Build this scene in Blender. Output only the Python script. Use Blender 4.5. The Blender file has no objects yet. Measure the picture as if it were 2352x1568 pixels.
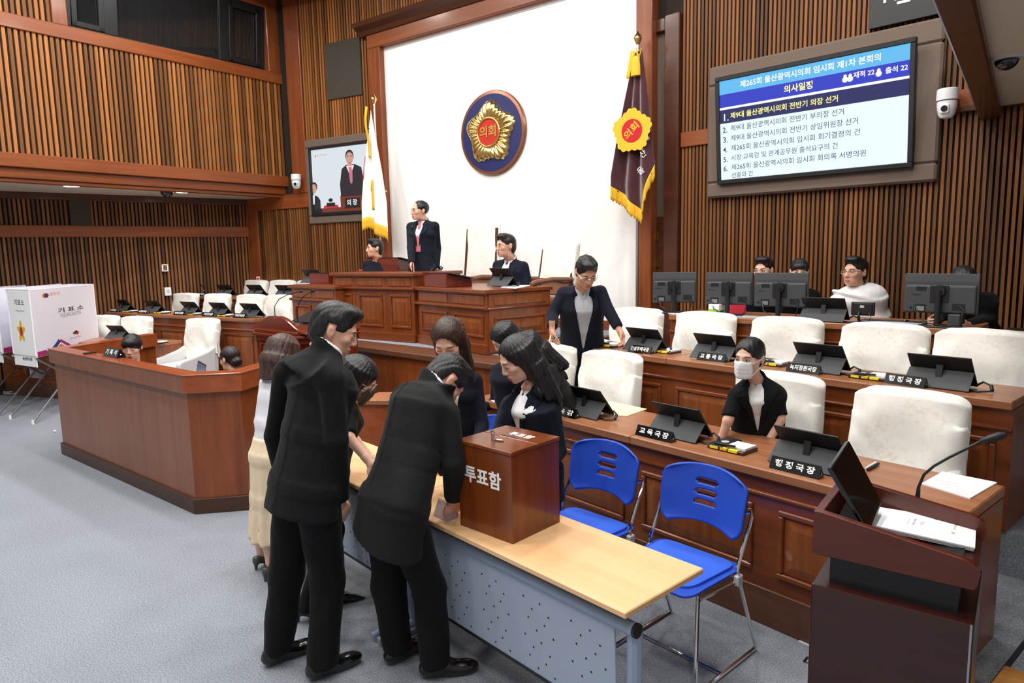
import bpy, bmesh, math, random
from mathutils import Vector, Matrix, Euler, noise
random.seed(7)
SC=bpy.context.scene; COL=SC.collection
# ---------------------------------------------------------------- camera
F=1568.; CX,CY=1176.,784.; H=1.95; YAW=math.radians(37.0)
_d=Vector((1430-CX,12800-CY,F)).normalized()
_z=Vector((0,0,1)); _fh=(_z-_d*_z.dot(_d)).normalized(); _up=-_d; _rt=_fh.cross(_up)
if _rt.x<0: _rt=-_rt
def c2w(v):
    a,b,c=v.dot(_fh),v.dot(_rt),v.dot(_up)
    return Vector((-math.sin(YAW)*a+math.cos(YAW)*b, math.cos(YAW)*a+math.sin(YAW)*b, c))
CAM=Vector((0,0,H))
def ray(px,py): return c2w(Vector((px-CX,py-CY,F)))
def onz(px,py,z):
    r=ray(px,py); return CAM+r*((z-H)/r.z)
def onpl(px,py,p,n):
    r=ray(px,py); return CAM+r*((Vector(p)-CAM).dot(Vector(n))/r.dot(Vector(n)))
def onY(px,py,Y): return onpl(px,py,(0,Y,0),(0,1,0))
def onX(px,py,X): return onpl(px,py,(X,0,0),(1,0,0))
def dep(px,py,d): return CAM+ray(px,py)*(d/F)
cam=bpy.data.cameras.new('camera'); cam.lens=24; cam.sensor_width=36; cam.clip_start=.05; cam.clip_end=60
camo=bpy.data.objects.new('camera',cam); COL.objects.link(camo)
_r=c2w(Vector((1,0,0)));_u=-c2w(Vector((0,1,0)));_f=c2w(Vector((0,0,1)))
camo.matrix_world=Matrix(((_r.x,_u.x,-_f.x,0),(_r.y,_u.y,-_f.y,0),(_r.z,_u.z,-_f.z,H),(0,0,0,1)))
SC.camera=camo
# ---------------------------------------------------------------- world, lights, exposure
w=bpy.data.worlds.new('world'); SC.world=w; w.use_nodes=True
w.node_tree.nodes['Background'].inputs[0].default_value=(1,.98,.95,1)
w.node_tree.nodes['Background'].inputs[1].default_value=.35
SC.view_settings.view_transform='Standard'; SC.view_settings.look='None'
SC.view_settings.exposure=0.0; SC.view_settings.gamma=1; SC.view_settings.use_curve_mapping=False
def area(name,loc,tgt,sx,sy,power,col=(1,.97,.92)):
    l=bpy.data.lights.new(name,'AREA'); l.shape='RECTANGLE'; l.size=sx; l.size_y=sy; l.energy=power; l.color=col
    o=bpy.data.objects.new(name,l); COL.objects.link(o); o.location=loc
    o.rotation_euler=(Vector(tgt)-Vector(loc)).to_track_quat('-Z','Y').to_euler(); return o
ZC=6.3
LX_=(-9,-7,-5,-3,-1,1); LY_=(-1.,1.2,3.2,5.2)
for x in LX_:
    for y in LY_:
        l=bpy.data.lights.new('ceiling_downlight','AREA'); l.shape='DISK'; l.size=.4; l.energy=54; l.color=(1,.97,.93)
        o=bpy.data.objects.new('ceiling_downlight',l); COL.objects.link(o); o.location=(x,y,ZC+.05)
# ---------------------------------------------------------------- materials
MATS={}
def lin(c):
    return tuple(((x/255)/12.92 if x/255<=.04045 else ((x/255+.055)/1.055)**2.4) for x in c)+(1,)
def nodes(name):
    m=bpy.data.materials.new(name); m.use_nodes=True; nt=m.node_tree
    return m,nt,nt.nodes['Principled BSDF'],nt.links
def plain(name,c,rough=.5,metal=0,spec=.5,bump=0,bscale=200,var=0,vscale=30,sheen=0,emit=0,coat=0,trans=0,alpha=1):
    m,nt,b,L=nodes(name); col=lin(c)
    b.inputs['Base Color'].default_value=col; b.inputs['Roughness'].default_value=rough
    b.inputs['Metallic'].default_value=metal; b.inputs['Specular IOR Level'].default_value=spec
    if coat: b.inputs['Coat Weight'].default_value=coat; b.inputs['Coat Roughness'].default_value=.12
    if sheen: b.inputs['Sheen Weight'].default_value=sheen
    if trans: b.inputs['Transmission Weight'].default_value=trans
    if alpha<1: b.inputs['Alpha'].default_value=alpha
    if emit:
        b.inputs['Emission Color'].default_value=col; b.inputs['Emission Strength'].default_value=emit
    tc=nt.nodes.new('ShaderNodeTexCoord')
    if var:
        n=nt.nodes.new('ShaderNodeTexNoise'); n.inputs['Scale'].default_value=vscale; n.inputs['Detail'].default_value=4
        L.new(tc.outputs['Object'],n.inputs['Vector'])
        r=nt.nodes.new('ShaderNodeValToRGB'); r.color_ramp.elements[0].position=.3; r.color_ramp.elements[1].position=.7
        r.color_ramp.elements[0].color=tuple(x*(1-var) for x in col[:3])+(1,)
        r.color_ramp.elements[1].color=tuple(min(1,x*(1+var)) for x in col[:3])+(1,)
        L.new(n.outputs['Fac'],r.inputs[0]); L.new(r.outputs[0],b.inputs['Base Color'])
    if bump:
        n=nt.nodes.new('ShaderNodeTexNoise'); n.inputs['Scale'].default_value=bscale; n.inputs['Detail'].default_value=3
        L.new(tc.outputs['Object'],n.inputs['Vector'])
        bp=nt.nodes.new('ShaderNodeBump'); bp.inputs['Strength'].default_value=bump; bp.inputs['Distance'].default_value=.004
        L.new(n.outputs['Fac'],bp.inputs['Height']); L.new(bp.outputs[0],b.inputs['Normal'])
    MATS[name]=m; return m
def wood(name,c0,c1,rough=.35,axis='Z',scale=1.,coat=.25,rand=0.,spec=.4):
    """wood with grain along an axis of the object; rand>0 lets every object take its own tone"""
    m,nt,b,L=nodes(name)
    tc=nt.nodes.new('ShaderNodeTexCoord'); mp=nt.nodes.new('ShaderNodeMapping')
    s={'X':(.8,14,14),'Y':(14,.8,14),'Z':(14,14,.8)}[axis]; mp.inputs['Scale'].default_value=tuple(x*scale for x in s)
    oi=nt.nodes.new('ShaderNodeObjectInfo')
    L.new(tc.outputs['Object'],mp.inputs['Vector'])
    ad=nt.nodes.new('ShaderNodeVectorMath'); ad.operation='ADD'; L.new(mp.outputs[0],ad.inputs[0])
    sc=nt.nodes.new('ShaderNodeVectorMath'); sc.operation='SCALE'; sc.inputs['Scale'].default_value=37.
    cv=nt.nodes.new('ShaderNodeCombineXYZ')
    for i in range(3): L.new(oi.outputs['Random'],cv.inputs[i])
    L.new(cv.outputs[0],sc.inputs[0]); L.new(sc.outputs[0],ad.inputs[1])
    n=nt.nodes.new('ShaderNodeTexNoise'); n.inputs['Scale'].default_value=1.6; n.inputs['Detail'].default_value=6; n.inputs['Roughness'].default_value=.6
    L.new(ad.outputs[0],n.inputs['Vector'])
    r=nt.nodes.new('ShaderNodeValToRGB'); r.color_ramp.elements[0].position=.28; r.color_ramp.elements[1].position=.72
    r.color_ramp.elements[0].color=lin(c0); r.color_ramp.elements[1].color=lin(c1)
    L.new(n.outputs['Fac'],r.inputs[0]); out=r.outputs[0]
    if rand:
        h=nt.nodes.new('ShaderNodeHueSaturation'); mr=nt.nodes.new('ShaderNodeMapRange')
        mr.inputs['To Min'].default_value=1-rand; mr.inputs['To Max'].default_value=1+rand*.75
        L.new(oi.outputs['Random'],mr.inputs['Value']); L.new(mr.outputs[0],h.inputs['Value'])
        h.inputs['Saturation'].default_value=1.; L.new(out,h.inputs['Color']); out=h.outputs[0]
    L.new(out,b.inputs['Base Color']); b.inputs['Roughness'].default_value=rough
    b.inputs['Specular IOR Level'].default_value=spec
    if coat: b.inputs['Coat Weight'].default_value=coat; b.inputs['Coat Roughness'].default_value=.15
    bp=nt.nodes.new('ShaderNodeBump'); bp.inputs['Strength'].default_value=.08; bp.inputs['Distance'].default_value=.002
    L.new(n.outputs['Fac'],bp.inputs['Height']); L.new(bp.outputs[0],b.inputs['Normal'])
    MATS[name]=m; return m
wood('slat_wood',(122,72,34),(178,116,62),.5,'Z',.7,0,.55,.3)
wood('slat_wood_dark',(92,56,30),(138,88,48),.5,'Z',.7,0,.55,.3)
wood('beam_x',(118,58,24),(150,80,38),.4,'X',.6,.15)
wood('beam_y',(118,58,24),(150,80,38),.4,'Y',.6,.15)
wood('beam_z',(112,54,24),(146,78,40),.4,'Z',.6,.15)
wood('beam_dark',(66,34,20),(86,46,28),.4,'X',.6,.2)
wood('desk_x',(104,48,18),(140,72,32),.32,'X',.6,.3)
wood('desk_z',(104,48,18),(142,74,33),.32,'Z',.6,.3)
wood('desk_panel',(110,54,20),(152,84,40),.32,'Z',.8,.3)
wood('worktop',(138,86,54),(168,112,76),.38,'X',.8,.2)
wood('plinth',(84,50,32),(108,68,46),.45,'X',.7,.1)
wood('steno_wood',(116,66,40),(140,84,54),.38,'Z',.5,.2)
wood('steno_top',(128,58,26),(160,82,42),.3,'X',.5,.3)
wood('steno_base',(58,34,24),(76,46,32),.45,'X',.6,.1)
wood('lectern_wood',(70,26,16),(98,38,20),.28,'X',.5,.35)
wood('lectern_dark',(44,18,16),(62,26,20),.3,'X',.5,.35)
wood('rostrum_wood',(86,26,10),(124,46,20),.22,'X',.5,.5)
wood('ballot_wood',(96,42,14),(130,66,26),.26,'Z',.6,.4)
wood('beech',(228,178,126),(240,196,148),.4,'X',.5,.1)
wood('step_wood',(168,112,52),(192,136,72),.4,'X',.6,.2)
wood('chair_wood',(74,42,26),(100,60,38),.35,'Z',.8,.2)
plain('backing',(34,22,14),.9)
plain('white_wall',(250,249,246),.85,bump=.05,bscale=60)
plain('stucco',(196,184,166),.95,bump=.8,bscale=160)
plain('ceiling_dark',(86,84,82),.95)
plain('fabric_panel',(66,60,50),.95,bump=.4,bscale=500)
plain('fabric_frame',(108,92,82),.85,bump=.3,bscale=400,var=.06,vscale=120)
plain('black_metal',(26,27,29),.4,spec=.5)
plain('black_plastic',(24,25,27),.45)
plain('dark_plastic',(62,64,68),.5,bump=.15,bscale=900)
plain('folio_black',(20,20,22),.5,bump=.1,bscale=900)
plain('folio_grey',(64,66,69),.65,bump=.2,bscale=900)
plain('gloss_black',(10,11,12),.12,coat=.6)
plain('white_paint',(246,246,244),.6)
plain('white_plastic',(236,238,240),.35)
plain('grey_plastic',(190,194,198),.4)
plain('paper',(248,249,252),.8)
plain('manila',(236,220,178),.8)
plain('ink',(40,42,50),.8); plain('ink_light',(150,152,160),.8)
plain('chrome',(222,224,226),.1,1)
plain('steel',(206,208,210),.25,1)
plain('alu',(170,174,178),.35,.8)
plain('gold',(236,206,132),.22,1)
plain('gold_deep',(214,160,84),.35,.5)
plain('emblem_red',(190,36,10),.5)
plain('emblem_navy',(26,34,92),.45)
plain('copper_rim',(150,100,78),.25,.6)
plain('blue_plastic',(40,78,190),.42,spec=.4)
plain('blue_cushion',(46,98,222),.8,bump=.15,bscale=700)
plain('table_grey',(168,182,202),.45,spec=.4)
plain('table_frame',(150,165,188),.4,spec=.5)
plain('hole',(12,12,14),.9)
plain('gold_cloth',(236,184,40),.7,bump=.5,bscale=300)
plain('velvet',(66,10,24),.85,sheen=.6,bump=.2,bscale=90)
plain('flag_white',(246,246,244),.8); plain('flag_red',(196,20,34),.8); plain('flag_blue',(20,60,150),.8)
plain('yellow',(240,226,40),.6); plain('sticky',(240,226,130),.8)
plain('green_print',(140,205,50),.6); plain('magenta',(176,40,110),.6); plain('orange',(240,130,40),.6); plain('purple',(90,60,140),.6); plain('green',(40,130,70),.6)
plain('pinkred',(214,50,80),.6)
plain('booth_white',(238,236,248),.7); plain('booth_cloth',(246,247,248),.85,bump=.2,bscale=40)
plain('brass',(180,150,80),.3,1)
def carpet():
    m,nt,b,L=nodes('carpet'); tc=nt.nodes.new('ShaderNodeTexCoord')
    n=nt.nodes.new('ShaderNodeTexNoise'); n.inputs['Scale'].default_value=130; n.inputs['Detail'].default_value=5; n.inputs['Roughness'].default_value=.75
    n2=nt.nodes.new('ShaderNodeTexNoise'); n2.inputs['Scale'].default_value=1.2; n2.inputs['Detail'].default_value=3
    L.new(tc.outputs['Object'],n.inputs['Vector']); L.new(tc.outputs['Object'],n2.inputs['Vector'])
    r=nt.nodes.new('ShaderNodeValToRGB'); r.color_ramp.elements[0].position=.34; r.color_ramp.elements[1].position=.66
    r.color_ramp.elements[0].color=lin((104,110,122)); r.color_ramp.elements[1].color=lin((176,182,190))
    L.new(n.outputs['Fac'],r.inputs[0])
    mx=nt.nodes.new('ShaderNodeMix'); mx.data_type='RGBA'; mx.blend_type='MULTIPLY'; mx.inputs[0].default_value=.25
    L.new(r.outputs[0],mx.inputs[6]); L.new(n2.outputs['Fac'],mx.inputs[7]); L.new(mx.outputs[2],b.inputs['Base Color'])
    b.inputs['Roughness'].default_value=.95; b.inputs['Specular IOR Level'].default_value=.15
    bp=nt.nodes.new('ShaderNodeBump'); bp.inputs['Strength'].default_value=.5; bp.inputs['Distance'].default_value=.006
    L.new(n.outputs['Fac'],bp.inputs['Height']); L.new(bp.outputs[0],b.inputs['Normal']); MATS['carpet']=m
carpet()
def cover():
    m,nt,b,L=nodes('chair_cover'); tc=nt.nodes.new('ShaderNodeTexCoord')
    v=nt.nodes.new('ShaderNodeTexVoronoi'); v.inputs['Scale'].default_value=44
    n=nt.nodes.new('ShaderNodeTexNoise'); n.inputs['Scale'].default_value=5; n.inputs['Detail'].default_value=3
    L.new(tc.outputs['Object'],v.inputs['Vector']); L.new(tc.outputs['Object'],n.inputs['Vector'])
    mt=nt.nodes.new('ShaderNodeMath'); mt.operation='MULTIPLY'; L.new(v.outputs['Distance'],mt.inputs[0]); L.new(n.outputs['Fac'],mt.inputs[1])
    r=nt.nodes.new('ShaderNodeValToRGB'); r.color_ramp.elements[0].position=.3; r.color_ramp.elements[1].position=.6
    r.color_ramp.elements[0].color=lin((247,245,238)); r.color_ramp.elements[1].color=lin((236,229,214))
    L.new(mt.outputs[0],r.inputs[0]); L.new(r.outputs[0],b.inputs['Base Color']); b.inputs['Roughness'].default_value=.8
    bp=nt.nodes.new('ShaderNodeBump'); bp.inputs['Strength'].default_value=.35; bp.inputs['Distance'].default_value=.01
    n3=nt.nodes.new('ShaderNodeTexNoise'); n3.inputs['Scale'].default_value=9; n3.inputs['Detail'].default_value=4
    L.new(tc.outputs['Object'],n3.inputs['Vector']); L.new(n3.outputs['Fac'],bp.inputs['Height']); L.new(bp.outputs[0],b.inputs['Normal']); MATS['chair_cover']=m
cover()
plain('chair_grey',(214,213,214),.75,bump=.15,bscale=500)
plain('chair_brown',(128,88,66),.8,bump=.2,bscale=300)
def glass():
    m,nt,b,L=nodes('dark_glass'); b.inputs['Base Color'].default_value=lin((30,32,34)); b.inputs['Roughness'].default_value=.03
    b.inputs['Specular IOR Level'].default_value=.9; b.inputs['Coat Weight'].default_value=.5; b.inputs['Coat Roughness'].default_value=.02; MATS['dark_glass']=m
glass()
def emitm(name,c,s):
    m,nt,b,L=nodes(name); b.inputs['Base Color'].default_value=(0.02,.02,.02,1); b.inputs['Roughness'].default_value=.25
    b.inputs['Emission Color'].default_value=lin(c); b.inputs['Emission Strength'].default_value=s; MATS[name]=m
emitm('lamp',(255,250,240),14)
# ---------------------------------------------------------------- helpers
def tag(o,label=None,cat=None,group=None,kind=None):
    if label: o['label']=label
    if cat: o['category']=cat
    if group: o['group']=group
    if kind: o['kind']=kind
    return o
def empty(name,loc=(0,0,0),rz=0,label=None,cat=None,group=None,kind=None):
    o=bpy.data.objects.new(name,None); COL.objects.link(o); o.location=loc; o.rotation_euler=(0,0,rz); o.empty_display_size=.1
    return tag(o,label,cat,group,kind)
class MB:
    def __init__(s): s.v=[];s.f=[]
    def add(s,vs,fs):
        k=len(s.v); s.v+= [Vector(q) for q in vs]; s.f+=[tuple(i+k for i in f) for f in fs]; return s
    def box(s,x0,x1,y0,y1,z0,z1):
        return s.add([(x0,y0,z0),(x1,y0,z0),(x1,y1,z0),(x0,y1,z0),(x0,y0,z1),(x1,y0,z1),(x1,y1,z1),(x0,y1,z1)],
          [(0,3,2,1),(4,5,6,7),(0,1,5,4),(1,2,6,5),(2,3,7,6),(3,0,4,7)])
    def prism(s,poly,z0,z1):
        n=len(poly); a=sum(poly[i][0]*poly[(i+1)%n][1]-poly[(i+1)%n][0]*poly[i][1] for i in range(n))
        if a<0: poly=poly[::-1]
        return s.add([(x,y,z0) for x,y in poly]+[(x,y,z1) for x,y in poly],
          [tuple(range(n))[::-1],tuple(range(n,2*n))]+[(i,(i+1)%n,n+(i+1)%n,n+i) for i in range(n)])
    def exx(s,prof,x0,x1):   # profile in (y,z) swept along x
        n=len(prof); a=sum(prof[i][0]*prof[(i+1)%n][1]-prof[(i+1)%n][0]*prof[i][1] for i in range(n))
        if a<0: prof=prof[::-1]
        return s.add([(x0,y,z) for y,z in prof]+[(x1,y,z) for y,z in prof],
          [tuple(range(n))[::-1],tuple(range(n,2*n))]+[(i,(i+1)%n,n+(i+1)%n,n+i) for i in range(n)])
    def exy(s,prof,y0,y1):   # profile in (x,z) swept along y
        n=len(prof); a=sum(prof[i][0]*prof[(i+1)%n][1]-prof[(i+1)%n][0]*prof[i][1] for i in range(n))
        if a>0: prof=prof[::-1]
        return s.add([(x,y0,z) for x,z in prof]+[(x,y1,z) for x,z in prof],
          [tuple(range(n))[::-1],tuple(range(n,2*n))]+[(i,(i+1)%n,n+(i+1)%n,n+i) for i in range(n)])
    def rings(s,rs,cap=True,closed=True):
        n=len(rs[0]); k=len(s.v)
        for r in rs: s.v+=[Vector(q) for q in r]
        for i in range(len(rs)-1):
            for j in range(n if closed else n-1):
                a=k+i*n+j; b=k+i*n+(j+1)%n; s.f.append((a,b,b+n,a+n))
        if cap and closed:
            s.f.append(tuple(range(k,k+n))[::-1]); s.f.append(tuple(range(k+(len(rs)-1)*n,k+len(rs)*n)))
        return s
    def tube(s,pts,r,n=8,cap=True):
        pts=[Vector(p) for p in pts]; rs=[]; m=len(pts); rr=r if isinstance(r,(list,tuple)) else [r]*m
        up=None
        for i,p in enumerate(pts):
            t=(pts[min(i+1,m-1)]-pts[max(i-1,0)])
            if t.length<1e-9: t=Vector((0,0,1))
            t.normalize()
            if up is None: up=Vector((0,0,1)) if abs(t.z)<.9 else Vector((1,0,0))
            x=(up-t*up.dot(t)); 
            if x.length<1e-5: x=t.orthogonal()
            x.normalize(); yv=t.cross(x); up=x
            rs.append([p+(x*math.cos(2*math.pi*j/n)+yv*math.sin(2*math.pi*j/n))*rr[i] for j in range(n)])
        return s.rings(rs,cap)
    def cyl(s,p0,p1,r0,r1=None,n=12): return s.tube([p0,p1],[r0,r0 if r1 is None else r1],n)
    def sph(s,c,r,nu=14,nv=9,R=None):
        c=Vector(c); r=(r,r,r) if not isinstance(r,(tuple,list)) else r; rs=[]
        for i in range(nv+1):
            t=math.pi*min(max(i/nv,.02),.98); q=[]
            for j in range(nu):
                a=2*math.pi*j/nu; d=Vector((r[0]*math.sin(t)*math.cos(a),r[1]*math.sin(t)*math.sin(a),-r[2]*math.cos(t)))
                if R: d=R@d
                q.append(c+d)
            rs.append(q)
        return s.rings(rs,True)
    def disc(s,c,n,r,seg=24):
        c=Vector(c); n=Vector(n).normalized(); x=n.orthogonal().normalized(); y=n.cross(x)
        return s.add([c+x*r*math.cos(2*math.pi*i/seg)+y*r*math.sin(2*math.pi*i/seg) for i in range(seg)],[tuple(range(seg))])
    def quad(s,a,b,c,d): return s.add([a,b,c,d],[(0,1,2,3)])
    def xf(s,M,k0=0):
        for i in range(k0,len(s.v)): s.v[i]=M@s.v[i]
        return s
    def build(s,name,mat,parent=None,smooth=False,bevel=0,seg=1,sub=0,loc=None,rz=None):
        me=bpy.data.meshes.new(name); bm=bmesh.new(); vs=[bm.verts.new(v) for v in s.v]
        for f in s.f:
            try: bm.faces.new([vs[i] for i in f])
            except ValueError: pass
        bmesh.ops.recalc_face_normals(bm,faces=bm.faces)
        if bevel:
            es=[e for e in bm.edges if len(e.link_faces)==2 and e.calc_face_angle(0)>.5]
            bmesh.ops.bevel(bm,geom=es,offset=bevel,segments=seg,affect='EDGES',clamp_overlap=True,profile=.5)
        if smooth is True:
            for f in bm.faces: f.smooth=True
        bm.to_mesh(me); bm.free(); return mobj(name,me,mat,parent,loc,rz,sub,smooth)
def mobj(name,me,mat,parent=None,loc=None,rz=None,sub=0,smooth=False):
    o=bpy.data.objects.new(name,me); COL.objects.link(o)
    if len(me.materials)==0: me.materials.append(MATS[mat] if isinstance(mat,str) else mat)
    if parent: o.parent=parent
    if loc is not None: o.location=loc
    if rz is not None: o.rotation_euler=(0,0,rz)
    if sub:
        md=o.modifiers.new('s','SUBSURF'); md.levels=sub; md.render_levels=sub
    if smooth=='auto':
        for p in me.polygons: p.use_smooth=True
        me.set_sharp_from_angle(angle=.6)
    return o
def bx(name,mat,parent,x0,x1,y0,y1,z0,z1,bevel=0,seg=1): return MB().box(x0,x1,y0,y1,z0,z1).build(name,mat,parent,bevel=bevel,seg=seg)
def fr(o,u,v=None):
    """matrix with origin o, x axis u (horizontal in-plane), z axis up, y axis away from the viewer side"""
    u=Vector(u).normalized(); z=Vector((0,0,1)) if v is None else Vector(v).normalized(); y=z.cross(u)
    return Matrix(((u.x,y.x,z.x,o[0]),(u.y,y.y,z.y,o[1]),(u.z,y.z,z.z,o[2]),(0,0,0,1)))
_tc={}
def pretext(keys):
    """turn all lettering into flat meshes in one go"""
    obs=[]
    for s,bold,align in keys:
        c=bpy.data.curves.new('t','FONT'); c.body=s; c.size=1; c.align_x=align; c.align_y='CENTER'; c.offset=bold; c.extrude=0; c.resolution_u=3
        o=bpy.data.objects.new('t',c); COL.objects.link(o); obs.append((s,bold,align,o,c))
    dg=bpy.context.evaluated_depsgraph_get(); dg.update()
    for s,bold,align,o,c in obs:
        me=bpy.data.meshes.new_from_object(o.evaluated_get(dg))
        _tc[(s,bold,align)]=[(v.co.x,v.co.y) for v in me.vertices],[tuple(p.vertices) for p in me.polygons]; bpy.data.meshes.remove(me)
    for s,bold,align,o,c in obs: bpy.data.objects.remove(o); bpy.data.curves.remove(c)
def text(name,s,size,mat,parent,M,bold=0,ext=.0006,width=None,align='CENTER',height=None,squash=1):
    """flat lettering: local x right, local z up, facing local -y"""
    key=(s,bold,align)
    if key not in _tc: pretext([key])
    vs,fs=_tc[key]
    if not vs: return None
    sx=sy=size
    if width:
        wv=max(v[0] for v in vs)-min(v[0] for v in vs); sx=width/wv; 
        if height: sy=height/(max(v[1] for v in vs)-min(v[1] for v in vs))
        else: sy=sx*squash
    mb=MB(); mb.add([(x*sx,-ext,y*sy) for x,y in vs],fs)
    me=bpy.data.meshes.new(name); me.from_pydata([M@v for v in mb.v],[],mb.f); 
    return mobj(name,me,mat,parent)
pretext([('의회', 0.03, 'CENTER'), ('투표함', 0.028, 'CENTER'), ('교 육 감', 0.03, 'CENTER'), ('교 육 국 장', 0.03, 'CENTER'), ('행 정 국 장', 0.03, 'CENTER'), ('시민건강국장', 0.022, 'CENTER'), ('건설주택국장', 0.022, 'CENTER'), ('교 통 국 장', 0.03, 'CENTER'), ('녹지정원국장', 0.022, 'CENTER'), ('시민소통담당관', 0.022, 'CENTER'), ('소방본부장', 0.022, 'CENTER'), ('경제산업실장', 0.022, 'CENTER'), ('시민안전실장', 0.022, 'CENTER'), ('기획조정실장', 0.022, 'CENTER'), ('환경국장', 0.022, 'CENTER'), ('수소산업국장', 0.022, 'CENTER'), ('도시국장', 0.022, 'CENTER'), ('SAMSUNG', 0.02, 'CENTER'), ('깨끗한나라', 0, 'CENTER'), ('의 장', 0.03, 'CENTER'), ('의사입법담당관', 0.02, 'CENTER'), ('사무처장', 0.02, 'CENTER'), ('투표용지 수령확인', 0, 'CENTER'), ('제9대 울산광역시의회 전반기', 0, 'CENTER'), ('울산광역시의회', 0, 'CENTER'), ('본회의', 0, 'CENTER'), ('기 록 석', 0.012, 'CENTER'), ('제265회 울산광역시의회 임시회 제1차 본회의', 0.02, 'CENTER'), ('의사일정', 0.03, 'CENTER'), ('재적 22', 0.02, 'LEFT'), ('출석 22', 0.02, 'LEFT'), ('1.', 0.01, 'LEFT'), ('제9대 울산광역시의회 전반기 의장 선거', 0.02, 'LEFT'), ('2.', 0.01, 'LEFT'), ('제9대 울산광역시의회 전반기 부의장 선거', 0, 'LEFT'), ('3.', 0.01, 'LEFT'), ('제9대 울산광역시의회 전반기 상임위원장 선거', 0, 'LEFT'), ('4.', 0.01, 'LEFT'), ('제265회 울산광역시의회 임시회 회기결정의 건', 0, 'LEFT'), ('5.', 0.01, 'LEFT'), ('시장·교육감 및 관계공무원 출석요구의 건', 0, 'LEFT'), ('6.', 0.01, 'LEFT'), ('제265회 울산광역시의회 임시회 회의록 서명의원', 0, 'LEFT'), ('선출의 건', 0.0, 'LEFT'), ('의 장', 0.02, 'CENTER'), ('의회', 0.02, 'CENTER'), ('울', 0, 'CENTER'), ('산', 0, 'CENTER'), ('광', 0, 'CENTER'), ('기 표 소', 0.02, 'CENTER'), ('POLLING BOOTH', 0, 'CENTER'), ('아름다운 선거', 0, 'CENTER'), ('울산광역시선거관리위원회', 0, 'CENTER'), ('기표소', 0.01, 'CENTER'), ('Polling Booth', 0, 'CENTER'), ('울산광역시의회', 0.02, 'CENTER')])
def copy_tree(o,parent=None):
    c=o.copy(); COL.objects.link(c)
    if parent: c.parent=parent
    for ch in list(o.children):
        copy_tree(ch,c)
    return c
NT=[0]
def trim(mb,mat,bevel=.006,parent=None,label=None):
    NT[0]+=1; o=mb.build('trim_%d'%NT[0],mat,parent,bevel=bevel); o['kind']='structure'
    if label: o['label']=label
    return o
# ================================================================ setting
YW=7.6; XG=-10.35
# floor
o=MB().box(-16,4,-3,9,-.1,0).build('floor','carpet'); tag(o,'blue grey carpet covering the chamber floor',kind='structure')
SLAT=None
def slat_mesh():
    global SLAT
    if SLAT is None:
        SLAT=MB().box(-.5,.5,-1,0,0,1).build('slat','slat_wood'); me=SLAT.data; bpy.data.objects.remove(SLAT); SLAT=me
    return SLAT
_sd={}
def slats(parent,p,u,L,z0,z1,pitch,wr=.58,dp=.028,mat='slat_wood',skip=None,start=0.):
    """upright slats on a wall: p start point (xy), u direction, slats stand proud on the left-hand side of u"""
    me=slat_mesh()
    if mat not in _sd:
        m2=me.copy(); m2.materials.clear(); m2.materials.append(MATS[mat]); _sd[mat]=m2
    me=_sd[mat]; u=Vector((u[0],u[1],0)).normalized(); a=math.atan2(u.y,u.x); n=int((L-start)/pitch)
    for i in range(n):
        s=start+(i+.5)*pitch
        if skip and skip(s): continue
        o=bpy.data.objects.new('slat',me); COL.objects.link(o); o.parent=parent
        o.location=(p[0]+u.x*s,p[1]+u.y*s,z0); o.rotation_euler=(0,0,a); o.scale=(pitch*wr,dp,z1-z0)
def wallbox(name,p0,p1,z0,z1,th,mat,label):
    """wall slab whose front face runs p0->p1 (front on the right-hand side seen from above is -y of the frame)"""
    p0=Vector((p0[0],p0[1],0));p1=Vector((p1[0],p1[1],0)); u=(p1-p0).normalized(); y=Vector((0,0,1)).cross(u); q=[p0,p1,p1+y*th,p0+y*th]
    o=MB().prism([(v.x,v.y) for v in q],z0,z1).build(name,mat); return tag(o,label,kind='structure')
def band(p0,p1,z0,z1,out,mat,bevel=.008,back=.02):
    """horizontal board on a wall, front face standing 'out' in front of the line p0->p1"""
    p0=Vector((p0[0],p0[1],0));p1=Vector((p1[0],p1[1],0)); u=(p1-p0); L=u.length; u.normalize(); 
    M=fr((p0.x,p0.y,0),u); mb=MB().box(0,L,-out,back,z0,z1)
    NT[0]+=1; me=mb.build('trim_%d'%NT[0],mat,bevel=bevel); me.matrix_world=M; me['kind']='structure'; return me
# ---- back wall (white panel)
pTL=onY(881,110,YW); XL=pTL.x; zT=pTL.z; XR=onY(1460,300,YW).x
XLo=onY(857,200,YW).x
wall_back=wallbox('wall_back',(XLo-.1,YW),(XR+.06,YW),0,6.6,.2,'white_wall','white plastered wall panel behind the chairman')
AX=(XL+XR)/2
band((XLo,YW),(XL,YW),.95,zT,.10,'beam_z')
band((XLo,YW),(XR,YW),zT,zT+.22,.10,'beam_x')
# moulded cornice over the panel
M=fr((0,YW,0),(1,0,0)); mb=MB(); prof=[(.0,zT+.2),(-.12,zT+.2),(-.15,zT+.26),(-.24,zT+.31),(-.26,zT+.37),(.0,zT+.37)]
mb.exx([(y,z) for y,z in prof],XLo-.14,XR+.3); o=trim(mb,'beam_dark',.004); o.matrix_world=M
band((XLo-.1,YW-.02),(XR+.5,YW-.02),zT+.37,6.6,.03,'backing',0)
for i in range(0,1): pass
up=empty('wall_back_upper',(0,0,0)); tag(up,'slatted strip of back wall above the white panel',kind='structure')
slats(up,(XLo-.1,YW-.05),(1,0),XR-XLo+.5,zT+.37,6.6,.056)
bb=MB().box(XL,XR,YW-.025,YW,.95,1.07).build('baseboard_back','beam_x',bevel=.004); tag(bb,kind='structure')
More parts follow.
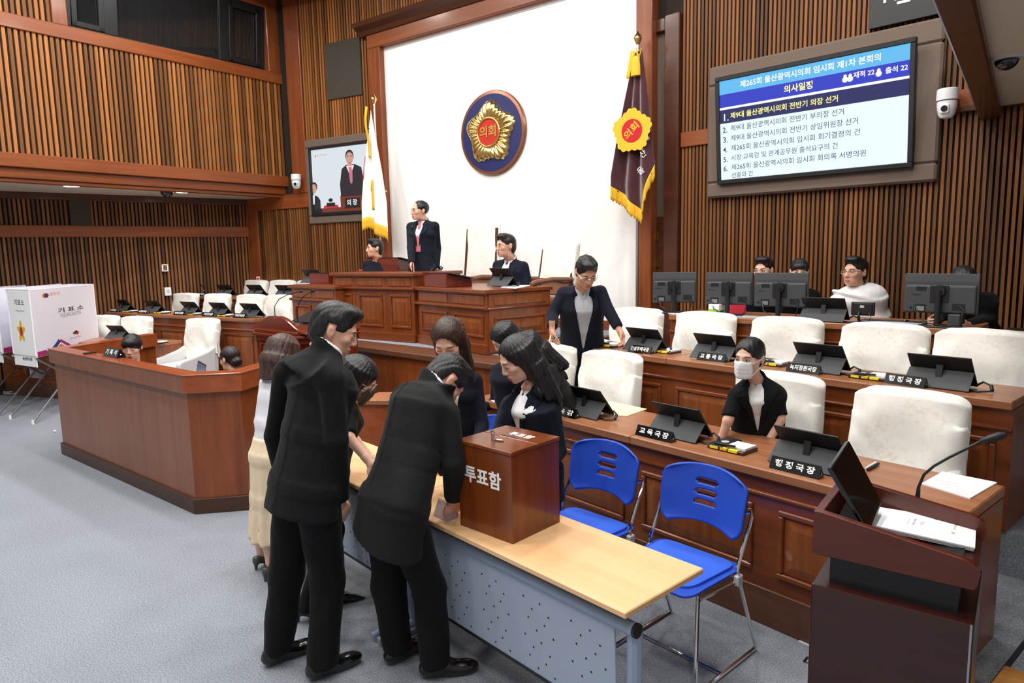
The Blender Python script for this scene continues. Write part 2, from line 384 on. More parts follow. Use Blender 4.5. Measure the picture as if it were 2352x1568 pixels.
# right column of the panel
pc0=onY(1460,300,YW-.16).x; pc1=onY(1496,300,YW-.16).x
o=MB().box(pc0,pc1,YW-.16,YW+.02,0,6.6).build('trim_column','beam_z',bevel=.01); tag(o,'tall wooden column right of the white panel',kind='structure')
# ---- left flank wall (television wall)
a=math.radians(7.4); FL0=Vector((XLo,YW,0)); fu=Vector((-math.cos(a),-math.sin(a),0)); fn=Vector((math.sin(a),-math.cos(a),0))
def onfl(px,py,off=0): return onpl(px,py,FL0+fn*off,fn)
cor=onfl(575,560); pil=onfl(693,200)
FLe=cor+fu*.25
wlf=wallbox('wall_back_left',(FLe.x,FLe.y),(FL0.x,FL0.y),0,6.6,.2,'backing','slatted wall with television left of the white panel')
def fls(p): return (Vector((p.x,p.y,0))-FL0).dot(fu)
Ls=fls(cor)
M0=FL0+fn*.0
zb0=onfl(640,445).z; 
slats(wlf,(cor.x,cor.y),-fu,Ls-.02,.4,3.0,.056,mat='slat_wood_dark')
slats(wlf,(pil.x,pil.y),-fu,fls(pil)-.01,3.0,6.6,.056)
band((cor.x,cor.y),(pil.x+.1,pil.y+.01),2.78,3.02,.05,'beam_x')
# corner post of recess
band(((onfl(557,560)).x,(onfl(557,560)).y),(onfl(600,560).x,onfl(600,560).y),0,2.85,.05,'beam_z')
# ---- gallery wall (upper left)
GY0,GY1=2.2,pil.y
zs0=onX(660,406,XG).z; zs1=onX(653,197,XG).z; zs2=onX(650,172,XG).z; zf=onX(667,430,XG).z; zm=zf-.13
wg=MB().box(XG-.2,XG,GY0,GY1,zs0-.02,zs1+.02).build('wall_left','backing'); tag(wg,'slatted gallery wall below the control room window',kind='structure')
slats(wg,(XG,GY0),(0,1),GY1-GY0-.02,zs0,zs1,.0665)
for ob in [c for c in wg.children]: pass
def yb(y0,y1,z0,z1,x0,x1,mat='beam_y',bevel=.008):
    NT[0]+=1; o=MB().box(x0,x1,y0,y1,z0,z1).build('trim_%d'%NT[0],mat,bevel=bevel); o['kind']='structure'; return o
yb(GY0,GY1,zs1,zs2,XG-.2,XG+.05)
yb(GY0,GY1,zf,zs0,XG-.2,XG+.05)
yb(GY0,GY1+.1,zm,zf,XG-.2,XG-.02)
yb(GY0,GY1+.1,zm-.05,zm,XG-.2,XG-.06)
# pillar at the corner
pp0=onX(662,405,XG).y
q0_=onfl(664,200); q1_=onfl(697,200)
o=band(q0_,q1_,zm,6.6,.05,'beam_z'); o.name='trim_pillar'; tag(o,'wooden corner pillar beside the television',kind='structure')
yb(pp0,q0_.y+.05,zm,6.6,XG-.2,XG+.04,'beam_z')
# window zone
wy0=onX(152,30,XG).y; wy1=onX(612,100,XG).y; zw0=zs2; zw1=onX(606,18,XG).z
yb(onX(117,30,XG).y,wy0,zs2,6.6,XG-.2,XG+.03,'beam_z'); yb(wy1,pp0,zs2,6.6,XG-.2,XG+.03,'beam_z'); yb(wy0,wy1,zw1,6.6,XG-.2,XG+.03)
wgu=MB().box(XG-.2,XG-.03,GY0,onX(117,30,XG).y,zs2,6.6).build('wall_left_upper','backing'); tag(wgu,'slatted gallery wall left of control room window',kind='structure')
slats(wgu,(XG-.02,GY0),(0,1),onX(117,30,XG).y-GY0,zs2,6.6,.0665)
sl=bpy.data.objects.new('slat',_sd['slat_wood']); COL.objects.link(sl); sl.parent=wg; sl.location=(XG+.045,onX(645,100,XG).y,zs2+.02); sl.scale=(.03,.05,1.0)
win=empty('window_1',(0,0,0)); tag(win,'dark control room window with black metal frame',kind='structure')
def wq(y0,y1,z0,z1,dx,name,mat,th=.03):   # leaning panes: top leans into the room
    def X(z): return XG-.13+.1*(z-zw0)/(zw1-zw0)+dx
    MB().add([(X(z0),y0,z0),(X(z0),y1,z0),(X(z1),y1,z1),(X(z1),y0,z1),(X(z0)-th,y0,z0),(X(z0)-th,y1,z0),(X(z1)-th,y1,z1),(X(z1)-th,y0,z1)],
      [(0,1,2,3),(7,6,5,4),(0,4,5,1),(1,5,6,2),(2,6,7,3),(3,7,4,0)]).build(name,mat,win,bevel=.004 if name!='pane' else 0)
ya=onX(262,60,XG).y; yc=onX(520,80,XG).y
wq(wy0,wy1,zw0-.03,zw0+.06,.03,'frame','black_metal'); wq(wy0,wy1,zw1-.06,zw1+.02,.03,'frame','black_metal')
for yy,wd in ((wy0+.04,.05),(ya,.09),(yc,.08),(wy1-.04,.05)): wq(yy-wd,yy+wd,zw0-.03,zw1+.02,.03,'frame','black_metal')
for y0,y1 in ((wy0+.09,ya-.09),(yc+.08,wy1-.09)):
    for aa,bb_ in ((y0,y0+.07),(y1-.07,y1)): wq(aa,bb_,zw0+.06,zw1-.06,.045,'sash','black_metal')
    for aa,bb_ in ((zw0+.06,zw0+.13),(zw1-.13,zw1-.06)): wq(y0,y1,aa,bb_,.045,'sash','black_metal')
for y0,y1 in ((wy0,ya),(ya,yc),(yc,wy1)): wq(y0+.02,y1-.02,zw0,zw1,.0,'pane','dark_glass',.02)
# ---- recess under the gallery
ra=math.radians(11.6); ru=Vector((math.sin(ra),math.cos(ra),0)); rn=Vector((math.cos(ra),-math.sin(ra),0))
RC=Vector((cor.x,cor.y,0))
def onrc(px,py): return onpl(px,py,RC,rn)
pfar=onrc(-260,600); rL=(RC-Vector((pfar.x,pfar.y,0))).length
zr=[onrc(100,y).z for y in (440,458,517,545)]
wr_=wallbox('wall_left_lower',(pfar.x,pfar.y),(RC.x,RC.y),0,3.1,.2,'backing','slatted wall under the gallery soffit')
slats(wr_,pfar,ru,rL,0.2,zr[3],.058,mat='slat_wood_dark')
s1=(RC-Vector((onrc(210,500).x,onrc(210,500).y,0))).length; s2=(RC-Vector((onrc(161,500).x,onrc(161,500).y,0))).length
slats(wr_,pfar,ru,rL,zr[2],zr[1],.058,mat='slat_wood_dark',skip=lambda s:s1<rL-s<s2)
for c in wr_.children:   # slats stand proud on the room side
    c.location=Vector(c.location)+rn*.0
ap=MB().box(0,s2-s1,-.03,0,zr[2],zr[1]).build('fabric_panel','fabric_panel',wr_); pp=RC-ru*s2; ap.matrix_world=fr((pp.x,pp.y,0),ru)
band((pfar.x,pfar.y),(RC.x,RC.y),zr[3],zr[2],.05,'beam_x')
band((pfar.x,pfar.y),(RC.x,RC.y),zr[1],zm+.02,.06,'beam_dark')
so=MB().prism([(XG-.1,GY0),(XG-.1,pil.y+.1),(RC.x-.1,RC.y+.1),(pfar.x-.1,pfar.y)],zm-.03,zm+.02).build('ceiling_recess','stucco'); tag(so,'cream soffit under the gallery',kind='structure')
# ---- right wall
DR=7.1; rw_n=Vector((math.sin(a),math.cos(a),0)); RW0=rw_n*DR; rwu=Vector((math.cos(a),-math.sin(a),0))
def onrw(px,py,off=0): return onpl(px,py,rw_n*(DR-off),rw_n)
q0=onrw(1505,500); q1=Vector((q0.x,q0.y,0))+rwu*7.2
wr2=wallbox('wall_right',(q0.x,q0.y),(q1.x,q1.y),0,6.6,.2,'backing','slatted wall behind the staff monitors')
zR1=onrw(1592,337).z; zR2=onrw(1592,302).z
sA=(onrw(1567,400)-q0).to_2d().length
qs=Vector((q0.x,q0.y,0))+rwu*sA
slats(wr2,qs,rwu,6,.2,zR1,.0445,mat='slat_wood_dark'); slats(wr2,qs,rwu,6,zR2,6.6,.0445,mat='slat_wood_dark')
band(qs,qs+rwu*6,zR1,zR2,.05,'beam_x')
# cased recess with fabric panel and door below it
b0=onrw(1512,200);b1=onrw(1534,200);b2=onrw(1567,200); zd=onrw(1540,72).z
band(b1,b2,.6,zd+.16,.08,'beam_dark'); band(b0,b1,zd,zd+.14,.08,'beam_dark')
zd2=onrw(1520,497).z
o=band(b0,b1,zd2,zd,.015,'fabric_frame',0)
dr=empty('door_1',(0,0,0)); tag(dr,'dark wooden door with brass hinges beside the column',kind='structure')
M=fr((b0.x,b0.y,0),rwu); L=(b1-b0).length
d_=MB().box(0,(Vector((b1.x,b1.y,0))-Vector((b0.x,b0.y,0))).length,-.02,.02,.6,zd2).build('door_leaf','beam_dark',dr,bevel=.004); d_.matrix_world=M
for py in (543,603):
    h=MB().box(.0,.035,-.035,-.02,-.05,.05).build('hinge','brass',dr,bevel=.002); zz=onrw(1515,py).z; h.matrix_world=fr((b0.x,b0.y,zz),rwu)
# ---- right soffit and its beam
P1=onrw(2246,266); P2=onrw(2301,255); zS=P2.z
P1=onpl(2246,266,(0,0,zS-.06),(0,0,1))
o=MB().box(P2.x-.02,4,1.6,6.9,zS,zS+.1).build('ceiling_right','stucco'); tag(o,'stucco soffit above the right seats',kind='structure')
o=MB().box(P1.x,P2.x,1.6,7.6,zS-.06,zS+.9).build('trim_soffit_beam','beam_dark',bevel=.012); tag(o,'dark wooden beam along the soffit edge',kind='structure')
band(onrw(2150,300),onrw(2352,300)+rwu*2.5,zR1+.02,zS+.02,.09,'beam_dark')
# ---- main ceiling with downlights
o=MB().box(-11,3,-3,8,ZC+.2,ZC+.4).build('ceiling','ceiling_dark'); tag(o,'dark ceiling with round downlights',kind='structure')
for y in (.1,2.2,4.2,6.4): MB().box(-11,3,y-.2,y+.2,ZC-.1,ZC+.2).build('beam','ceiling_dark',o)
for x in LX_:
    for y in LY_:
        MB().cyl((x,y,ZC+.07),(x,y,ZC+.2),.13,n=20).build('downlight','lamp',o)
# ---- steps and tiers, right-hand bank
AR=math.radians(-13.3); OR=Vector((-.03,3.18,0))
RX=Vector((math.cos(AR),math.sin(AR),0)); RY=Vector((-math.sin(AR),math.cos(AR),0))
def rl(x,y): p=OR+RX*x+RY*y; return (p.x,p.y)
def rloc(px,py,z):
    p=onz(px,py,z)-Vector((OR.x,OR.y,0)); return p.dot(RX),p.dot(RY)
o=MB().prism([rl(-3.6,.12),rl(-.02,.12),rl(-.02,1.3),rl(-3.6,1.3)],0,.11).build('floor_tier_1','carpet'); tag(o,'low carpeted tier under the front right seats',kind='structure')
o=MB().prism([rl(-4.0,1.3),rl(2.5,1.3),rl(2.5,2.75),rl(-4.0,2.55)],0,.36).build('floor_tier_2','carpet'); tag(o,'carpeted tier under the second right row',kind='structure')
o=MB().prism([rl(-3.1,2.6),rl(2.5,2.75),rl(2.5,5.2),rl(-3.1,4.6)],0,.60).build('floor_tier_3','carpet'); tag(o,'carpeted tier under the staff desks',kind='structure')
o=MB().prism([rl(.02,.25),rl(2.5,.25),rl(2.5,1.3),rl(.02,1.3)],0,.15).build('floor_step','carpet'); tag(o,'carpeted step of the right aisle',kind='structure')
trim(MB().prism([rl(.0,-.2),rl(2.5,-.2),rl(2.5,.25),rl(.0,.25)],0,.155),'step_wood',.006)
trim(MB().prism([rl(.0,1.22),rl(2.5,1.22),rl(2.5,1.55),rl(.0,1.55)],.33,.365),'step_wood',.006)
# ---- left bank tiers
AL=math.radians(11.5); OL=Vector((-12.3,3.4,0)); LX=Vector((math.cos(AL),math.sin(AL),0)); LY=Vector((-math.sin(AL),math.cos(AL),0))
def ll(x,y): p=OL+LX*x+LY*y; return (p.x,p.y)
def lloc(px,py,z):
    p=onz(px,py,z)-Vector((OL.x,OL.y,0)); return p.dot(LX),p.dot(LY)
# ---- podium platform
ZP=.95
pod=[(-8.4,5.32),(-6.17,5.08),(-4.8,4.93),(-3.72,4.84),(-3.95,YW),(-8.4,YW)]
o=MB().prism(pod,0,ZP-.06).build('floor_podium_front','desk_z'); tag(o,'wooden front of the raised podium',kind='structure')
o=MB().prism([(-8.45,5.27),(-6.17,5.03),(-4.8,4.88),(-3.67,4.79),(-3.7,5.0),(-3.95,YW),(-8.45,YW)],ZP-.06,ZP-.003).build('trim_podium_sill','plinth',bevel=.006); tag(o,'dark sill along the podium edge',kind='structure')
o=MB().prism([(-8.3,5.5),(-3.8,5.2),(-3.97,YW),(-8.3,YW)],ZP-.003,ZP).build('floor_podium','carpet'); tag(o,'carpet on the raised podium',kind='structure')
# ================================================================ benches and desks
def rpanel(parent,x0,x1,z0,z1,y,mat='desk_panel',fw=.03,inset=.05,moul='desk_x'):
    """raised and fielded panel on a front at local y (front = -y)"""
    mb=MB()
    for a,b,c,d in ((x0,x1,z0,z0+fw),(x0,x1,z1-fw,z1),(x0,x0+fw,z0+fw,z1-fw),(x1-fw,x1,z0+fw,z1-fw)):
        mb.box(a,b,y-.016,y+.002,c,d)
    mb.build('panel_moulding',moul,parent,bevel=.006)
    i=inset; a,b,c,d=x0+fw+.004,x1-fw-.004,z0+fw+.004,z1-fw-.004
    p=MB(); p.add([(a,y-.001,c),(b,y-.001,c),(b,y-.001,d),(a,y-.001,d),(a+i,y-.012,c+i),(b-i,y-.012,c+i),(b-i,y-.012,d-i),(a+i,y-.012,d-i)],
      [(4,5,6,7),(0,1,5,4),(1,2,6,5),(2,3,7,6),(3,0,4,7)]); p.build('panel',mat,parent)
def bench(label,P0,P1,zt,zb,depth,joints=(),bays=None,plinth=.2,mould=.14,name='official_bench',ends=True,panels=True,cat='desk',top='worktop'):
    P0=Vector((P0[0],P0[1],0));P1=Vector((P1[0],P1[1],0)); u=P1-P0; L=u.length; rz=math.atan2(u.y,u.x)
    r=empty(name,(P0.x,P0.y,0),rz,label,cat)
    xs=[0]+list(joints)+[L]
    for i in range(len(xs)-1):
        bx('worktop',top,r,xs[i]+.001,xs[i+1]-.001,0,depth,zt-.05,zt,bevel=.006)
        bx('front_panel','desk_x',r,xs[i],xs[i+1],.035,.06,zb+plinth,zt-.05)
        if plinth: bx('plinth','plinth',r,xs[i],xs[i+1],.022,.06,zb,zb+plinth,bevel=.004)
        if mould:
            mb=MB(); mb.tube([(xs[i]+.002,.03,zt-mould),(xs[i+1]-.002,.03,zt-mould)],.013,8); mb.build('moulding','desk_x',r,smooth=True)
        if panels:
            seg=xs[i+1]-xs[i]; n=bays or max(1,round(seg/.78)); wv=seg/n
            for k in range(n):
                rpanel(r,xs[i]+k*wv+.07,xs[i]+(k+1)*wv-.07,zb+plinth+.08,zt-mould-.06,.035)
    if ends:
        for x0 in (0,L-.035): bx('end_panel','desk_z',r,x0,x0+.035,.06,depth-.02,zb,zt-.05)
    return r
rb1=bench('long wooden front bench with nameplates right of the ballot table',rl(-3.45,0),rl(-.12,0),.84,0,.57,joints=(1.58,))
rb2=bench('long wooden second bench behind the front right bench',rl(-4.10,1.22),rl(-.28,1.25),1.10,.36,.5,joints=(1.55,),plinth=0,mould=.16)
RP=rl(-.28,1.25)
rb3a=bench('wooden staff desk carrying three large monitors',rl(-3.223,2.14),rl(-2.06,2.28),1.34,.6,.62,plinth=0,mould=.16)
rb3b=bench('wooden staff desk with the small black display',rl(-2.055,2.28),rl(-.825,2.43),1.34,.6,.62,plinth=0,mould=.16)
lb1=bench('wooden front bench left of the stenographers',ll(-.02,.0),ll(3.2,.2),.84,0,.56)
def onz2(px,py,z): return onz(px,py,z).to_2d()
ZL2,ZL3=1.13,1.315
a0,a1=onz2(222,716,ZL2),onz2(570,732,ZL2); e=(a1-a0).normalized(); a0=a0+e*.05; a1=a1+e*.1
A2=math.atan2(e.y,e.x); N2=Vector((-e.y,e.x)); O2=a0
lb2=bench('long wooden second bench on the left',a0,a1,ZL2,.3,.44,plinth=0,mould=.16)
b0,b1=onz2(410,679,ZL3),onz2(660,684,ZL3); e3=(b1-b0).normalized(); b1=b1+e3*.05
A3=math.atan2(e3.y,e3.x); N3=Vector((-e3.y,e3.x)); O3=b0; E2=e; E3=e3
lb3=bench('rear wooden bench on the left below the television',b0,b1,ZL3,.5,.40,plinth=0,mould=.16)
tag(MB().prism([tuple(a0+N2*.06),tuple(a1+N2*.06),tuple(b1+N3*.0),tuple(b0+N3*.0-e3*.3)],0,.36).build('floor_tier_5','carpet'),'carpeted tier under second left row',kind='structure')
tag(MB().prism([tuple(b0+N3*.06),tuple(b1+N3*.06),tuple(b1+N3*1.0),tuple(b0+N3*.9)],0,.54).build('floor_tier_6','carpet'),'carpeted tier under rear left row',kind='structure')
tag(MB().prism([ll(0,.1),ll(3.2,.3),ll(3.3,1.2),ll(0,1.4)],0,.11).build('floor_tier_4','carpet'),'low carpeted tier under the front left seats',kind='structure')
# low desk glimpsed between the two men in black
d=empty('side_desk',(-4.1,3.6,0),0,'plain low wooden desk glimpsed behind the bending man','desk')
d.location=(0,0,0)
sp=[(-4.15,3.38),(-4.18,3.72),(-3.62,4.1),(-3.5,3.78)]
MB().prism(sp,.80,.84).build('worktop','worktop',d,bevel=.004); MB().prism([(-4.12,3.42),(-4.14,3.70),(-3.64,4.06),(-3.53,3.80)],0,.80).build('front_panel','steno_top',d)
# ---------------------------------------------------------------- chairman's podium desk
def podium():
    r=empty('podium_desk',(0,0,0),0,'wooden chairman podium desk with raised centre and two wings','desk')
    zc,zw=1.747,1.592
    pr0=onz(953,658,zw); pr1=onz(1111,666,zw); pr2=onz(1224,652,zw)
    pl1=onz(765,657,zw); 
    pc0=onz(761,626,zc); pc1=onz(951,626,zc)
    def wing(P0,P1,zt,nb,depth,nm,frz=True,widths=None,side=None):
        P0=Vector((P0[0],P0[1],0));P1=Vector((P1[0],P1[1],0)); u=P1-P0; L=u.length
        g=MB(); M=fr((P0.x,P0.y,0),u)
        def put(o): o.matrix_world=M; return o
        class PP: pass
        h=bpy.data.objects.new(nm,bpy.data.meshes.new(nm)); COL.objects.link(h); h.parent=r; h.matrix_local=M
        mb=MB().box(0,L,.03,depth,ZP,zt-.04); me=mb.build(nm,'desk_z'); h.data=me.data; bpy.data.objects.remove(me)
        bx('worktop','desk_x',h,-.03,L+.03,-.01,depth+.02,zt-.04,zt,bevel=.006)
        MB().exx([(-.008,zt-.19),(.005,zt-.2),(.03,zt-.205),(.03,zt-.165),(-.008,zt-.17)],-.012,L+.012).build('moulding','desk_x',h,bevel=.003)
        bx('plinth','desk_x',h,-.005,L+.005,.01,.03,ZP,ZP+.1,bevel=.003)
        ws=widths or [1]*nb; t=sum(ws); x=0
        for w_ in ws:
            wv=L*w_/t
            rpanel(h,x+.07,x+wv-.05,ZP+.16,zt-.25,.03)
            f=MB(); f.box(x+.05,x+wv-.04,.022,.032,zt-.155,zt-.055); f.build('frieze_panel','desk_panel',h,bevel=.006)
            x+=wv
        if side:
            Ls=depth; sM=Matrix.Translation((L,.03,0))@Matrix.Rotation(math.radians(90),4,'Z')
            hs=bpy.data.objects.new('side_panel',MB().box(.02,Ls-.05,-.012,0.0,ZP+.02,zt-.05).build('x','desk_z').data); bpy.data.objects.remove(bpy.data.objects['x'])
            COL.objects.link(hs); hs.parent=r; hs.matrix_local=M@sM
            rpanel(hs,.08,Ls-.1,ZP+.16,zt-.27,-.012)
            MB().box(.08,Ls-.1,-.02,-.01,zt-.16,zt-.07).build('frieze_panel','desk_panel',hs,bevel=.005)
            MB().tube([(.0,-.016,zt-.19),(Ls-.03,-.016,zt-.19)],.012,8).build('moulding','desk_x',hs,smooth=True)
        return h
    k=1.0
    wing(pr0.to_2d(),pr1.to_2d(),zw,2,.86,'right_wing',side=True)
    # left wing mirrors toward the left bank
    p0=onz(664,654,zw)
    wing(p0.to_2d(),pl1.to_2d(),zw,2,.8,'left_wing')
    c1=Vector((pr0.x-.02,pr0.y-.03)); u=(pc1-pc0).to_2d().normalized(); Lc=1.36
    cc0=c1-u*Lc
    wing(cc0,c1,zc,3,.85,'centre_block',widths=[.85,1.15,1.0])
    return r,cc0,c1,pr0,pr1
PD,PC0,PC1,PR0,PR1=podium()
# ---------------------------------------------------------------- stenographers' enclosure
def steno():
    r=empty('stenographer_enclosure',(0,0,0),0,'brown veneered stenographers enclosure with sloping corner','desk')
    P=[Vector(p) for p in ((-8.24,3.81),(-7.80,2.64),(-5.01,2.545),(-4.73,2.84),(-5.12,3.72))]
    def off(k):
        out=[]; n=len(P)
        for i in range(n):
            d=[]
            if i>0: d.append((P[i]-P[i-1]).normalized())
            if i<n-1: d.append((P[i+1]-P[i]).normalized())
            if len(d)==1: nn=Vector((-d[0].y,d[0].x)); out.append(P[i]+nn*k)
            else:
                n0=Vector((-d[0].y,d[0].x));n1=Vector((-d[1].y,d[1].x)); m=(n0+n1).normalized(); out.append(P[i]+m*(k/max(.3,m.dot(n0))))
        return out
    o0,o1,o2,o3=off(-.015),off(0.02),off(.13),off(.09)
    for i in range(len(P)-1):
        def q(a,b): return [tuple(a[i]),tuple(a[i+1]),tuple(b[i+1]),tuple(b[i])]
        MB().prism(q(o0,o2),.95,1.08).build('top_rail','steno_top' if i!=1 else 'steno_wood',r)
        MB().prism(q(off(-.02),off(.13)),1.08,1.092).build('cap','steno_top',r,bevel=.003)
        MB().prism(q(o1,o3),.12,.95).build('wall_panel','steno_wood' if i==1 else 'desk_z',r)
        MB().prism(q(off(.0),o3),0,.12).build('plinth','steno_base',r,bevel=.003)
    MB().prism([(-7.6,3.0),(-5.3,2.9),(-5.3,3.2),(-7.6,3.3)],.70,.73).build('inner_desk','steno_top',r)
    return r
steno()
# ---------------------------------------------------------------- speaker's rostrum
def emblem(parent,M,R,th=.03,txt=True,mats=('gold','emblem_red','gold_deep'),lite=False):
    """five-petalled golden blossom badge with a red disc; local x right, z up, facing -y"""
    seg=200 if not lite else 90; nr=9 if not lite else 4; rs=[]
    def rad(t):
        lob=.5+.5*math.cos(5*(t-math.pi/2)); big=.80+.20*lob**1.1
        return R*big*(1+.045*abs(math.sin(15*(t-math.pi/2)))-.02)
    vs=[];fs=[]
    for i in range(nr+1):
        f=i/nr
        for j in range(seg):
            t=2*math.pi*j/seg; r0=R*.44; r=r0+(rad(t)-r0)*f
            ridge=.5+.5*math.cos(30*(t-math.pi/2)); prof=math.sin(math.pi*min(1,f*.93+.07))**.6
            vs.append((r*math.cos(t),-(.15+ .85*prof*(.55+.45*ridge))*th if i<nr else 0,r*math.sin(t)))
    for i in range(nr):
        for j in range(seg):
            a=i*seg+j;b=i*seg+(j+1)%seg; fs.append((a,b,b+seg,a+seg))
    mb=MB(); mb.add(vs,fs); mb.xf(M); mb.build('petals',mats[0],parent,smooth=True)
    mb=MB(); rr=[]
    for k in range(8):
        q=2*math.pi*k/8; rr.append([((R*.44+R*.035*math.cos(q))*math.cos(2*math.pi*j/48),-th*.6+R*.035*math.sin(q)*1.0,(R*.44+R*.035*math.cos(q))*math.sin(2*math.pi*j/48)) for j in range(48)])
    rr.append(rr[0]); mb.rings(rr,cap=False); mb.xf(M); mb.build('ring',mats[0],parent,smooth=True)
    mb=MB().disc((0,-th*.55,0),(0,-1,0),R*.43,40); mb.xf(M); mb.build('red_disc',mats[1],parent)
    if txt: text('lettering','의회',R*.4,mats[2],parent,M@Matrix.Translation((0,-th*.6,0)),bold=.03,ext=.003,width=R*.66,height=R*.36)
def rostrum():
    z0=.12; p0=onz(572,736,1.29); rz=math.atan2(-.08,1.09)
    r=empty('speaker_rostrum',(p0.x,p0.y,0),rz,'carved red mahogany speaker rostrum with golden blossom emblem','lectern')
    Wd,D=1.06,.62; ch=.16
    def outl(e,y0=0): return [(-e+0,D),(-e,-e*.4+ch*.6),(ch*.3,-e),(Wd-ch*.3,-e),(Wd+e,-e*.4+ch*.6),(Wd+e,D)]
    def body(e): return [(0-e,D),(0-e,ch-e*.5),(ch-e*.5,-e),(Wd-ch+e*.5,-e),(Wd+e,ch-e*.5),(Wd+e,D)]
    MB().prism(body(.05),0,z0).build('base','rostrum_wood',r,bevel=.01)
    MB().prism(body(-.02),z0,1.12).build('body','rostrum_wood',r)
    for zz,e,h in ((.80,.01,.05),(1.10,.02,.05),(1.15,.045,.035)): MB().prism(body(e),zz,zz+h).build('moulding','rostrum_wood',r,bevel=.012,seg=2)
    MB().prism(body(.03),1.185,1.22).build('desk_top','rostrum_wood',r,bevel=.006)
    # crest with two swelling curves
    pr=[]
    n=28
    for i in range(n+1):
        t=i/n; x=-.02+t*(Wd+.04); k=1-abs(2*t-1); z=1.22+.14*(math.sin(min(1,k*1.15)*math.pi/2)**2.2); 
        if k>.97: z-=.012
        pr.append((x,z))
    MB().exy(pr+[(Wd+.02,1.2),(-.02,1.2)],.0,.05).build('crest','rostrum_wood',r,bevel=.008)
    for x0,x1 in ((ch+.02,ch+.18),(Wd-ch-.32,Wd-ch-.04)): rpanel(r,x0,x1,.88,1.07,.02,'rostrum_wood',.025,.02,'rostrum_wood')
    rpanel(r,ch+.02,Wd-ch-.02,.22,.74,.02,'rostrum_wood',.03,.05,'rostrum_wood')
    em=empty('emblem_badge'); em.parent=r
    emblem(em,Matrix.Translation((Wd*.385,-.002,.985))@Matrix.Diagonal((.82,1,1.15,1)),.115,.02,lite=True)
    return r
rostrum()
# ---------------------------------------------------------------- polished lectern at lower right
def lectern():
    X0,X1,Y0,Y1=-.548,-.062,2.47,2.93
    r=empty('lectern',(X0,Y0,0),0,'dark mahogany lectern at lower right with microphone on its slope','lectern')
    W=X1-X0;D=Y1-Y0
    bx('cabinet','lectern_dark',r,0,W,0,D,0,.757,bevel=.006,seg=2)
    bx('neck','black_plastic',r,.05,W-.05,.05,D-.05,.757,.90)
    def side(y0,y1):
        pr=[(0,.868),(W-.01,.868),(W,.885),(W+.005,.92)]
        for i in range(7):
            t=i/6*math.pi/2; pr.append((W+.005-.07*(1-math.cos(t)),.92+.048*math.sin(t)))
        pr+=[(.03,1.028),(0,1.028)]
        MB().exy(pr,y0,y1).build('side_panel','lectern_wood',r,bevel=.003)
    side(0,.028); side(D-.028,D)
    bx('front_board','lectern_wood',r,0,.03,.028,D-.028,.868,1.028,bevel=.003)
    s=MB(); s.add([(.03,.028,.935),(W-.005,.028,.885),(W-.005,D-.028,.885),(.03,D-.028,.935),(.03,.028,.915),(W-.005,.028,.865),(W-.005,D-.028,.865),(.03,D-.028,.915)],
      [(0,1,2,3),(7,6,5,4),(0,4,5,1),(1,5,6,2),(2,6,7,3),(3,7,4,0)]); s.build('slope','lectern_dark',r)
    bx('edge_strip','alu',r,W-.012,W-.006,-.002,.004,.0,.755)
    return r
lectern()
# ---------------------------------------------------------------- ballot tables
TA=math.atan2(-.193,.981); TR=Vector((-1.025,1.972,0)); TU=Vector((.981,-.193,0)).normalized()
def table(k,label,L=1.5):
    p=TR-TU*(1.504*k+L); r=empty('folding_table',(p.x,p.y,0),TA,label,'table','beech topped tables in the middle')
    bx('table_top','beech',r,0,L,0,.48,.695,.72,bevel=.004)
    bx('under_rail','black_metal',r,.05,L-.05,.05,.43,.668,.695)
    MB().tube([(.01,.07,.625),(L-.01,.07,.625)],.026,12).build('top_tube','table_frame',r,smooth='auto')
    for x in (.0,L): MB().cyl((x-.012 if x else -.0,.07,.625),(x+(.0 if x else .012),.07,.625),.027,n=12).build('end_cap','black_metal',r,smooth='auto')
    MB().exx([(.06,.62),(.07,.62),(.085,.215),(.075,.215)],.05,L-.1).build('modesty_panel','table_grey',r,bevel=.002)
    bx('panel_foot_strip','black_metal',r,.05,L-.1,.07,.09,.205,.217)
    hb=MB()
    for cx in [x for x in (.19,.46,.73,1.0,1.27) if x<L-.15]:
        for i in range(4):
            for j in range(4):
                if (i+j)%1==0:
                    x=cx+(i-1.5)*.048+(j-1.5)*.008*0+((j%2)*.024-.012); z=.54-j*.085-.0*i-(i%2)*.04
                    t=(.62-z)/.405; hb.disc((x,.0585+.015*t,z),(0,-1,.04),.0042,10)
    o=hb.build('perforation','hole',r)
    for x in (.03,L-.03):
        MB().tube([(x,.09,.62),(x,.09,.45),(x,.085,.16),(x,.1,.075),(x,.15,.04),(x,.35,.03),(x,.52,.03)],[.028,.028,.026,.024,.022,.018,.016],10).build('leg','table_frame',r,smooth='auto')
        MB().tube([(x,.1,.05),(x,-.12,.03)],[.02,.016],10).build('foot','table_frame',r,smooth='auto')
    return r
table(0,'beech topped folding table carrying the ballot box',1.5)
table(1,'second beech topped folding table where people sign papers',1.2)
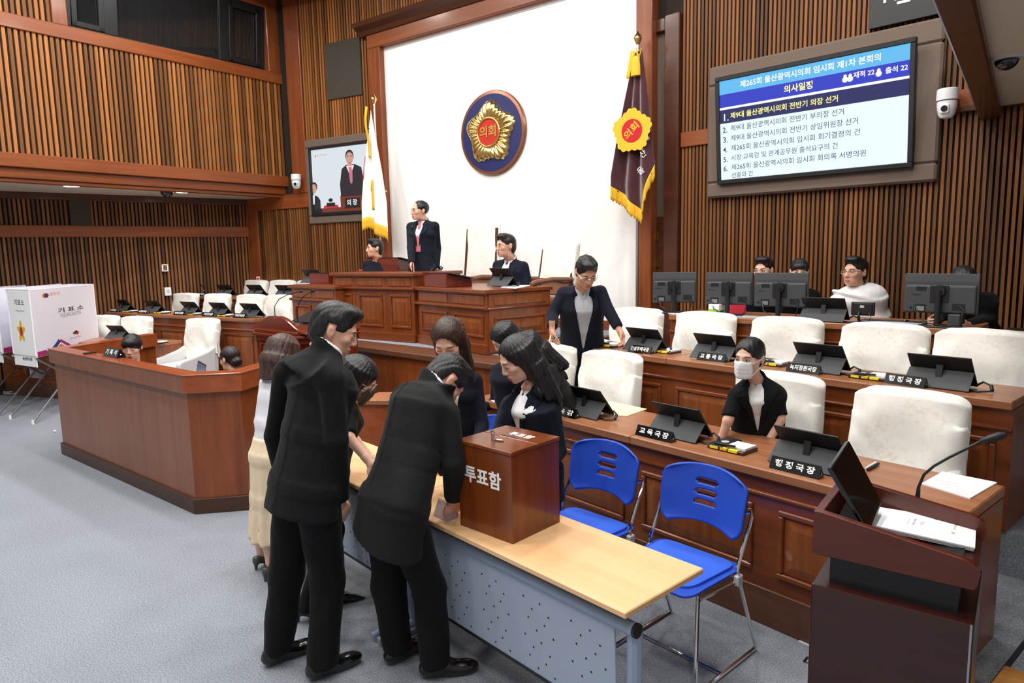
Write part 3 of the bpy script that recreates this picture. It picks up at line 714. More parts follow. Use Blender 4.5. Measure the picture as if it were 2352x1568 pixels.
def ballot():
    p=onz(1178,1251,.72); q=onz(1055,1205,.72); u=(p-q).to_2d().normalized(); rz=math.atan2(u.y,u.x)
    W=(p-q).to_2d().length; D=.325
    r=empty('ballot_box',(q.x,q.y,.72),rz,'brown wooden ballot box with white lettering','box')
    bx('body','ballot_wood',r,.003,W-.003,.003,D-.003,0,.383,bevel=.002)
    bx('lid','ballot_wood',r,0,W,0,D*.52,.384,.402,bevel=.0025); bx('lid','ballot_wood',r,0,W,D*.525,D,.384,.402,bevel=.0025)
    bx('slot','hole',r,W*.30,W*.62,D*.55,D*.57,.4021,.4026)
    text('lettering','투표함',.09,'white_paint',r,Matrix.Translation((W*.47,.003,.252)),bold=.028,width=.225,height=.078)
    text('lid_lettering','투표함',.05,'white_paint',r,Matrix.Translation((W*.55,D*.70,.402))@Matrix.Rotation(math.radians(-90),4,'X'),bold=.028,width=.14,height=.05)
    k=MB().tube([(.0,0,.0),(0,0,.03)],.008,10); k.tube([(-.012,0,.036),(.0,0,.045),(.012,0,.036),(.0,0,.03),(-.012,0,.036)],.003,6)
    k.tube([(0,.0,.004),(.05,.01,.004)],.004,6)
    ko=k.build('lock_key','chrome',None,smooth='auto'); kp=r.matrix_basis@Vector((W*.42,D*.28,.402)); ko.location=kp; tag(ko,'small chrome key standing in the ballot box lid','key'); 
    return r
ballot()
# ---------------------------------------------------------------- blue stacking chairs
def blue_chair():
    r=empty('stacking_chair')
    mb=MB(); n=16; m=8; W=.225
    # seat shell and pad (front = -y)
    def shape(w,d0,d1,z,rd=.07,seg=5):
        pts=[]
        for cx,cy,a0 in ((w-rd,d1-rd,0),(-w+rd,d1-rd,90),(-w+rd*1.2,d0+rd*1.2,180),(w-rd*1.2,d0+rd*1.2,270)):
            for i in range(seg+1):
                a=math.radians(a0+90*i/seg); pts.append((cx+rd*math.cos(a),cy+rd*math.sin(a),z))
        return pts
    s=MB(); A=shape(.235,-.22,.21,.0); B=shape(.225,-.21,.2,.0)
    def cz(p,b): 
        x,y,z=p; return (x,y,b+.012*(x/.23)**2-.03*max(0,(-y-.1)/.12)**2)
    s.rings([[cz(p,.432) for p in B],[cz(p,.442) for p in A],[cz(p,.452) for p in A]],cap=True); s.build('seat_shell','blue_plastic',r,smooth='auto')
    A=shape(.205,-.185,.19,0); B=shape(.19,-.17,.175,0)
    s=MB(); s.rings([[cz(p,.450) for p in A],[cz(p,.465) for p in A],[cz(p,.474) for p in B]],cap=True); s.build('seat_pad','blue_cushion',r,smooth='auto')
    # curved backrest with three slots: grid with holes
    nx,nz=44,34; th=.014
    def bp(u,v):   # u -1..1, v 0..1
        q=abs(2*v-1); wv=.24*(1-.22*q**7)*(.95+.05*v)
        x=u*wv; zz=.585+v*.305-.035*abs(u)**2.5*max(0,2*v-1)-.02*(1-u*u)*max(0,1-2*v)*-1.2
        y=.215+.05*v-.05*u*u
        return Vector((x,y,zz))
    def hole(u,v):
        for v0 in (.36,.54,.72):
            du=max(0,abs(u)-.20); dv=v-v0-.0
            if du*du/(.06**2)+dv*dv/(.045**2)<1: return True
        return False
    bmv=[];fid={};faces=[]
    V=[[bp(-1+2*i/nx,j/nz) for i in range(nx+1)] for j in range(nz+1)]
    mb=MB(); idx={}
    for j in range(nz+1):
        for i in range(nx+1): idx[(i,j)]=len(mb.v); mb.v.append(V[j][i])
    for j in range(nz):
        for i in range(nx):
            if hole(-1+2*(i+.5)/nx,(j+.5)/nz): continue
            mb.f.append((idx[(i,j)],idx[(i+1,j)],idx[(i+1,j+1)],idx[(i,j+1)]))
    o=mb.build('backrest','blue_plastic',r,smooth=True); md=o.modifiers.new('s','SOLIDIFY'); md.thickness=th; md.offset=0
    for sx in (-1,1):
        x=sx*.245
        MB().tube([(sx*.2,.25,.70),(sx*.235,.245,.715),(x,.235,.70),(x,.12,.50),(x,.115,.475),(x,.12,.45),(x,.30,.02)],.0095,8).build('back_tube','chrome',r,smooth='auto')
        MB().tube([(x,.30,.02),(x,.29,.0105),(x,-.20,.0105),(x-sx*.005,-.215,.02),(sx*.215,-.165,.36),(sx*.2,-.14,.425)],.0095,8).build('leg_tube','chrome',r,smooth='auto')
        MB().box(x-.014,x+.014,.10,.145,.40,.45).build('bracket','grey_plastic',r,bevel=.005)
        MB().tube([(sx*.21,-.14,.41),(x,.13,.42)],.008,6).build('seat_rail','chrome',r,smooth='auto')
    MB().tube([(-.245,.0,.0105),(.245,.0,.0105)],.008,6).build('cross_bar','chrome',r,smooth='auto')
    return r
bc=blue_chair()
for i,(x,y,lab) in enumerate(((-1.245,2.93,'blue plastic chair nearest the lectern behind the beech table'),(-1.86,3.05,'blue plastic chair just right of the ballot box'),(-2.72,3.2,'blue plastic chair mostly hidden left of the ballot box'))):
    o=bc if i==0 else copy_tree(bc); o.location=(x,y,0); o.rotation_euler=(0,0,math.radians(-11+i*1.5)); tag(o,lab,'chair','blue stacking chairs')
# ---------------------------------------------------------------- cloth covered armchairs
def grid_obj(name,f,nu,nv,mat,parent,th=.0,closed=False):
    mb=MB(); rs=[[f(i/nu,j/nv) for i in range(nu+(0 if closed else 1))] for j in range(nv+1)]
    mb.rings(rs,cap=False,closed=closed); o=mb.build(name,mat,parent,smooth=True)
    if th: md=o.modifiers.new('s','SOLIDIFY'); md.thickness=th; md.offset=0
    return o
def covered_chair(seed,lite=False):
    rnd=random.Random(seed); r=empty('covered_armchair'); W=.29
    # upholstered shell: base, seat, back, arms (front = -y)
    bx('seat_base','chair_grey',r,-W+.02,W-.02,-.30,.24,.06,.36,bevel=.03,seg=3)
    bx('seat_cushion','chair_grey',r,-W+.075,W-.075,-.33,.16,.36,.46,bevel=.035,seg=3)
    def back(u,v):
        a=2*math.pi*u; hw=W*(1-.06*v); e=5.
        c,s=math.cos(a),math.sin(a); x=hw*math.copysign(abs(c)**(2/e),c); y=.075*math.copysign(abs(s)**(2/3.),s)
        z=.10+v*.90; z-=.05*(abs(x)/hw)**6*(v**4); yy=.235+.10*v
        return (x,y+yy,z)
    mb=MB(); mb.rings([[back(i/28,j/10) for i in range(28)] for j in range(11)],cap=True); mb.build('backrest','chair_grey',r,smooth='auto')
    for sx in (-1,1):
        prs=[(.24,.10),(.26,.66),(.10,.60),(-.12,.555),(-.30,.53),(-.345,.49),(-.34,.10)]
        MB().exx(prs,sx*W-.02 if sx<0 else W-.06,sx*W+.06 if sx<0 else W+.02).build('armrest','chair_grey',r,bevel=.028,seg=3)
    for sx in (-1,1):
        for y in (-.26,.2): MB().cyl((sx*.25,y,0),(sx*.25,y,.07),.02,.025,8).build('foot','chair_wood',r)
    # loose cloth cover over the back with scalloped front edge
    ph=rnd.random()*9; amp=.008+.006*rnd.random(); dr=.08+.12*rnd.random()
    def cov(u,v):
        a=2*math.pi*u; c,s=math.cos(a),math.sin(a); e=4.5; hw=(W+.018)*(1-.05*(1-v)) 
        front=max(0,-s); top=1.018
        low=.56-.16*front**2*math.exp(-(c/.55)**2) if s<0 else .50
        t=v; z=top-(top-low)*max(0,(t-.16)/.84); k=min(1,t/.16)
        rr=.35+.65*math.sqrt(max(0,1-(1-k)**2))
        vz=(z-.10)/.9; yy=.235+.10*vz
        x=hw*rr*math.copysign(abs(c)**(2/e),c)*(1 if k>=1 else 1); y=.094*rr*math.copysign(abs(s)**(2/3.),s)
        zz=z-.05*(abs(x)/hw)**6*(1 if t<.4 else 0)
        wn=noise.noise(Vector((x*5+ph,zz*4,ph+s)))*amp*2.2+noise.noise(Vector((x*14,zz*9+x*6,ph)))*amp
        wn+=amp*1.2*math.sin(13*(zz+.8*abs(x))+ph)*(front)
        y+= -wn*(1 if s<0 else -1)*(.3+.7*min(1,t*2)); 
        zz+=.01*math.sin(c*7+ph)*(1-k)
        if t>.985: zz+=.006*math.sin(40*a)
        return (x,y+yy,zz)
    nu=60 if not lite else 40; nv=26 if not lite else 16
    mb=MB(); rs=[[cov(i/nu,j/nv) for i in range(nu)] for j in range(nv+1)]; mb.rings(rs,cap=False); k=len(mb.v)-0
    mb.f.append(tuple(range(nu)))
    mb.build('cloth_cover','chair_cover',r,smooth=True)
    return r
proto=[covered_chair(s) for s in (1,2,3)]; used=[0,0,0]
def place_chair(p,rz,lab,grp,k):
    k%=3
    o=proto[k] if not used[k] else copy_tree(proto[k]); used[k]=1
    o.location=p; o.rotation_euler=(0,0,rz); tag(o,lab,'chair',grp); return o
RG='cloth covered armchairs on the right'; LG='cloth covered armchairs on the left'
for i,(px,py,lab) in enumerate(((1264,802,'white covered armchair behind the leaning dark haired woman'),(1404,817,'white covered armchair with a creased cloth peak beside the manila envelope'),(1788,856,'white covered armchair behind the masked woman in black'),(2092,888,'largest white covered armchair nearest the lectern'))):
    q=rl(0,1.03); w_=onpl(px,py,(q[0],q[1],0),RY)-Vector((OR.x,OR.y,0)); x=w_.dot(RX); p=rl(x,.70); place_chair((p[0],p[1],.11),AR,lab,RG,i)
R2=['leftmost in the second right row beside the reaching man','second from left in the second right row, before the tissue box','middle one in the second right row, before the sticky notes','fourth in the second right row, before the small black display','rightmost in the second right row, before the printer']
for i,(px,py) in enumerate(((1462,720),(1618,737),(1806,748),(2030,762),(2262,783))):
    q=rl(0,2.12); w_=onpl(px,py,(q[0],q[1],0),RY)-Vector((OR.x,OR.y,0)); x=w_.dot(RX); p=rl(x,1.80); place_chair((p[0],p[1],.36),AR,'white covered armchair '+R2[i],RG,i+1)
for i,(px,py,lab) in enumerate(((466,732,'white covered armchair standing alone beyond the stenographers enclosure'),(315,726,'white covered armchair behind the seated stenographer'),(240,724,'white covered armchair half hidden by the polling booth'))):
    p=onz(px,py,1.13); v=Vector((p.x+12.3,p.y-3.4)); q=ll(0,.9); v=onpl(px,py,(q[0],q[1],0),LY)-Vector((OL.x,OL.y,0)); x=v.dot(LX); q=ll(x,.56); place_chair((q[0],q[1],.11),AL,lab,LG,i)
L2=['leftmost in the second left row','second in the second left row','third in the second left row','fourth in the second left row behind the rostrum crest','fifth in the second left row beside the podium wing']
for i,px in enumerate((385,458,536,602,664)):
    q=O2+N2*.70; p=onpl(px,690,(q.x,q.y,0),(N2.x,N2.y,0)); place_chair((p.x,p.y,.36),A2,'white covered armchair '+L2[i],LG,i+2)
L3=['left one in the rear left row','middle one in the rear left row below the television','right one in the rear left row beside the podium']
for i,px in enumerate((553,616,680)):
    q=O3+N3*.62; p=onpl(px,650,(q.x,q.y,0),(N3.x,N3.y,0)); place_chair((p.x,p.y,.53),A3,'white covered armchair '+L3[i],LG,i)
# ---------------------------------------------------------------- podium armchairs of wood with cloth over the back
def high_chair(hb,lab,p,rz):
    r=empty('podium_armchair',p,rz,lab,'chair')
    bx('seat','chair_brown',r,-.27,.27,-.28,.24,.40,.50,bevel=.03,seg=2)
    for sx in (-1,1):
        MB().tube([(sx*.27,.26,.0),(sx*.27,.27,.5),(sx*.25,.36,hb-.1)],.024,8).build('rear_leg','chair_wood',r,smooth='auto')
        MB().tube([(sx*.28,-.25,0),(sx*.28,-.25,.66)],[.02,.026],8).build('front_leg','chair_wood',r,smooth='auto')
        MB().tube([(sx*.28,.3,.69),(sx*.285,.0,.70),(sx*.285,-.25,.68),(sx*.285,-.31,.66)],[.024,.028,.03,.026],8).build('armrest','chair_brown',r,smooth='auto')
    MB().tube([(-.27,-.24,.37),(.27,-.24,.37)],.025,8).build('apron','chair_wood',r,smooth='auto')
    mb=MB(); mb.add([(-.24,.27,.5),(.24,.27,.5),(.24,.36,hb-.05),(-.24,.36,hb-.05),(-.24,.31,.5),(.24,.31,.5),(.24,.40,hb-.05),(-.24,.40,hb-.05)],[(0,1,2,3),(7,6,5,4),(0,4,5,1),(1,5,6,2),(2,6,7,3),(3,7,4,0)]); mb.build('backrest','chair_brown',r,bevel=.02,seg=2)
    def cov(u,v):
        a=2*math.pi*u; c,s=math.cos(a),math.sin(a); k=min(1,v/.12); rr=math.sqrt(max(.05,1-(1-k)**2)); low=.68 if s<0 else .62
        z=hb-(hb-low)*max(0,(v-.12)/.88)-.03*abs(c)**6
        y=.285+.09*(z-.5)/(hb-.5)+.02+.06*rr*math.copysign(abs(s)**.7,s); x=.29*rr*math.copysign(abs(c)**.45,c)
        n_=noise.noise(Vector((x*6,z*5,hb)))*.016; return (x+n_*.4,y-n_ if s<0 else y+n_,z+.02*math.sin(x*9+hb*3)*v)
    mb=MB(); mb.rings([[cov(i/44,j/22) for i in range(44)] for j in range(23)],cap=False); mb.f.append(tuple(range(44))); mb.build('cloth_cover','chair_cover',r,smooth=True)
    return r
p=onY(1068,600,6.75); high_chair(1.42,'tall white covered chairman armchair behind the standing man',(p.x,p.y,ZP),math.radians(-2))
p=onY(1234,700,6.25); high_chair(1.12,'white covered wooden armchair with brown seat at podium right wing',(p.x-.02,p.y,ZP),math.radians(-14))
# ================================================================ things on the desks and walls
def L2W(o,v): return o.matrix_basis@Vector(v)
def tablet_proto():
    r=empty('tablet_stand'); W=.17
    def slab(p0,p1,th,w0,w1,name,mat,bev=.003):
        d=Vector((0,p1[0]-p0[0],p1[1]-p0[1])).normalized(); n=Vector((0,-d.z,d.y))*th
        a=[(-w0,p0[0],p0[1]),(w0,p0[0],p0[1]),(w1,p1[0],p1[1]),(-w1,p1[0],p1[1])]
        b=[tuple(Vector(q)+n) for q in a]
        return MB().add(a+b,[(0,1,2,3),(7,6,5,4),(0,4,5,1),(1,5,6,2),(2,6,7,3),(3,7,4,0)]).build(name,mat,r,bevel=bev)
    slab((.0,.003),(.10,.10),.006,W*1.04,W*1.02,'folio_flap','folio_grey',.0015)
    slab((.03,.19),(.18,.006),.010,W,W,'tablet','folio_black',.003)
    s=slab((.046,.183),(.185,.012),.0005,W-.01,W-.01,'screen','gloss_black',0); 
    for v in s.data.vertices: v.co+=Vector((0,.0085,.0069))
    slab((.068,.135),(.052,.062),.004,.019,.017,'flap_loop','folio_black',.001)
    MB().tube([(W,.14,.02),(W+.04,.13,.05),(W+.09,.11,.035),(W+.10,.07,.012),(W+.04,.04,.006),(W-.02,.06,.005)],.006,6).build('cable','black_plastic',r,smooth='auto')
    MB().tube([(W+.085,.11,.036),(W+.10,.075,.014)],.010,7).build('plug','black_plastic',r,smooth='auto')
    return r
TP=tablet_proto(); tp_used=[0]
def tablet(p,rz,lab,sc=1,grp='tablets on black folio stands'):
    o=TP if not tp_used[0] else copy_tree(TP); tp_used[0]=1
    o.location=p; o.rotation_euler=(0,0,rz); o.scale=(sc,)*3; tag(o,lab,'tablet',grp); return o
def plate(p0,p1,z,s,lab,h=.062,d=.06,dot='grey_plastic',txtw=.8,group='nameplates',bold=.03):
    p0=Vector((p0[0],p0[1],0));p1=Vector((p1[0],p1[1],0)); u=p1-p0; L=u.length; r=empty('nameplate',(p0.x,p0.y,z),math.atan2(u.y,u.x),lab,'nameplate',group)
    MB().exx([(0,0),(d,0),(d*.5,h)],0,L).build('prism','gloss_black',r,bevel=.0015)
    th=math.atan2(d*.5,h); M=Matrix.Translation((L/2,d*.25-.0004,h*.5))@Matrix.Rotation(-th,4,'X')
    n=len(s.replace(' ','')); hh=h*.62
    text('lettering',s,h*.6,'white_paint',r,M,bold=bold,width=L*txtw,height=hh*.95,ext=.0006)
    MB().disc((L+.0006,d*.5,h*.36),(1,0,0),.006,12).build('dot',dot,r)
    return r
def rp(x,y): return rl(x,y)
# right bench 1
for xr,lab in ((-2.264,'black tablet stand behind the half hidden nameplate of front right bench'),(-1.495,'black tablet stand in the middle of the front right bench before the masked woman'),(-.697,'black tablet stand nearest the lectern on the front right bench'),(-3.05,'black tablet stand at the far left of front right bench behind long haired woman')):
    p=rl(xr-.175,.13); tablet((p[0],p[1],.84),AR,lab)
plate(rl(-2.66,.055),rl(-2.392,.055),.84,'교 육 감','black nameplate half hidden by the long haired woman, reading 교육감')
plate(rl(-1.869,.045),rl(-1.605,.045),.84,'교 육 국 장','black nameplate reading 교육국장 with a bright reflection')
plate(rl(-.992,.04),rl(-.735,.04),.84,'행 정 국 장','large black nameplate nearest the lectern, reading 행정국장')
# right bench 2
R2T=[(-3.552,1.33,'black tablet stand before the reaching man'),(-2.93,1.36,'black tablet stand beside the reaching hand in the second right row'),(-2.084,1.378,'black tablet stand before the second covered chair of the second right row'),(-1.265,1.385,'black tablet stand right of the masked woman in the second right row'),(-.519,1.353,'black tablet stand at the right end of the second right row')]
for x,y,lab in R2T:
    p=rl(x-.175+(.0 if x!=-2.93 else .17),y); tablet((p[0],p[1],1.10),AR,lab)
for a_,b_,s,lab in (((-3.859,1.225),(-3.641,1.245),'시민건강국장','small black nameplate before the reaching man, reading 시민건강국장'),((-2.992,1.285),(-2.759,1.295),'건설주택국장','small black nameplate reading 건설주택국장'),((-2.331,1.32),(-2.096,1.335),'교 통 국 장','black nameplate of the second right row reading 교통국장'),((-1.603,1.316),(-1.368,1.31),'녹지정원국장','scratched black nameplate reading 녹지정원국장'),((-.975,1.34),(-.735,1.31),'행 정 국 장','black nameplate above the largest covered chair, reading 행정국장')):
    plate(rl(*a_),rl(*b_),1.10,s,lab,bold=.022 if len(s)>5 and ' ' not in s else .03)
# staff desk tablet
q=rl(-1.87,2.34); tablet((q[0],q[1],1.34),AR+math.radians(6.9),'black tablet stand before the man in white shirt')
# left benches
for i,(px0,px1,py,s,lab) in enumerate(((239,263,717,'시민소통담당관','tiny black nameplate at the left end of second left bench'),(308,335,720,'소방본부장','tiny black nameplate second on the second left bench'),(388,419,724,'경제산업실장','tiny black nameplate third on the second left bench'),(452,480,727.5,'시민안전실장','tiny black nameplate fourth on the second left bench'),(521,553,731,'기획조정실장','tiny black nameplate fifth on the second left bench beside the rostrum'))):
    a_=onz2(px0,py,ZL2);b_=onz2(px1,py+.6,ZL2); d_=E2; m=(a_+b_)/2; a_=m-d_*.13; b_=m+d_*.13
    k=(a_-O2).dot(N2); a_=a_+N2*(.045-k); k=(b_-O2).dot(N2); b_=b_+N2*(.045-k)
    plate(a_,b_,ZL2,s,lab,bold=.022)
    t=m+d_*.06; k=(t-O2).dot(N2); t=t+N2*(.12-k); tablet((t.x,t.y,ZL2),A2,'small black tablet stand '+('first','second','third','fourth','fifth')[i]+' from left on the second left bench')
for i,(px0,px1,py,s,pt) in enumerate(((467,492,678,'환경국장',446),(522,545,679,'수소산업국장',508),(594,619,680.5,'도시국장',578),(None,None,0,'',645))):
    if px0:
        m=(onz2(px0,py,ZL3)+onz2(px1,py,ZL3))/2; k=(m-O3).dot(N3); m=m+N3*(.04-k)
        plate(m-E3*.13,m+E3*.13,ZL3,s,'tiny black nameplate '+('first','second','third')[i]+' on the rear left bench',bold=.022)
    t=onpl(pt,676,(O3.x+N3.x*.1,O3.y+N3.y*.1,0),(N3.x,N3.y,0)); tablet((t.x,t.y,ZL3),A3,'small black tablet stand '+('first','second','third','fourth')[i]+' from left on the rear left bench')
t=onz(258,779,.84); tablet((t.x,t.y,.84),AL,'black tablet stand beside the polling booth on the front left bench')
# notepads
def notepad(p,rz,z,lab):
    r=empty('memo_box',(p[0],p[1],z),rz,lab,'memo pad','memo boxes with paper and tabs')
    bx('tray','lectern_dark',r,0,.225,0,.15,0,.018,bevel=.003); bx('lid','black_plastic',r,-.005,.095,0,.205,.018,.024,bevel=.002)
    bx('paper_block','paper',r,.10,.215,.035,.148,.018,.030); 
    for i,(a_,b_) in enumerate(((.02,.07),(.085,.125),(.135,.19))): bx('index_tab','yellow' if i!=1 else 'gold_cloth',r,a_,b_,-.004,.02,.008,.021)
    MB().tube([(.03,.03,.028),(.16,.028,.036)],.006,7).build('pen','black_plastic',r,smooth='auto')
    MB().disc((.045,.11,.0245),(0,0,1),.022,18).build('seal','grey_plastic',r)
    return r
notepad(rl(-1.41,.12),AR,.84,'dark memo box with white paper on front right bench before the masked woman')
notepad(rl(-2.86,1.40),AR,1.10,'dark memo box with yellow tabs beside the second tablet of the second right row')
notepad(rl(-3.45,1.36),AR,1.10,'dark memo box before the reaching man')
notepad(rl(-1.20,1.36),AR,1.10,'dark memo box left of the rightmost tablet of second right row')
notepad(rl(-1.92,1.42),AR,1.10,'dark memo box half hidden by the masked woman hair')
t=onz(338,789,.84); notepad((t.x,t.y),AL,.84,'dark memo box with white paper on the front left bench end')
for i,px in enumerate((280,352,424,497)):
    t=onpl(px,718,(O2.x+N2.x*.1,O2.y+N2.y*.1,0),(N2.x,N2.y,0)); notepad((t.x,t.y),A2,ZL2,'tiny memo box %s on the second left bench'%('first','second','third','fourth')[i])
def sheet(name,lab,cat,pts,z,mat,th=.002,grp=None,n=1):
    P=[onz2(px,py,z) for px,py in pts]; o=MB().prism([tuple(p) for p in P],z,z+th).build(name,mat); return tag(o,lab,cat,grp)
sheet('manila_envelope','manila envelope lying on the front right bench','envelope',[(1385,953),(1440,956),(1486,940),(1400,922)],.84,'manila',.004)
pr=sheet('paper_stack','loose white handwritten papers at right end of front bench','paper',[(2117,1112),(2228,1146),(2290,1110),(2165,1085)],.84,'paper',.006)
for i in range(4):
    a_=onz(2150+i*10,1102+i*8,.8465);b_=onz(2200+i*8,1112+i*8,.8465); MB().tube([a_,b_],.0007,4).build('writing','ink_light',None).parent=pr
for i,(c0,m) in enumerate(((1990,'white_plastic'),(1998,'black_plastic'))):
    a_=onz(1988+i*4,1076+i*2,.85);b_=onz(2012+i*6,1062+i*2,.85); tag(MB().tube([a_,b_],[.006,.0065],8).build('marker_pen',m,smooth='auto'),('white marker pen lying on the front right bench','black marker pen lying on the front right bench')[i],'pen','marker pens')
sheet('paper','white paper on the bench left of the long haired woman','paper',[(1124,917),(1140,910),(1152,916),(1135,924)],.84,'paper')
sheet('paper','white documents before the reaching man','paper',[(1345,785),(1380,790),(1400,782),(1362,776)],1.10,'paper',.004)
# ---- monitors on the staff desks
def monitor(p,rz,lab,W=.245):
    r=empty('monitor',p,rz,lab,'monitor','large monitors seen from behind')
    Hh,z0=.29,.10
    b=MB(); b.exx([(0,z0),(.028,z0),(.028,z0+Hh),(.006,z0+Hh),(0,z0+Hh*.8)],-W,W); b.build('housing','dark_plastic',r,bevel=.004)
    b=MB(); b.exx([(-.018,z0+.004),(.004,z0+.004),(.004,z0+Hh*.73),(-.018,z0+Hh*.70)],-W*.95,W*.95); b.build('rear_cover','dark_plastic',r,bevel=.01,seg=2)
    bx('screen','gloss_black',r,-W+.008,W-.008,.0281,.0295,z0+.015,z0+Hh-.008)
    bx('mount_plate','black_plastic',r,-.06,.06,-.024,-.018,z0+.08,z0+.205,bevel=.002)
    MB().cyl((0,-.024,z0+.165),(0,-.045,z0+.165),.045,.04,18).build('pivot','black_plastic',r,smooth='auto')
    MB().tube([(0,-.045,.01),(0,-.045,z0+.17)],.021,12).build('stand_neck','black_plastic',r,smooth='auto')
    bx('stand_foot','black_plastic',r,-.13,.13,-.09,.10,0,.012,bevel=.004)
    bx('port_recess','black_metal',r,-.155,-.085,-.0195,-.018,z0+.01,z0+.065); bx('port_recess','black_metal',r,.085,.165,-.0195,-.018,z0+.025,z0+.075)
    bx('port_plate','alu',r,-.145,-.095,-.0205,-.0195,z0+.016,z0+.05); bx('corner_plate','dark_plastic',r,-.20,-.165,-.021,-.018,z0+.008,z0+.07,bevel=.002)
    MB().disc((-.182,-.0215,z0+.035),(0,-1,0),.010,14).build('lock_hole','hole',r)
    bx('socket_plate','black_metal',r,-.155,-.085,-.0195,-.018,z0+.165,z0+.195)
    text('brand','SAMSUNG',.02,'folio_black',r,Matrix.Translation((-.15,-.0185,z0+.135)),bold=.02,width=.06)
    MB().tube([(-.14,-.02,z0+.03),(-.12,-.06,z0-.03),(-.05,-.07,.03),(.06,-.06,.014)],.004,6).build('cable','black_plastic',r,smooth='auto')
    MB().tube([(.13,-.02,z0+.06),(.17,-.05,z0+.03),(.15,-.06,z0-.07),(.08,-.06,.016)],.004,6).build('cable','black_plastic',r,smooth='auto')
    return r
A3R=AR+math.radians(6.9)
def stf(x,y):   # along staff desk front, from left end
    p=Vector(rl(-3.223,2.14)); u=Vector((math.cos(A3R),math.sin(A3R))); n=Vector((-u.y,u.x)); q=p+u*x+n*y; return (q.x,q.y)
def sx(px,off=.2):
    p=Vector(rl(-3.223,2.14)); u=Vector((math.cos(A3R),math.sin(A3R))); n=Vector((-u.y,u.x)); q=onpl(px,650,(p.x+n.x*off,p.y+n.y*off,0),(n.x,n.y,0)).to_2d(); return (q-p).dot(u)
for px,off,drz,lab in ((1549,.16,24,'monitor beside the wooden column, back turned'),(1674,.16,14,'monitor above the tissue box'),(1793,.12,3,'monitor with sticky notes under its edge'),(2161,.12,-3,'rightmost monitor hiding the typing man')):
    q=stf(sx(px,off),off); m=monitor((q[0],q[1],1.34),A3R+math.radians(drz),lab,.205 if px<1700 else (.225 if px<1900 else .24))
    if px==1790:
        for k in range(3): bx('sticky_note','sticky',m,-.19+k*.052,-.145+k*.052,.0,.0006,.10,.155)
    if px==1663: bx('sticky_note','sticky',m,.165,.21,.0,.0006,.10,.15)
# small display, tissue box, keyboard, mouse, stand, printer
q=stf(sx(1985,.12),.12); r=empty('small_display',(q[0],q[1],1.34),A3R,'small black display seen from behind on staff desk','display')
bx('housing','black_plastic',r,-.085,.085,-.012,.012,.06,.165,bevel=.004); bx('rear_cover','black_plastic',r,-.07,.07,-.02,-.012,.07,.155,bevel=.003); bx('label','grey_plastic',r,-.018,.012,-.0206,-.02,.122,.14)
MB().tube([(-.02,-.02,.09),(-.02,-.035,.06),(-.02,-.01,.01)],.01,8).build('stand','black_plastic',r,smooth='auto'); MB().cyl((-.02,0,0),(-.02,0,.01),.045,n=18).build('base','black_plastic',r)
MB().tube([(.05,-.02,.08),(.07,-.04,.05),(.05,-.03,.01),(-.02,.02,.006)],.003,5).build('cable','black_plastic',r,smooth='auto')
q=stf(sx(1640,.08),.08); r=empty('tissue_box',(q[0],q[1],1.34),A3R,'white and green tissue box on the staff desk','tissue box')
bx('box','white_paint',r,-.05,.05,0,.20,.0,.105,bevel=.002); bx('print_band','green_print',r,-.0505,.0505,-.0008,0,.0,.06); bx('side_print','green',r,.0502,.0508,.02,.1,.0,.05)
text('lettering','깨끗한나라',.02,'flag_blue',r,Matrix.Translation((0,-.0009,.083)),width=.05,squash=1)
def tis(u,v):
    a_=2*math.pi*u; rr=.035*(1-v*.7)*(1+.3*math.sin(3*a_)); return (rr*math.cos(a_)-.02*v,.09+rr*math.sin(a_)*.7,.104+.07*v+.01*math.sin(5*a_)*v)
mb=MB(); mb.rings([[tis(i/24,j/6) for i in range(24)] for j in range(7)],cap=True); mb.build('tissue','paper',r,smooth=True)
q=stf(sx(2048,.15),.14); r=empty('keyboard',(q[0],q[1],1.34),A3R,'grey keyboard before the man in white shirt','keyboard'); bx('body','grey_plastic',r,-.22,.22,0,.13,0,.018,bevel=.004)
for j in range(4): bx('key_row','dark_plastic',r,-.21,.21,.012+j*.03,.036+j*.03,.018,.022)
q=stf(sx(2085,.2),.2); r=empty('computer_mouse',(q[0],q[1],1.34),A3R,'black computer mouse on the staff desk','mouse'); MB().sph((0,0,.012),(.03,.055,.022)).build('body','black_plastic',r,smooth=True); bx('wheel','grey_plastic',r,-.003,.003,-.035,-.015,.026,.036)
q=stf(sx(2200,.1),.07); r=empty('desk_speaker',(q[0],q[1],1.34),A3R,'small grey speaker cube under the rightmost monitor','speaker'); bx('body','dark_plastic',r,-.045,.035,0,.08,.005,.10,bevel=.006); bx('clip','black_plastic',r,.035,.05,.0,.08,.03,.105,bevel=.004)
for x0,x1,off,lab,m in ((1500,1600,.06,'white papers at the left end of the staff desk','paper'),(1560,1640,.05,'pale folder lying under the left monitor','grey_plastic'),(1690,1760,.06,'grey ruler lying before the sticky note monitor','grey_plastic'),(1795,1835,.05,'white papers beside the masked staff woman','paper')):
    a_=stf(sx(x0,off),off);b_=stf(sx(x1,off),off); u=(Vector(b_)-Vector(a_)); n=Vector((-u.y,u.x)).normalized()*.16
    tag(MB().prism([a_,b_,tuple(Vector(b_)+n),tuple(Vector(a_)+n)],1.34,1.346).build('document',m),lab,'paper','papers on the staff desk')
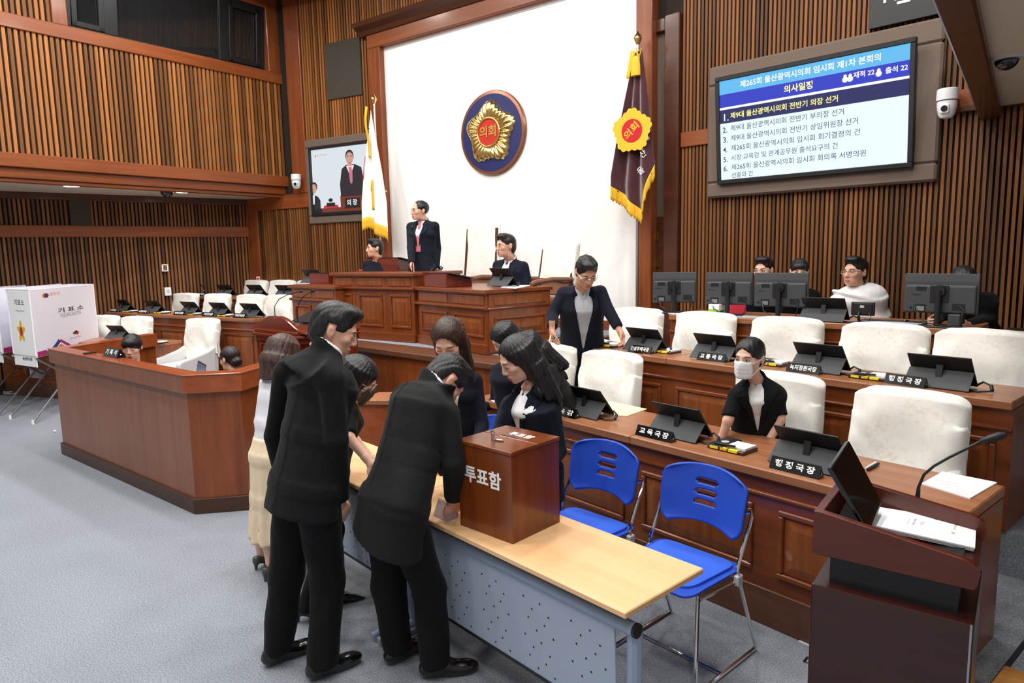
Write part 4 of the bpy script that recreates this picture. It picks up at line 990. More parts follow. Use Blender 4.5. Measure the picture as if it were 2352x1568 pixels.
# red folder held at the staff desk
q=stf(sx(1683,.45),.42); tag(MB().box(q[0]-.12,q[0]+.14,q[1],q[1]+.02,1.341,1.445).build('red_folder','pinkred'),'red folder standing behind the tissue box','folder')
q=Vector(rl(-.78,2.52)); r=empty('printer_table',(q.x,q.y,.6),A3R,'low black printer table right of the staff desk','table'); bx('top','black_plastic',r,.02,.75,.0,.5,.50,.53); 
for x in (.05,.68): 
    for y in (.05,.42): bx('leg','black_metal',r,x,x+.03,y,y+.03,0,.5)
r=empty('printer',(q.x,q.y,1.13),A3R,'dark grey printer at right edge of the staff desks','printer'); bx('body','dark_plastic',r,.05,.72,.03,.47,.0,.17,bevel=.012,seg=2); bx('lid','black_plastic',r,.07,.70,.05,.45,.17,.19,bevel=.006); bx('tray_recess','black_metal',r,.2,.6,.12,.38,.19,.193); bx('front_tray','dark_plastic',r,.12,.66,.02,.03,.03,.1,bevel=.003)
# ---- podium furniture
pzw=1.592; pzc=1.747
uR=(PR1-PR0).to_2d().normalized(); aR=math.atan2(uR.y,uR.x); uC=(PC1-PC0).normalized(); aC=math.atan2(uC.y,uC.x)
def pbox(px0,px1,py,z,h0,h1,d,ang,off,lab):
    """slope-topped reading box on the podium"""
    a_=onz2(px0,py,z); b_=onz2(px1,py,z); L=(b_-a_).length; r=empty('reading_box',(a_.x,a_.y,z),ang,lab,'reading box','wooden reading boxes on the podium')
    MB().exx([(0,0),(d,0),(d,h0),(0,h1)],0,L).build('body','rostrum_wood',r,bevel=.004)
    M=Matrix.Translation((0,0,h1+.002)); mb=MB(); mb.add([(.02,.01,h1+.002),(L+.06,.01,h1+.002),(L+.06,d-.02,h0+.002),(.02,d-.02,h0+.002),(.02,.01,h1+.012),(L+.06,.01,h1+.012),(L+.06,d-.02,h0+.012),(.02,d-.02,h0+.012)],[(3,2,1,0),(4,5,6,7),(0,1,5,4),(1,2,6,5),(2,3,7,6),(3,0,4,7)]); mb.build('flat_screen','gloss_black',r,bevel=.002)
    return r
pbox(838,910,622.5,pzc,.10,.16,.34,aC,0,'wooden reading box with flat screen at the chairman place')
pbox(968,1061,657.5,pzw,.08,.145,.34,aR,0,'wooden reading box on the right podium wing')
pbox(711,764,651.5,pzw,.08,.135,.3,aC,0,'wooden reading box on the left podium wing')
def pp(px,py,z): return onz2(px,py,z)
a_,b_=pp(829,622,pzc),pp(885,622,pzc); plate(a_,a_+(b_-a_),pzc,'의 장','large black chairman nameplate reading 의장',h=.16,d=.15,txtw=.62)
a_,b_=pp(996,657,pzw),pp(1032,657.5,pzw); plate(a_,b_,pzw,'의사입법담당관','small nameplate on right podium wing reading 의사입법담당관',h=.065,bold=.02,dot='emblem_red',txtw=.85)
a_,b_=pp(720,651.5,pzw),pp(748,652,pzw); plate(a_,b_,pzw,'사무처장','small nameplate on the left podium wing reading 사무처장',h=.055,bold=.02,dot='green')
t=pp(966,622,pzc); tablet((t.x,t.y,pzc),aC,'black tablet stand before the standing chairman',1.02)
t=pp(1122,659,pzw); tablet((t.x+.03,t.y+.1,pzw),aR,'black tablet stand at the corner of right podium wing',1.0)
t=pp(700,651,pzw); tablet((t.x,t.y+.05,pzw),aC,'black tablet stand on the left podium wing',.95)
sheet('paper','white papers beside the seated man with glasses','paper',[(1150,660),(1185,663),(1222,655),(1190,650)],pzw,'paper',.004)
t=pp(823,623,pzc); tag(MB().box(t.x-.06,t.x+.06,t.y+.05,t.y+.2,pzc,pzc+.02).build('red_cloth','pinkred',bevel=.006),'red gavel cloth beside the chairman nameplate','cloth')
def mic(name,lab,p,pts,hr=.013,base=None,hl=.05,mat='black_plastic'):
    r=empty(name,p,0,lab,'microphone','gooseneck microphones')
    pts=[Vector(q) for q in pts]; MB().tube(pts,[.006]+[.0045]*(len(pts)-1),7).build('gooseneck',mat,r,smooth='auto')
    d=(pts[-1]-pts[-2]).normalized(); MB().tube([pts[-1]-d*.01,pts[-1],pts[-1]+d*hl*.3,pts[-1]+d*hl*.8,pts[-1]+d*hl],[.006,hr*.7,hr,hr,hr*.5],10).build('foam_head',mat,r,smooth='auto')
    if base: 
        MB().cyl((0,0,0),(0,0,.02),base,base*.8,18).build('base',mat,r,smooth='auto')
    return r
p=pp(910,614,pzc); P=Vector((p.x,p.y+.2,pzc+.06)); e=onY(914,537,P.y); 
mic('desk_microphone','microphone leaning toward the standing chairman',P,[(0,0,0),(.02,0,.06),(.10,0,.16),(e.x-P.x,0,e.z-P.z)],.018,.0)
p=onY(947,605,PC1.y+.3); e=onY(948,528,PC1.y+.3); mic('desk_microphone','microphone upright before the standing chairman',(p.x,p.y,pzc),[(0,0,0),(0,0,.12),((e.x-p.x)*.5,0,.25),(e.x-p.x,0,e.z-pzc)],.016)
# ---- rostrum top: tablet and two microphones
zr_=1.22
p=onz(683,746,zr_); r=empty('rostrum_tablet',(p.x,p.y+.12,zr_),math.radians(-4),'black tablet lying sloped on the speaker rostrum','tablet')
MB().add([(-.30,.0,.02),(.22,.0,.02),(.22,.28,.12),(-.30,.28,.12),(-.30,0,.01),(.22,.0,.01),(.22,.28,.11),(-.30,.28,.11)],[(0,1,2,3),(7,6,5,4),(0,4,5,1),(1,5,6,2),(2,6,7,3),(3,7,4,0)]).build('slab','folio_black',r,bevel=.002); bx('stand','black_plastic',r,-.2,.15,.05,.25,0,.03)
for k,(bx_,by_,hx,hy,lab) in enumerate(((631,716,692,668,'left gooseneck microphone on the speaker rostrum'),(683,728,720,668,'right gooseneck microphone on the speaker rostrum'))):
    Yk=p.y+.05+.1*(1-k); b_=onY(bx_,by_,Yk); h_=onY(hx-4,hy+2,Yk); b_.z=max(b_.z,zr_+.0); d=h_-b_
    mic('rostrum_microphone',lab,(b_.x,b_.y,zr_),[(0,0,0),(.0,0,d.z*.25+b_.z-zr_),(d.x*.2,0,d.z*.62+b_.z-zr_),(d.x*.55,0,d.z*.85+b_.z-zr_),(d.x,0,h_.z-zr_)],.013,.06 if k else .03)
# ---- lectern at lower right: leaning black display, conference microphone, booklets
r=empty('leaning_display',(-.52,2.53,.935),0,'black laptop with its screen leaning back on the lectern','laptop')
def q3(px,py,Y): return onY(px,py,Y)
c=[q3(1909,1075,2.53),q3(1996,1222,2.53),q3(2024,1150,2.80),q3(1951,1012,2.80)]
bk=[v+Vector((-.016,0,-.004)) for v in c]; off=Vector((-.52,2.53,.935))
MB().add([v-off for v in c+bk],[(0,1,2,3),(7,6,5,4),(0,4,5,1),(1,5,6,2),(2,6,7,3),(3,7,4,0)]).build('screen_lid','gloss_black',r,bevel=.003)
lo=[c[1],c[2]]; MB().add([lo[0]-off,lo[1]-off,lo[1]-off+Vector((-.10,0,.03)),lo[0]-off+Vector((-.10,0,.03)),lo[0]-off+Vector((0,0,-.015)),lo[1]-off+Vector((0,0,-.015)),lo[1]-off+Vector((-.10,0,.015)),lo[0]-off+Vector((-.10,0,.015))],[(0,1,2,3),(7,6,5,4),(0,4,5,1),(1,5,6,2),(2,6,7,3),(3,7,4,0)]).build('keyboard_base','black_plastic',r)
def slz(x): return .935-(x+.518)*(.05/.451)    # lectern slope height
b0=onpl(2110,1180,(0,0,.915),(0,0,1)); r=empty('conference_microphone',(b0.x,b0.y,slz(b0.x)),math.radians(-28),'black conference microphone with green lit button','microphone')
rs=[]
for i in range(9):
    t=i/8; x=-.085+.17*t; hw=.035*(1-.35*max(0,(t-.55)/.45)**2)*(.8+.2*min(1,t*6)); h=.034*(1-.55*t)+.006
    rs.append([(x,hw*math.copysign(abs(math.cos(a_))**.6,math.cos(a_)),h*max(0,math.copysign(abs(math.sin(a_))**.6,math.sin(a_)))) for a_ in [2*math.pi*j/20 for j in range(20)]])
mb=MB(); mb.rings(rs,cap=True); mb.build('base','black_plastic',r,smooth='auto')
emitm('green_led',(60,255,90),2.5)
gb=MB(); 
for a_,b_ in (((.03,-.013),(.03,.013)),((.03,.013),(.048,.013)),((.048,.013),(.048,-.013)),((.048,-.013),(.03,-.013))): gb.tube([(a_[0],a_[1],.027-.12*(a_[0]-.03)),(b_[0],b_[1],.027-.12*(b_[0]-.03))],.0022,6)
gb.build('lit_button','green_led',r)
Mi=(Matrix.Translation((b0.x,b0.y,slz(b0.x)))@Matrix.Rotation(math.radians(-28),4,'Z')).inverted()
base_=onY(2106,1150,b0.y); gn=[(2106,1150),(2110,1118),(2122,1090),(2145,1070),(2180,1050),(2250,1015)]
gp=[Mi@onY(px,py,b0.y-.0) for px,py in gn]; gp[0]=Vector((gp[0].x,gp[0].y,.03))
MB().tube([gp[0],gp[0].lerp(gp[1],.5),gp[1]],[.011,.009,.006],10).build('socket','black_plastic',r,smooth='auto')
MB().tube(gp,.0055,8).build('gooseneck','black_metal',r,smooth='auto')
e0,e1=Mi@onY(2250,1015,b0.y),Mi@onY(2312,996,b0.y); MB().tube([e0,e0.lerp(e1,.15),e0.lerp(e1,.4),e0.lerp(e1,.8),e1],[.007,.012,.0155,.0155,.008],12).build('foam_head','black_plastic',r,smooth='auto')
MB().tube([(-.08,0,.02),(-.12,.005,.03),(-.16,.01,.03)],[.008,.007,.004],8).build('cable','black_plastic',r,smooth='auto')
r=empty('booklets',(-.3,2.6,.9),0,'stack of white stapled booklets on the lectern slope','booklet'); 
cs=[(1990,1211),(2018,1172),(2239,1208),(2236,1266)]
P=[]
for px,py in cs:
    rr=ray(px,py); # intersect slope plane z=.935-(x+.518)*.1109
    k=.05/.451; t=(.935-k*(.518)-H+.006)/(rr.z+k*rr.x); P.append(CAM+rr*t)
off=Vector((-.3,2.6,.9))
for i,dz in enumerate((0.0,.006,.012)):
    sh=Vector((.002*i,-.003*i,dz)); MB().add([v-off+sh for v in P]+[v-off+sh+Vector((0,0,.005)) for v in P],[(3,2,1,0),(4,5,6,7),(0,1,5,4),(1,2,6,5),(2,3,7,6),(3,0,4,7)]).build('booklet','paper',r)
u=(P[2]-P[1]).normalized(); v=(P[0]-P[1]).normalized(); n=u.cross(v); n=n if n.z>0 else -n
# print lines run across the page, reading from the right side of the lectern
Mp=Matrix(((-v.x,-n.x,-u.x,0),(-v.y,-n.y,-u.y,0),(-v.z,-n.z,-u.z,0),(0,0,0,1)))
def onpage(a_,b_): return P[1]-off+(P[2]-P[1])*a_+(P[0]-P[1])*b_+Vector((.004,-.006,.0178))
for s,a_,b_,wd,mt in (('투표용지 수령확인',.42,.5,.075,'ink'),('제9대 울산광역시의회 전반기',.36,.5,.08,'ink_light'),('울산광역시의회',.82,.45,.05,'ink'),('본회의',.5,.5,.04,'ink_light')):
    M_=Matrix.Translation(onpage(a_,b_))@Mp; text('print',s,.01,mt,r,M_,width=wd)
MB().disc(onpage(.82,.75)+Vector((0,0,.0004)),n,.006,10).build('print_logo','orange',r)
# power plug and cable beside the lectern
r=empty('floor_socket',(0,0,0),0,'wall socket with black plug low on the front right bench','socket')
s0=Vector(rl(-.80,.015)); P0=onpl(1848,1490,(s0.x,s0.y,0),RY); bxz=MB().box(-.03,.03,-.012,.005,-.035,.035).build('socket_plate','grey_plastic',r,bevel=.003); bxz.matrix_local=fr(P0,RX)
MB().tube([P0-RY*.01,P0-RY*.05-Vector((0,0,.015))],[.014,.012],10).build('plug','dark_plastic',r,smooth='auto')
MB().tube([P0-RY*.05-Vector((0,0,.015)),P0-RY*.1-Vector((0.03,0,.06)),P0-RY*.13-Vector((.02,0,.14)),(P0.x+.05,P0.y-.16,.03),(P0.x+.12,P0.y-.16,.008)],.006,8).build('cable','black_plastic',r,smooth='auto')
# papers and acrylic holder on the ballot table
sheet('paper','white ballot papers half hidden by the ballot box','paper',[(1015,1168),(1053,1173),(1053,1143),(1030,1150)],.72,'paper',.003)
p=onz(1030,1190,.72); r=empty('acrylic_holder',(p.x,p.y,.72),TA,'clear acrylic sign holder under the sleeve of the bending man','sign holder'); plain('acrylic',(220,214,236),.1,alpha=.45)
MB().exx([(-.03,0),(-.026,0),(.004,.08),(.034,0),(.03,0),(.0,.074)],-.08,.03).build('holder','acrylic',r)
# ---- stenographers' things
a_,b_=onz2(236,818,1.092),onz2(262,822,1.092); plate(a_,a_+Vector((.27,.0)),1.092,'기 록 석','black nameplate on the stenographers enclosure, reading 기록석',h=.085,d=.08,dot='flag_white',bold=.012)
a_,b_=onz(192,812,1.10),onz(221,808,1.10); tag(MB().tube([a_,b_],.010,8).build('voice_recorder','black_plastic',smooth='auto'),'slim black recorder lying on the stenographers enclosure','recorder')
r=empty('steno_laptop',(-5.75,3.02,.73),math.radians(-18),'open laptop with bluish screen inside the enclosure','laptop'); emitm('screen_blue',(96,118,150),.5)
for nm,m,e,yy in (('lid','black_plastic',0,.0),('screen','screen_blue',.012,-.002)):
    MB().add([(-.18+e,.0+yy*0,.02+e),(.18-e,.0,.02+e),(.18-e,.07,.32-e),(-.18+e,.07,.32-e)],[(0,1,2,3)]).build(nm,m,r).location=(0,yy*2,0)
bx('keyboard_base','black_plastic',r,-.18,.18,-.22,0,0,.018,bevel=.003)
# ================================================================ things on the walls
# ---- big emblem
p=onY(1134,306,YW); r=empty('council_emblem',(p.x,YW,p.z-.57),0,'large round navy emblem with golden blossom on white wall','emblem')
Rm=.565; M=Matrix.Translation((0,-.05,.57))
mb=MB(); mb.rings([[(rr*math.cos(2*math.pi*j/72),y,.57+rr*math.sin(2*math.pi*j/72)) for j in range(72)] for rr,y in ((Rm,0),(Rm,-.03),(Rm-.012,-.045),(Rm-.05,-.05),(Rm-.055,-.04))],cap=True); mb.build('rim','copper_rim',r,smooth='auto')
MB().disc((0,-.0505,.57),(0,-1,0),Rm-.05,72).build('navy_field','emblem_navy',r)
em=empty('blossom'); em.parent=r
emblem(em,Matrix.Translation((-.02,-.051,.575)),.43,.075)
# ---- large agenda screen on the right wall
def frame3(c4):   # c4: TL,TR,BR,BL world corners -> origin bottom-left matrix and size
    TL,TR,BR,BL=c4; u=(BR-BL).normalized(); n0=(TL-BL); v=(n0-u*n0.dot(u)).normalized(); return BL,u,v,(BR-BL).length,n0.length
fo=.10
fq=[onrw(1626,157,fo),onrw(2150,40,fo),onrw(2149,415,fo),onrw(1622,456,fo)]
u=rwu; z0=(fq[2].z+fq[3].z)/2; z1=(fq[0].z+fq[1].z)/2; x0=0; W=(fq[2]-fq[3]).to_2d().length
r=empty('agenda_screen',(fq[3].x,fq[3].y,z0),math.atan2(u.y,u.x),'large wall screen listing the session agenda in a taupe frame','screen')
Hh=z1-z0; fw=.13
for i,(a_,b_,c_,d_) in enumerate(((0,W,0,.16),(0,W,Hh-.20,Hh),(0,.16,.16,Hh-.2),(W-.25,W,.16,Hh-.2))): bx('surround','fabric_frame',r,a_,b_,0,.09,c_,d_,bevel=.02)
bx('surround_back','fabric_frame',r,.1,W-.1,.06,.09,.1,Hh-.1)
# tilted display
Rb=Matrix.LocRotScale(Vector((fq[3].x,fq[3].y,z0)),Euler((0,0,math.atan2(u.y,u.x))),None).inverted()
n_=rw_n
def dc(px,py,off): return Rb@onrw(px,py,fo+off)
BLd,BRd=dc(1645,425,.03),dc(2096,383,.03); TLd,TRd=dc(1647,178,.12),dc(2107,84,.12)
zb=(BLd.z+BRd.z)/2; zt=(TLd.z+TRd.z)/2; xl=(BLd.x+TLd.x)/2; xr=(BRd.x+TRd.x)/2; tilt=math.atan2(.09,zt-zb); DH=math.hypot(.09,zt-zb); DW=xr-xl
Md=Matrix.Translation((xl,-.03,zb))@Matrix.Rotation(tilt,4,'X')
def dbox(name,mat,x0,x1,z0,z1,y0,y1,bev=0):
    mb=MB().box(x0,x1,y0,y1,z0,z1); mb.xf(Md); return mb.build(name,mat,r,bevel=bev)
bz=.045
for a_,b_,c_,d_ in ((0,DW,0,bz),(0,DW,DH-bz,DH),(0,bz,bz,DH-bz),(DW-bz,DW,bz,DH-bz)): dbox('bezel','black_plastic',a_,b_,c_,d_,-.02,.04,.006)
E_=1.0
for nm,c_ in (('scr_white',(236,250,252)),('scr_sky',(92,186,240)),('scr_blue',(28,48,196)),('scr_navy',(12,22,92)),('scr_yellow',(255,250,150)),('scr_ink',(40,50,96)),('scr_pure',(255,255,255))): emitm(nm,c_,1.0)
SW,SH=DW-2*bz,DH-2*bz; Ms=Md@Matrix.Translation((bz,-.006,bz))
sc_=empty('display'); sc_.parent=r
def sq(name,mat,x0,x1,z0,z1,y=0.):
    mb=MB().quad((x0*SW,y,z0*SH),(x1*SW,y,z0*SH),(x1*SW,y,z1*SH),(x0*SW,y,z1*SH)); mb.xf(Ms); return mb.build(name,mat,sc_)
sq('page','scr_white',0,1,0,1,.003); sq('title_band','scr_sky',0,1,.865,1,.0015); sq('subtitle_band','scr_blue',0,1,.735,.865,.0015); sq('rule','scr_pure',0,1,.712,.735,.001); sq('current_item_band','scr_navy',0,1,.575,.712,.0015)
def st(s,x,z,wd,mat,bold=.0,align='LEFT',h=None):
    return text('lettering',s,.1,mat,sc_,Ms@Matrix.Translation((x*SW,-.0,z*SH)),bold=bold,width=wd*SW,align=align,ext=.001)
st('제265회 울산광역시의회 임시회 제1차 본회의',.5,.93,.74,'scr_pure',.02,'CENTER'); st('의사일정',.46,.80,.155,'scr_yellow',.03,'CENTER'); st('재적 22',.74,.815,.10,'scr_pure',.02); st('출석 22',.89,.805,.10,'scr_pure',.02)
for cx in (.70,.725,.86):
    for zz,rr in ((.825,.011),(.795,.018)):
        mb=MB().disc((cx*SW,-.001,zz*SH),(0,-1,0),rr*SW*.8,14); mb.xf(Ms); mb.build('icon','scr_pure',sc_)
its=[('1.','제9대 울산광역시의회 전반기 의장 선거',.63,.60,'scr_yellow',.02,'scr_pure'),('2.','제9대 울산광역시의회 전반기 부의장 선거',.505,.63,'scr_ink',0,'scr_ink'),('3.','제9대 울산광역시의회 전반기 상임위원장 선거',.405,.70,'scr_ink',0,'scr_ink'),('4.','제265회 울산광역시의회 임시회 회기결정의 건',.305,.71,'scr_ink',0,'scr_ink'),('5.','시장·교육감 및 관계공무원 출석요구의 건',.205,.60,'scr_ink',0,'scr_ink'),('6.','제265회 울산광역시의회 임시회 회의록 서명의원',.11,.74,'scr_ink',0,'scr_ink')]
for n1,s,z,wd,m,b_,m2 in its:
    st(n1,.015,z,.028,m2,.01); st(s,.065,z+.008,wd,m,b_)
st('선출의 건',.065,.035,.13,'scr_ink')
# ---- television on the left flank
RbT=fr((0,0,0),-fu)
def tf(px,py,off=.06): return onfl(px,py,off)
tq=[tf(699,323),tf(868,300),tf(877,507),tf(710,514)]
z0=(tq[2].z+tq[3].z)/2; z1=(tq[0].z+tq[1].z)/2; P0_=tq[3]; W=(tq[2]-tq[3]).to_2d().length; Hh=z1-z0
r=empty('television',(P0_.x,P0_.y,z0),math.atan2(-fu.y,-fu.x),'wall television showing the chairman in a taupe frame','television')
for a_,b_,c_,d_ in ((0,W,0,.13),(0,W,Hh-.13,Hh),(0,.09,.13,Hh-.13),(W-.09,W,.13,Hh-.13)): bx('surround','fabric_frame',r,a_,b_,0,.06,c_,d_,bevel=.015)
tx0,tx1,tz0,tz1=.09,W-.09,.13,Hh-.13
for a_,b_,c_,d_ in ((tx0,tx1,tz0,tz0+.05),(tx0,tx1,tz1-.04,tz1),(tx0,tx0+.03,tz0,tz1),(tx1-.03,tx1,tz0,tz1)): bx('bezel','black_plastic',r,a_,b_,-.02,.05,c_,d_,bevel=.004)
sx0,sx1,sz0,sz1=tx0+.03,tx1-.03,tz0+.05,tz1-.04; SWt,SHt=sx1-sx0,sz1-sz0
for nm,c_ in (('tv_bg',(222,232,238)),('tv_suit',(30,30,42)),('tv_skin',(206,160,138)),('tv_white',(250,250,252)),('tv_tie',(206,120,140)),('tv_wood',(122,46,28)),('tv_black',(14,14,18)),('tv_red',(196,40,70)),('tv_hair',(34,30,30)),('tv_grey',(150,165,180)),('tv_orange',(240,130,20))): emitm(nm,c_,.95)
tv=empty('display'); tv.parent=r; tvn=[0]
def tp(mat,pts,name='picture'):
    tvn[0]+=1; y=.02-.0006*tvn[0]; MB().add([(sx0+x*SWt,y,sz0+z*SHt) for x,z in pts],[tuple(range(len(pts)))]).build(name,mat,tv)
def el(mat,cx,cz,rx,rz,n=20): tp(mat,[(cx+rx*math.cos(2*math.pi*i/n),cz+rz*math.sin(2*math.pi*i/n)) for i in range(n)])
tp('tv_bg',[(0,0),(1,0),(1,1),(0,1)],'picture_background')
tp('tv_wood',[(0,0),(1,0),(1,.07),(0,.07)])
tp('tv_suit',[(.46,.2),(.82,.2),(.84,.42),(.80,.66),(.70,.715),(.56,.715),(.49,.66),(.45,.42)])
tp('tv_white',[(.565,.70),(.69,.70),(.65,.60),(.63,.52),(.60,.60)]); tp('tv_tie',[(.60,.68),(.65,.68),(.66,.60),(.655,.45),(.635,.41),(.615,.45),(.605,.6)])
el('tv_hair',.625,.845,.066,.098); el('tv_skin',.625,.815,.058,.09); tp('tv_skin',[(.59,.76),(.66,.76),(.665,.69),(.585,.69)]); tp('tv_hair',[(.585,.845),(.61,.85),(.61,.84),(.585,.835)]); tp('tv_hair',[(.64,.85),(.665,.845),(.665,.835),(.64,.84)]); tp('tv_red',[(.605,.745),(.645,.745),(.64,.735),(.61,.735)])
tp('tv_wood',[(.45,.05),(.84,.05),(.84,.24),(.45,.24)]); tp('tv_suit',[(.45,.23),(.84,.23),(.82,.26),(.46,.26)]); tp('tv_black',[(.52,.045),(.76,.045),(.76,.20),(.52,.20)])
text('picture_lettering','의 장',.1,'tv_white',tv,Matrix.Translation((sx0+.64*SWt,.02-.0006*30,sz0+.125*SHt)),bold=.02,width=.16*SWt)
tp('tv_red',[(.16,.06),(.42,.07),(.40,.11),(.18,.11)]); tp('tv_black',[(.22,.09),(.36,.09),(.36,.15),(.22,.15)]); el('tv_black',.29,.19,.035,.03); 
tp('tv_suit',[(0,.06),(.12,.06),(.12,.20),(.08,.26),(0,.30)]); el('tv_hair',.03,.42,.05,.075); el('tv_skin',.025,.39,.04,.075); tp('tv_white',[(0,.29),(.03,.29),(.02,.14),(0,.14)])
tp('tv_black',[(0,.0),(.14,.0),(.14,.06),(0,.06)]); el('tv_orange',.08,.90,.012,.016,8); 
text('picture_lettering','울산광역시의회',.1,'tv_grey',tv,Matrix.Translation((sx0+.19*SWt,.02-.0006*32,sz0+.905*SHt)),width=.17*SWt)
# ---- dark fabric panel above the television
bq=[tf(743,103,.05),tf(824,83,.05),tf(831,214,.05),tf(752,233,.05)]
z0=(bq[2].z+bq[3].z)/2; z1=(bq[0].z+bq[1].z)/2; r=empty('acoustic_panel',(bq[3].x,bq[3].y,z0),math.atan2(-fu.y,-fu.x),'dark square loudspeaker panel above the television','panel'); bx('cloth_front','fabric_panel',r,0,(bq[2]-bq[3]).to_2d().length,0,.04,0,z1-z0,bevel=.006); bx('back_frame','backing',r,.02,(bq[2]-bq[3]).to_2d().length-.02,.04,.05,.02,z1-z0-.02)
# ---- flags
def flag(lab,px,top,bot,Y,draw,cat='flag'):
    p=onY(px,top,Y); zt=p.z; r=empty('flag_on_pole',(p.x,Y,ZP),0,lab,cat); h=zt-ZP
    MB().cyl((0,0,0),(0,0,.03),.16,.14,20).build('foot','steel',r,smooth='auto')
    MB().cyl((0,0,.03),(0,0,h-.12),.019,.017,12).build('pole','steel',r,smooth='auto')
    mb=MB(); mb.rings([[(rr*math.cos(2*math.pi*j/16),rr*math.sin(2*math.pi*j/16),h+z) for j in range(16)] for rr,z in ((.015,-.13),(.02,-.12),(.03,-.10),(.048,-.06),(.042,-.03),(.02,-.005),(.004,.02))],cap=True); mb.build('finial','gold',r,smooth='auto')
    draw(r,h); return r
def cloth(name,mat,r,f,nu,nv,th=.004):
    mb=MB(); mb.rings([[f(i/nu,j/nv) for i in range(nu+1)] for j in range(nv+1)],cap=False,closed=False); o=mb.build(name,mat,r,smooth=True); md=o.modifiers.new('s','SOLIDIFY'); md.thickness=th; return o
def council(r,h):
    zt,zb=h-.22,h-1.98
    def base(u,v):
        wv=.05+.26*min(1,v*1.05)**.9; x=-.28*min(1,v*1.1)**.9+2*wv*.9*u*.93-.02*(1-v)*0; low=zb+.30*abs(u-.68)/.68 if u<.68 else zb+.50*(u-.68)/.32
        z=zt+(low-zt)*v; y=-.06-.045*math.cos(u*15)*min(1,v*1.6)-.03*math.cos(u*6+1)*v; return (x,y,z)
    cloth('cloth','velvet',r,base,60,36)
    def fringe(u,v):
        a_=base(u,1.0); hl=.15+.012*math.sin(u*150); return (a_[0]+.006*math.sin(u*90)*v,a_[1]-.008,a_[2]+.025-(hl)*v)
    cloth('fringe','gold_cloth',r,fringe,140,3,.006)
    mb=MB(); mb.tube([(.0,-.03,h-.16),(.02,-.07,h-.22),(.06,-.08,h-.28),(.05,-.085,h-.33)],.008,6); mb.tube([(.04,-.08,h-.22),(.09,-.09,h-.20),(.07,-.09,h-.27),(.03,-.085,h-.25)],.006,6); mb.build('cord','gold_cloth',r,smooth='auto')
    mb=MB(); mb.rings([[(.025+rr*math.cos(2*math.pi*j/14),-.1+rr*.6*math.sin(2*math.pi*j/14),z) for j in range(14)] for rr,z in ((.03,h-.27),(.045,h-.30),(.055,h-.38),(.058,h-.48))],cap=True); mb.build('tassel','gold_cloth',r,smooth='auto')
    cloth('ribbon','gold_cloth',r,lambda u,v:(-.06-.05*v+.05*u,-.05-.02*v,h-.18-.30*v-.02*u),4,8)
    # badge and lettering follow the cloth
    ub,vb=.50,.52; c0=Vector(base(ub,vb)); th_=.0; em=empty('badge'); em.parent=r
    Mb=Matrix.Translation((c0.x+.0,c0.y-.075,c0.z+.02))@Matrix.Rotation(math.radians(0),4,'Y')
    def bad(R0,scal,seg=80):
        return [(R0*(1+scal*abs(math.sin(10*t)))*(.93+.07*math.cos(5*(t-math.pi/2)))*math.cos(t),0,R0*(1+scal*abs(math.sin(10*t)))*(.93+.07*math.cos(5*(t-math.pi/2)))*math.sin(t)) for t in [2*math.pi*i/seg for i in range(seg)]]
    mb=MB().add([Mb@Vector(q) for q in bad(.235,.08)],[tuple(range(80))]); mb.build('gold_blossom','gold_cloth',em)
    mb=MB().disc((0,-.003,0),(0,-1,0),.128,32); mb.xf(Mb); mb.build('red_disc','flag_red',em)
    text('lettering','의회',.12,'gold_cloth',em,Mb@Matrix.Translation((0,-.004,0))@Matrix.Rotation(math.radians(-42),4,'Y'),bold=.02,width=.2,height=.1)
    for s,uu,vv in (('울',.80,.83),('산',.87,.77),('광',.94,.70)):
        q=base(uu,vv); text('motto',s,.11,'white_paint',r,Matrix.Translation((q[0],q[1]-.03,q[2]))@Matrix.Rotation(math.radians(-35),4,'Y'),width=.075)
flag('maroon velvet council flag with golden fringe right of the white wall',1465,76,0,YW-.32,council)
def national(r,h):
    zt,zb=h-.22,h-1.95
    def base(u,v):
        x=-.19*min(1,v*1.2)*(1-u)+.02+ (.30*u*min(1,v*1.3)-.02); z=zt-(zt-zb-.14*(1-abs(2*u-.3)))*v; y=.03-.05*math.cos(u*12)*min(1,v*2)-.06*(1-u)*v; return (x-.03,y-.07,z)
    cloth('cloth','flag_white',r,base,40,34)
    def fringe(u,v):
        a_=base(u,1.0); return (a_[0],a_[1]-.004,a_[2]+.02-(.17+.01*math.sin(u*120))*v)
    cloth('fringe','gold_cloth',r,fringe,100,3,.006)
    cloth('ribbon','gold_cloth',r,lambda u,v:(-.07+.05*u-.02*math.sin(v*4),-.11-.02*math.sin(v*6),h-.16-.75*v-.02*u),4,16)
    cloth('ribbon','gold_cloth',r,lambda u,v:(-.01+.05*u,-.12,h-1.25-.45*v),4,8)
    # red and black markings
    def patch(name,mat,u0,u1,v0,v1,slant=0):
        cloth(name,mat,r,lambda u,v:(lambda q:(q[0],q[1]-.02,q[2]))(base(u0+(u1-u0)*u,v0+(v1-v0)*v+slant*u)),8,8,.002)
    cloth('red_half_disc','flag_red',r,lambda u,v:(lambda q:(q[0]-.004,q[1]-.008,q[2]))(base(.0+.16*u*math.sin(math.pi*v),.40+.24*v)),6,14,.002)
    for k in range(3): patch('bar','ink',.22+.09*k,.27+.09*k,.66,.74,-.03)
    for k in range(3): patch('bar','ink',.02,.12,.16+.03*k,.175+.03*k)
    MB().tube([(.02,.0,h-1.42),(.16,.02,h-1.42)],.016,8).build('clamp','steel',r,smooth='auto')
flag('white national flag with golden fringe beside the television',858,219,0,YW-.30,national)
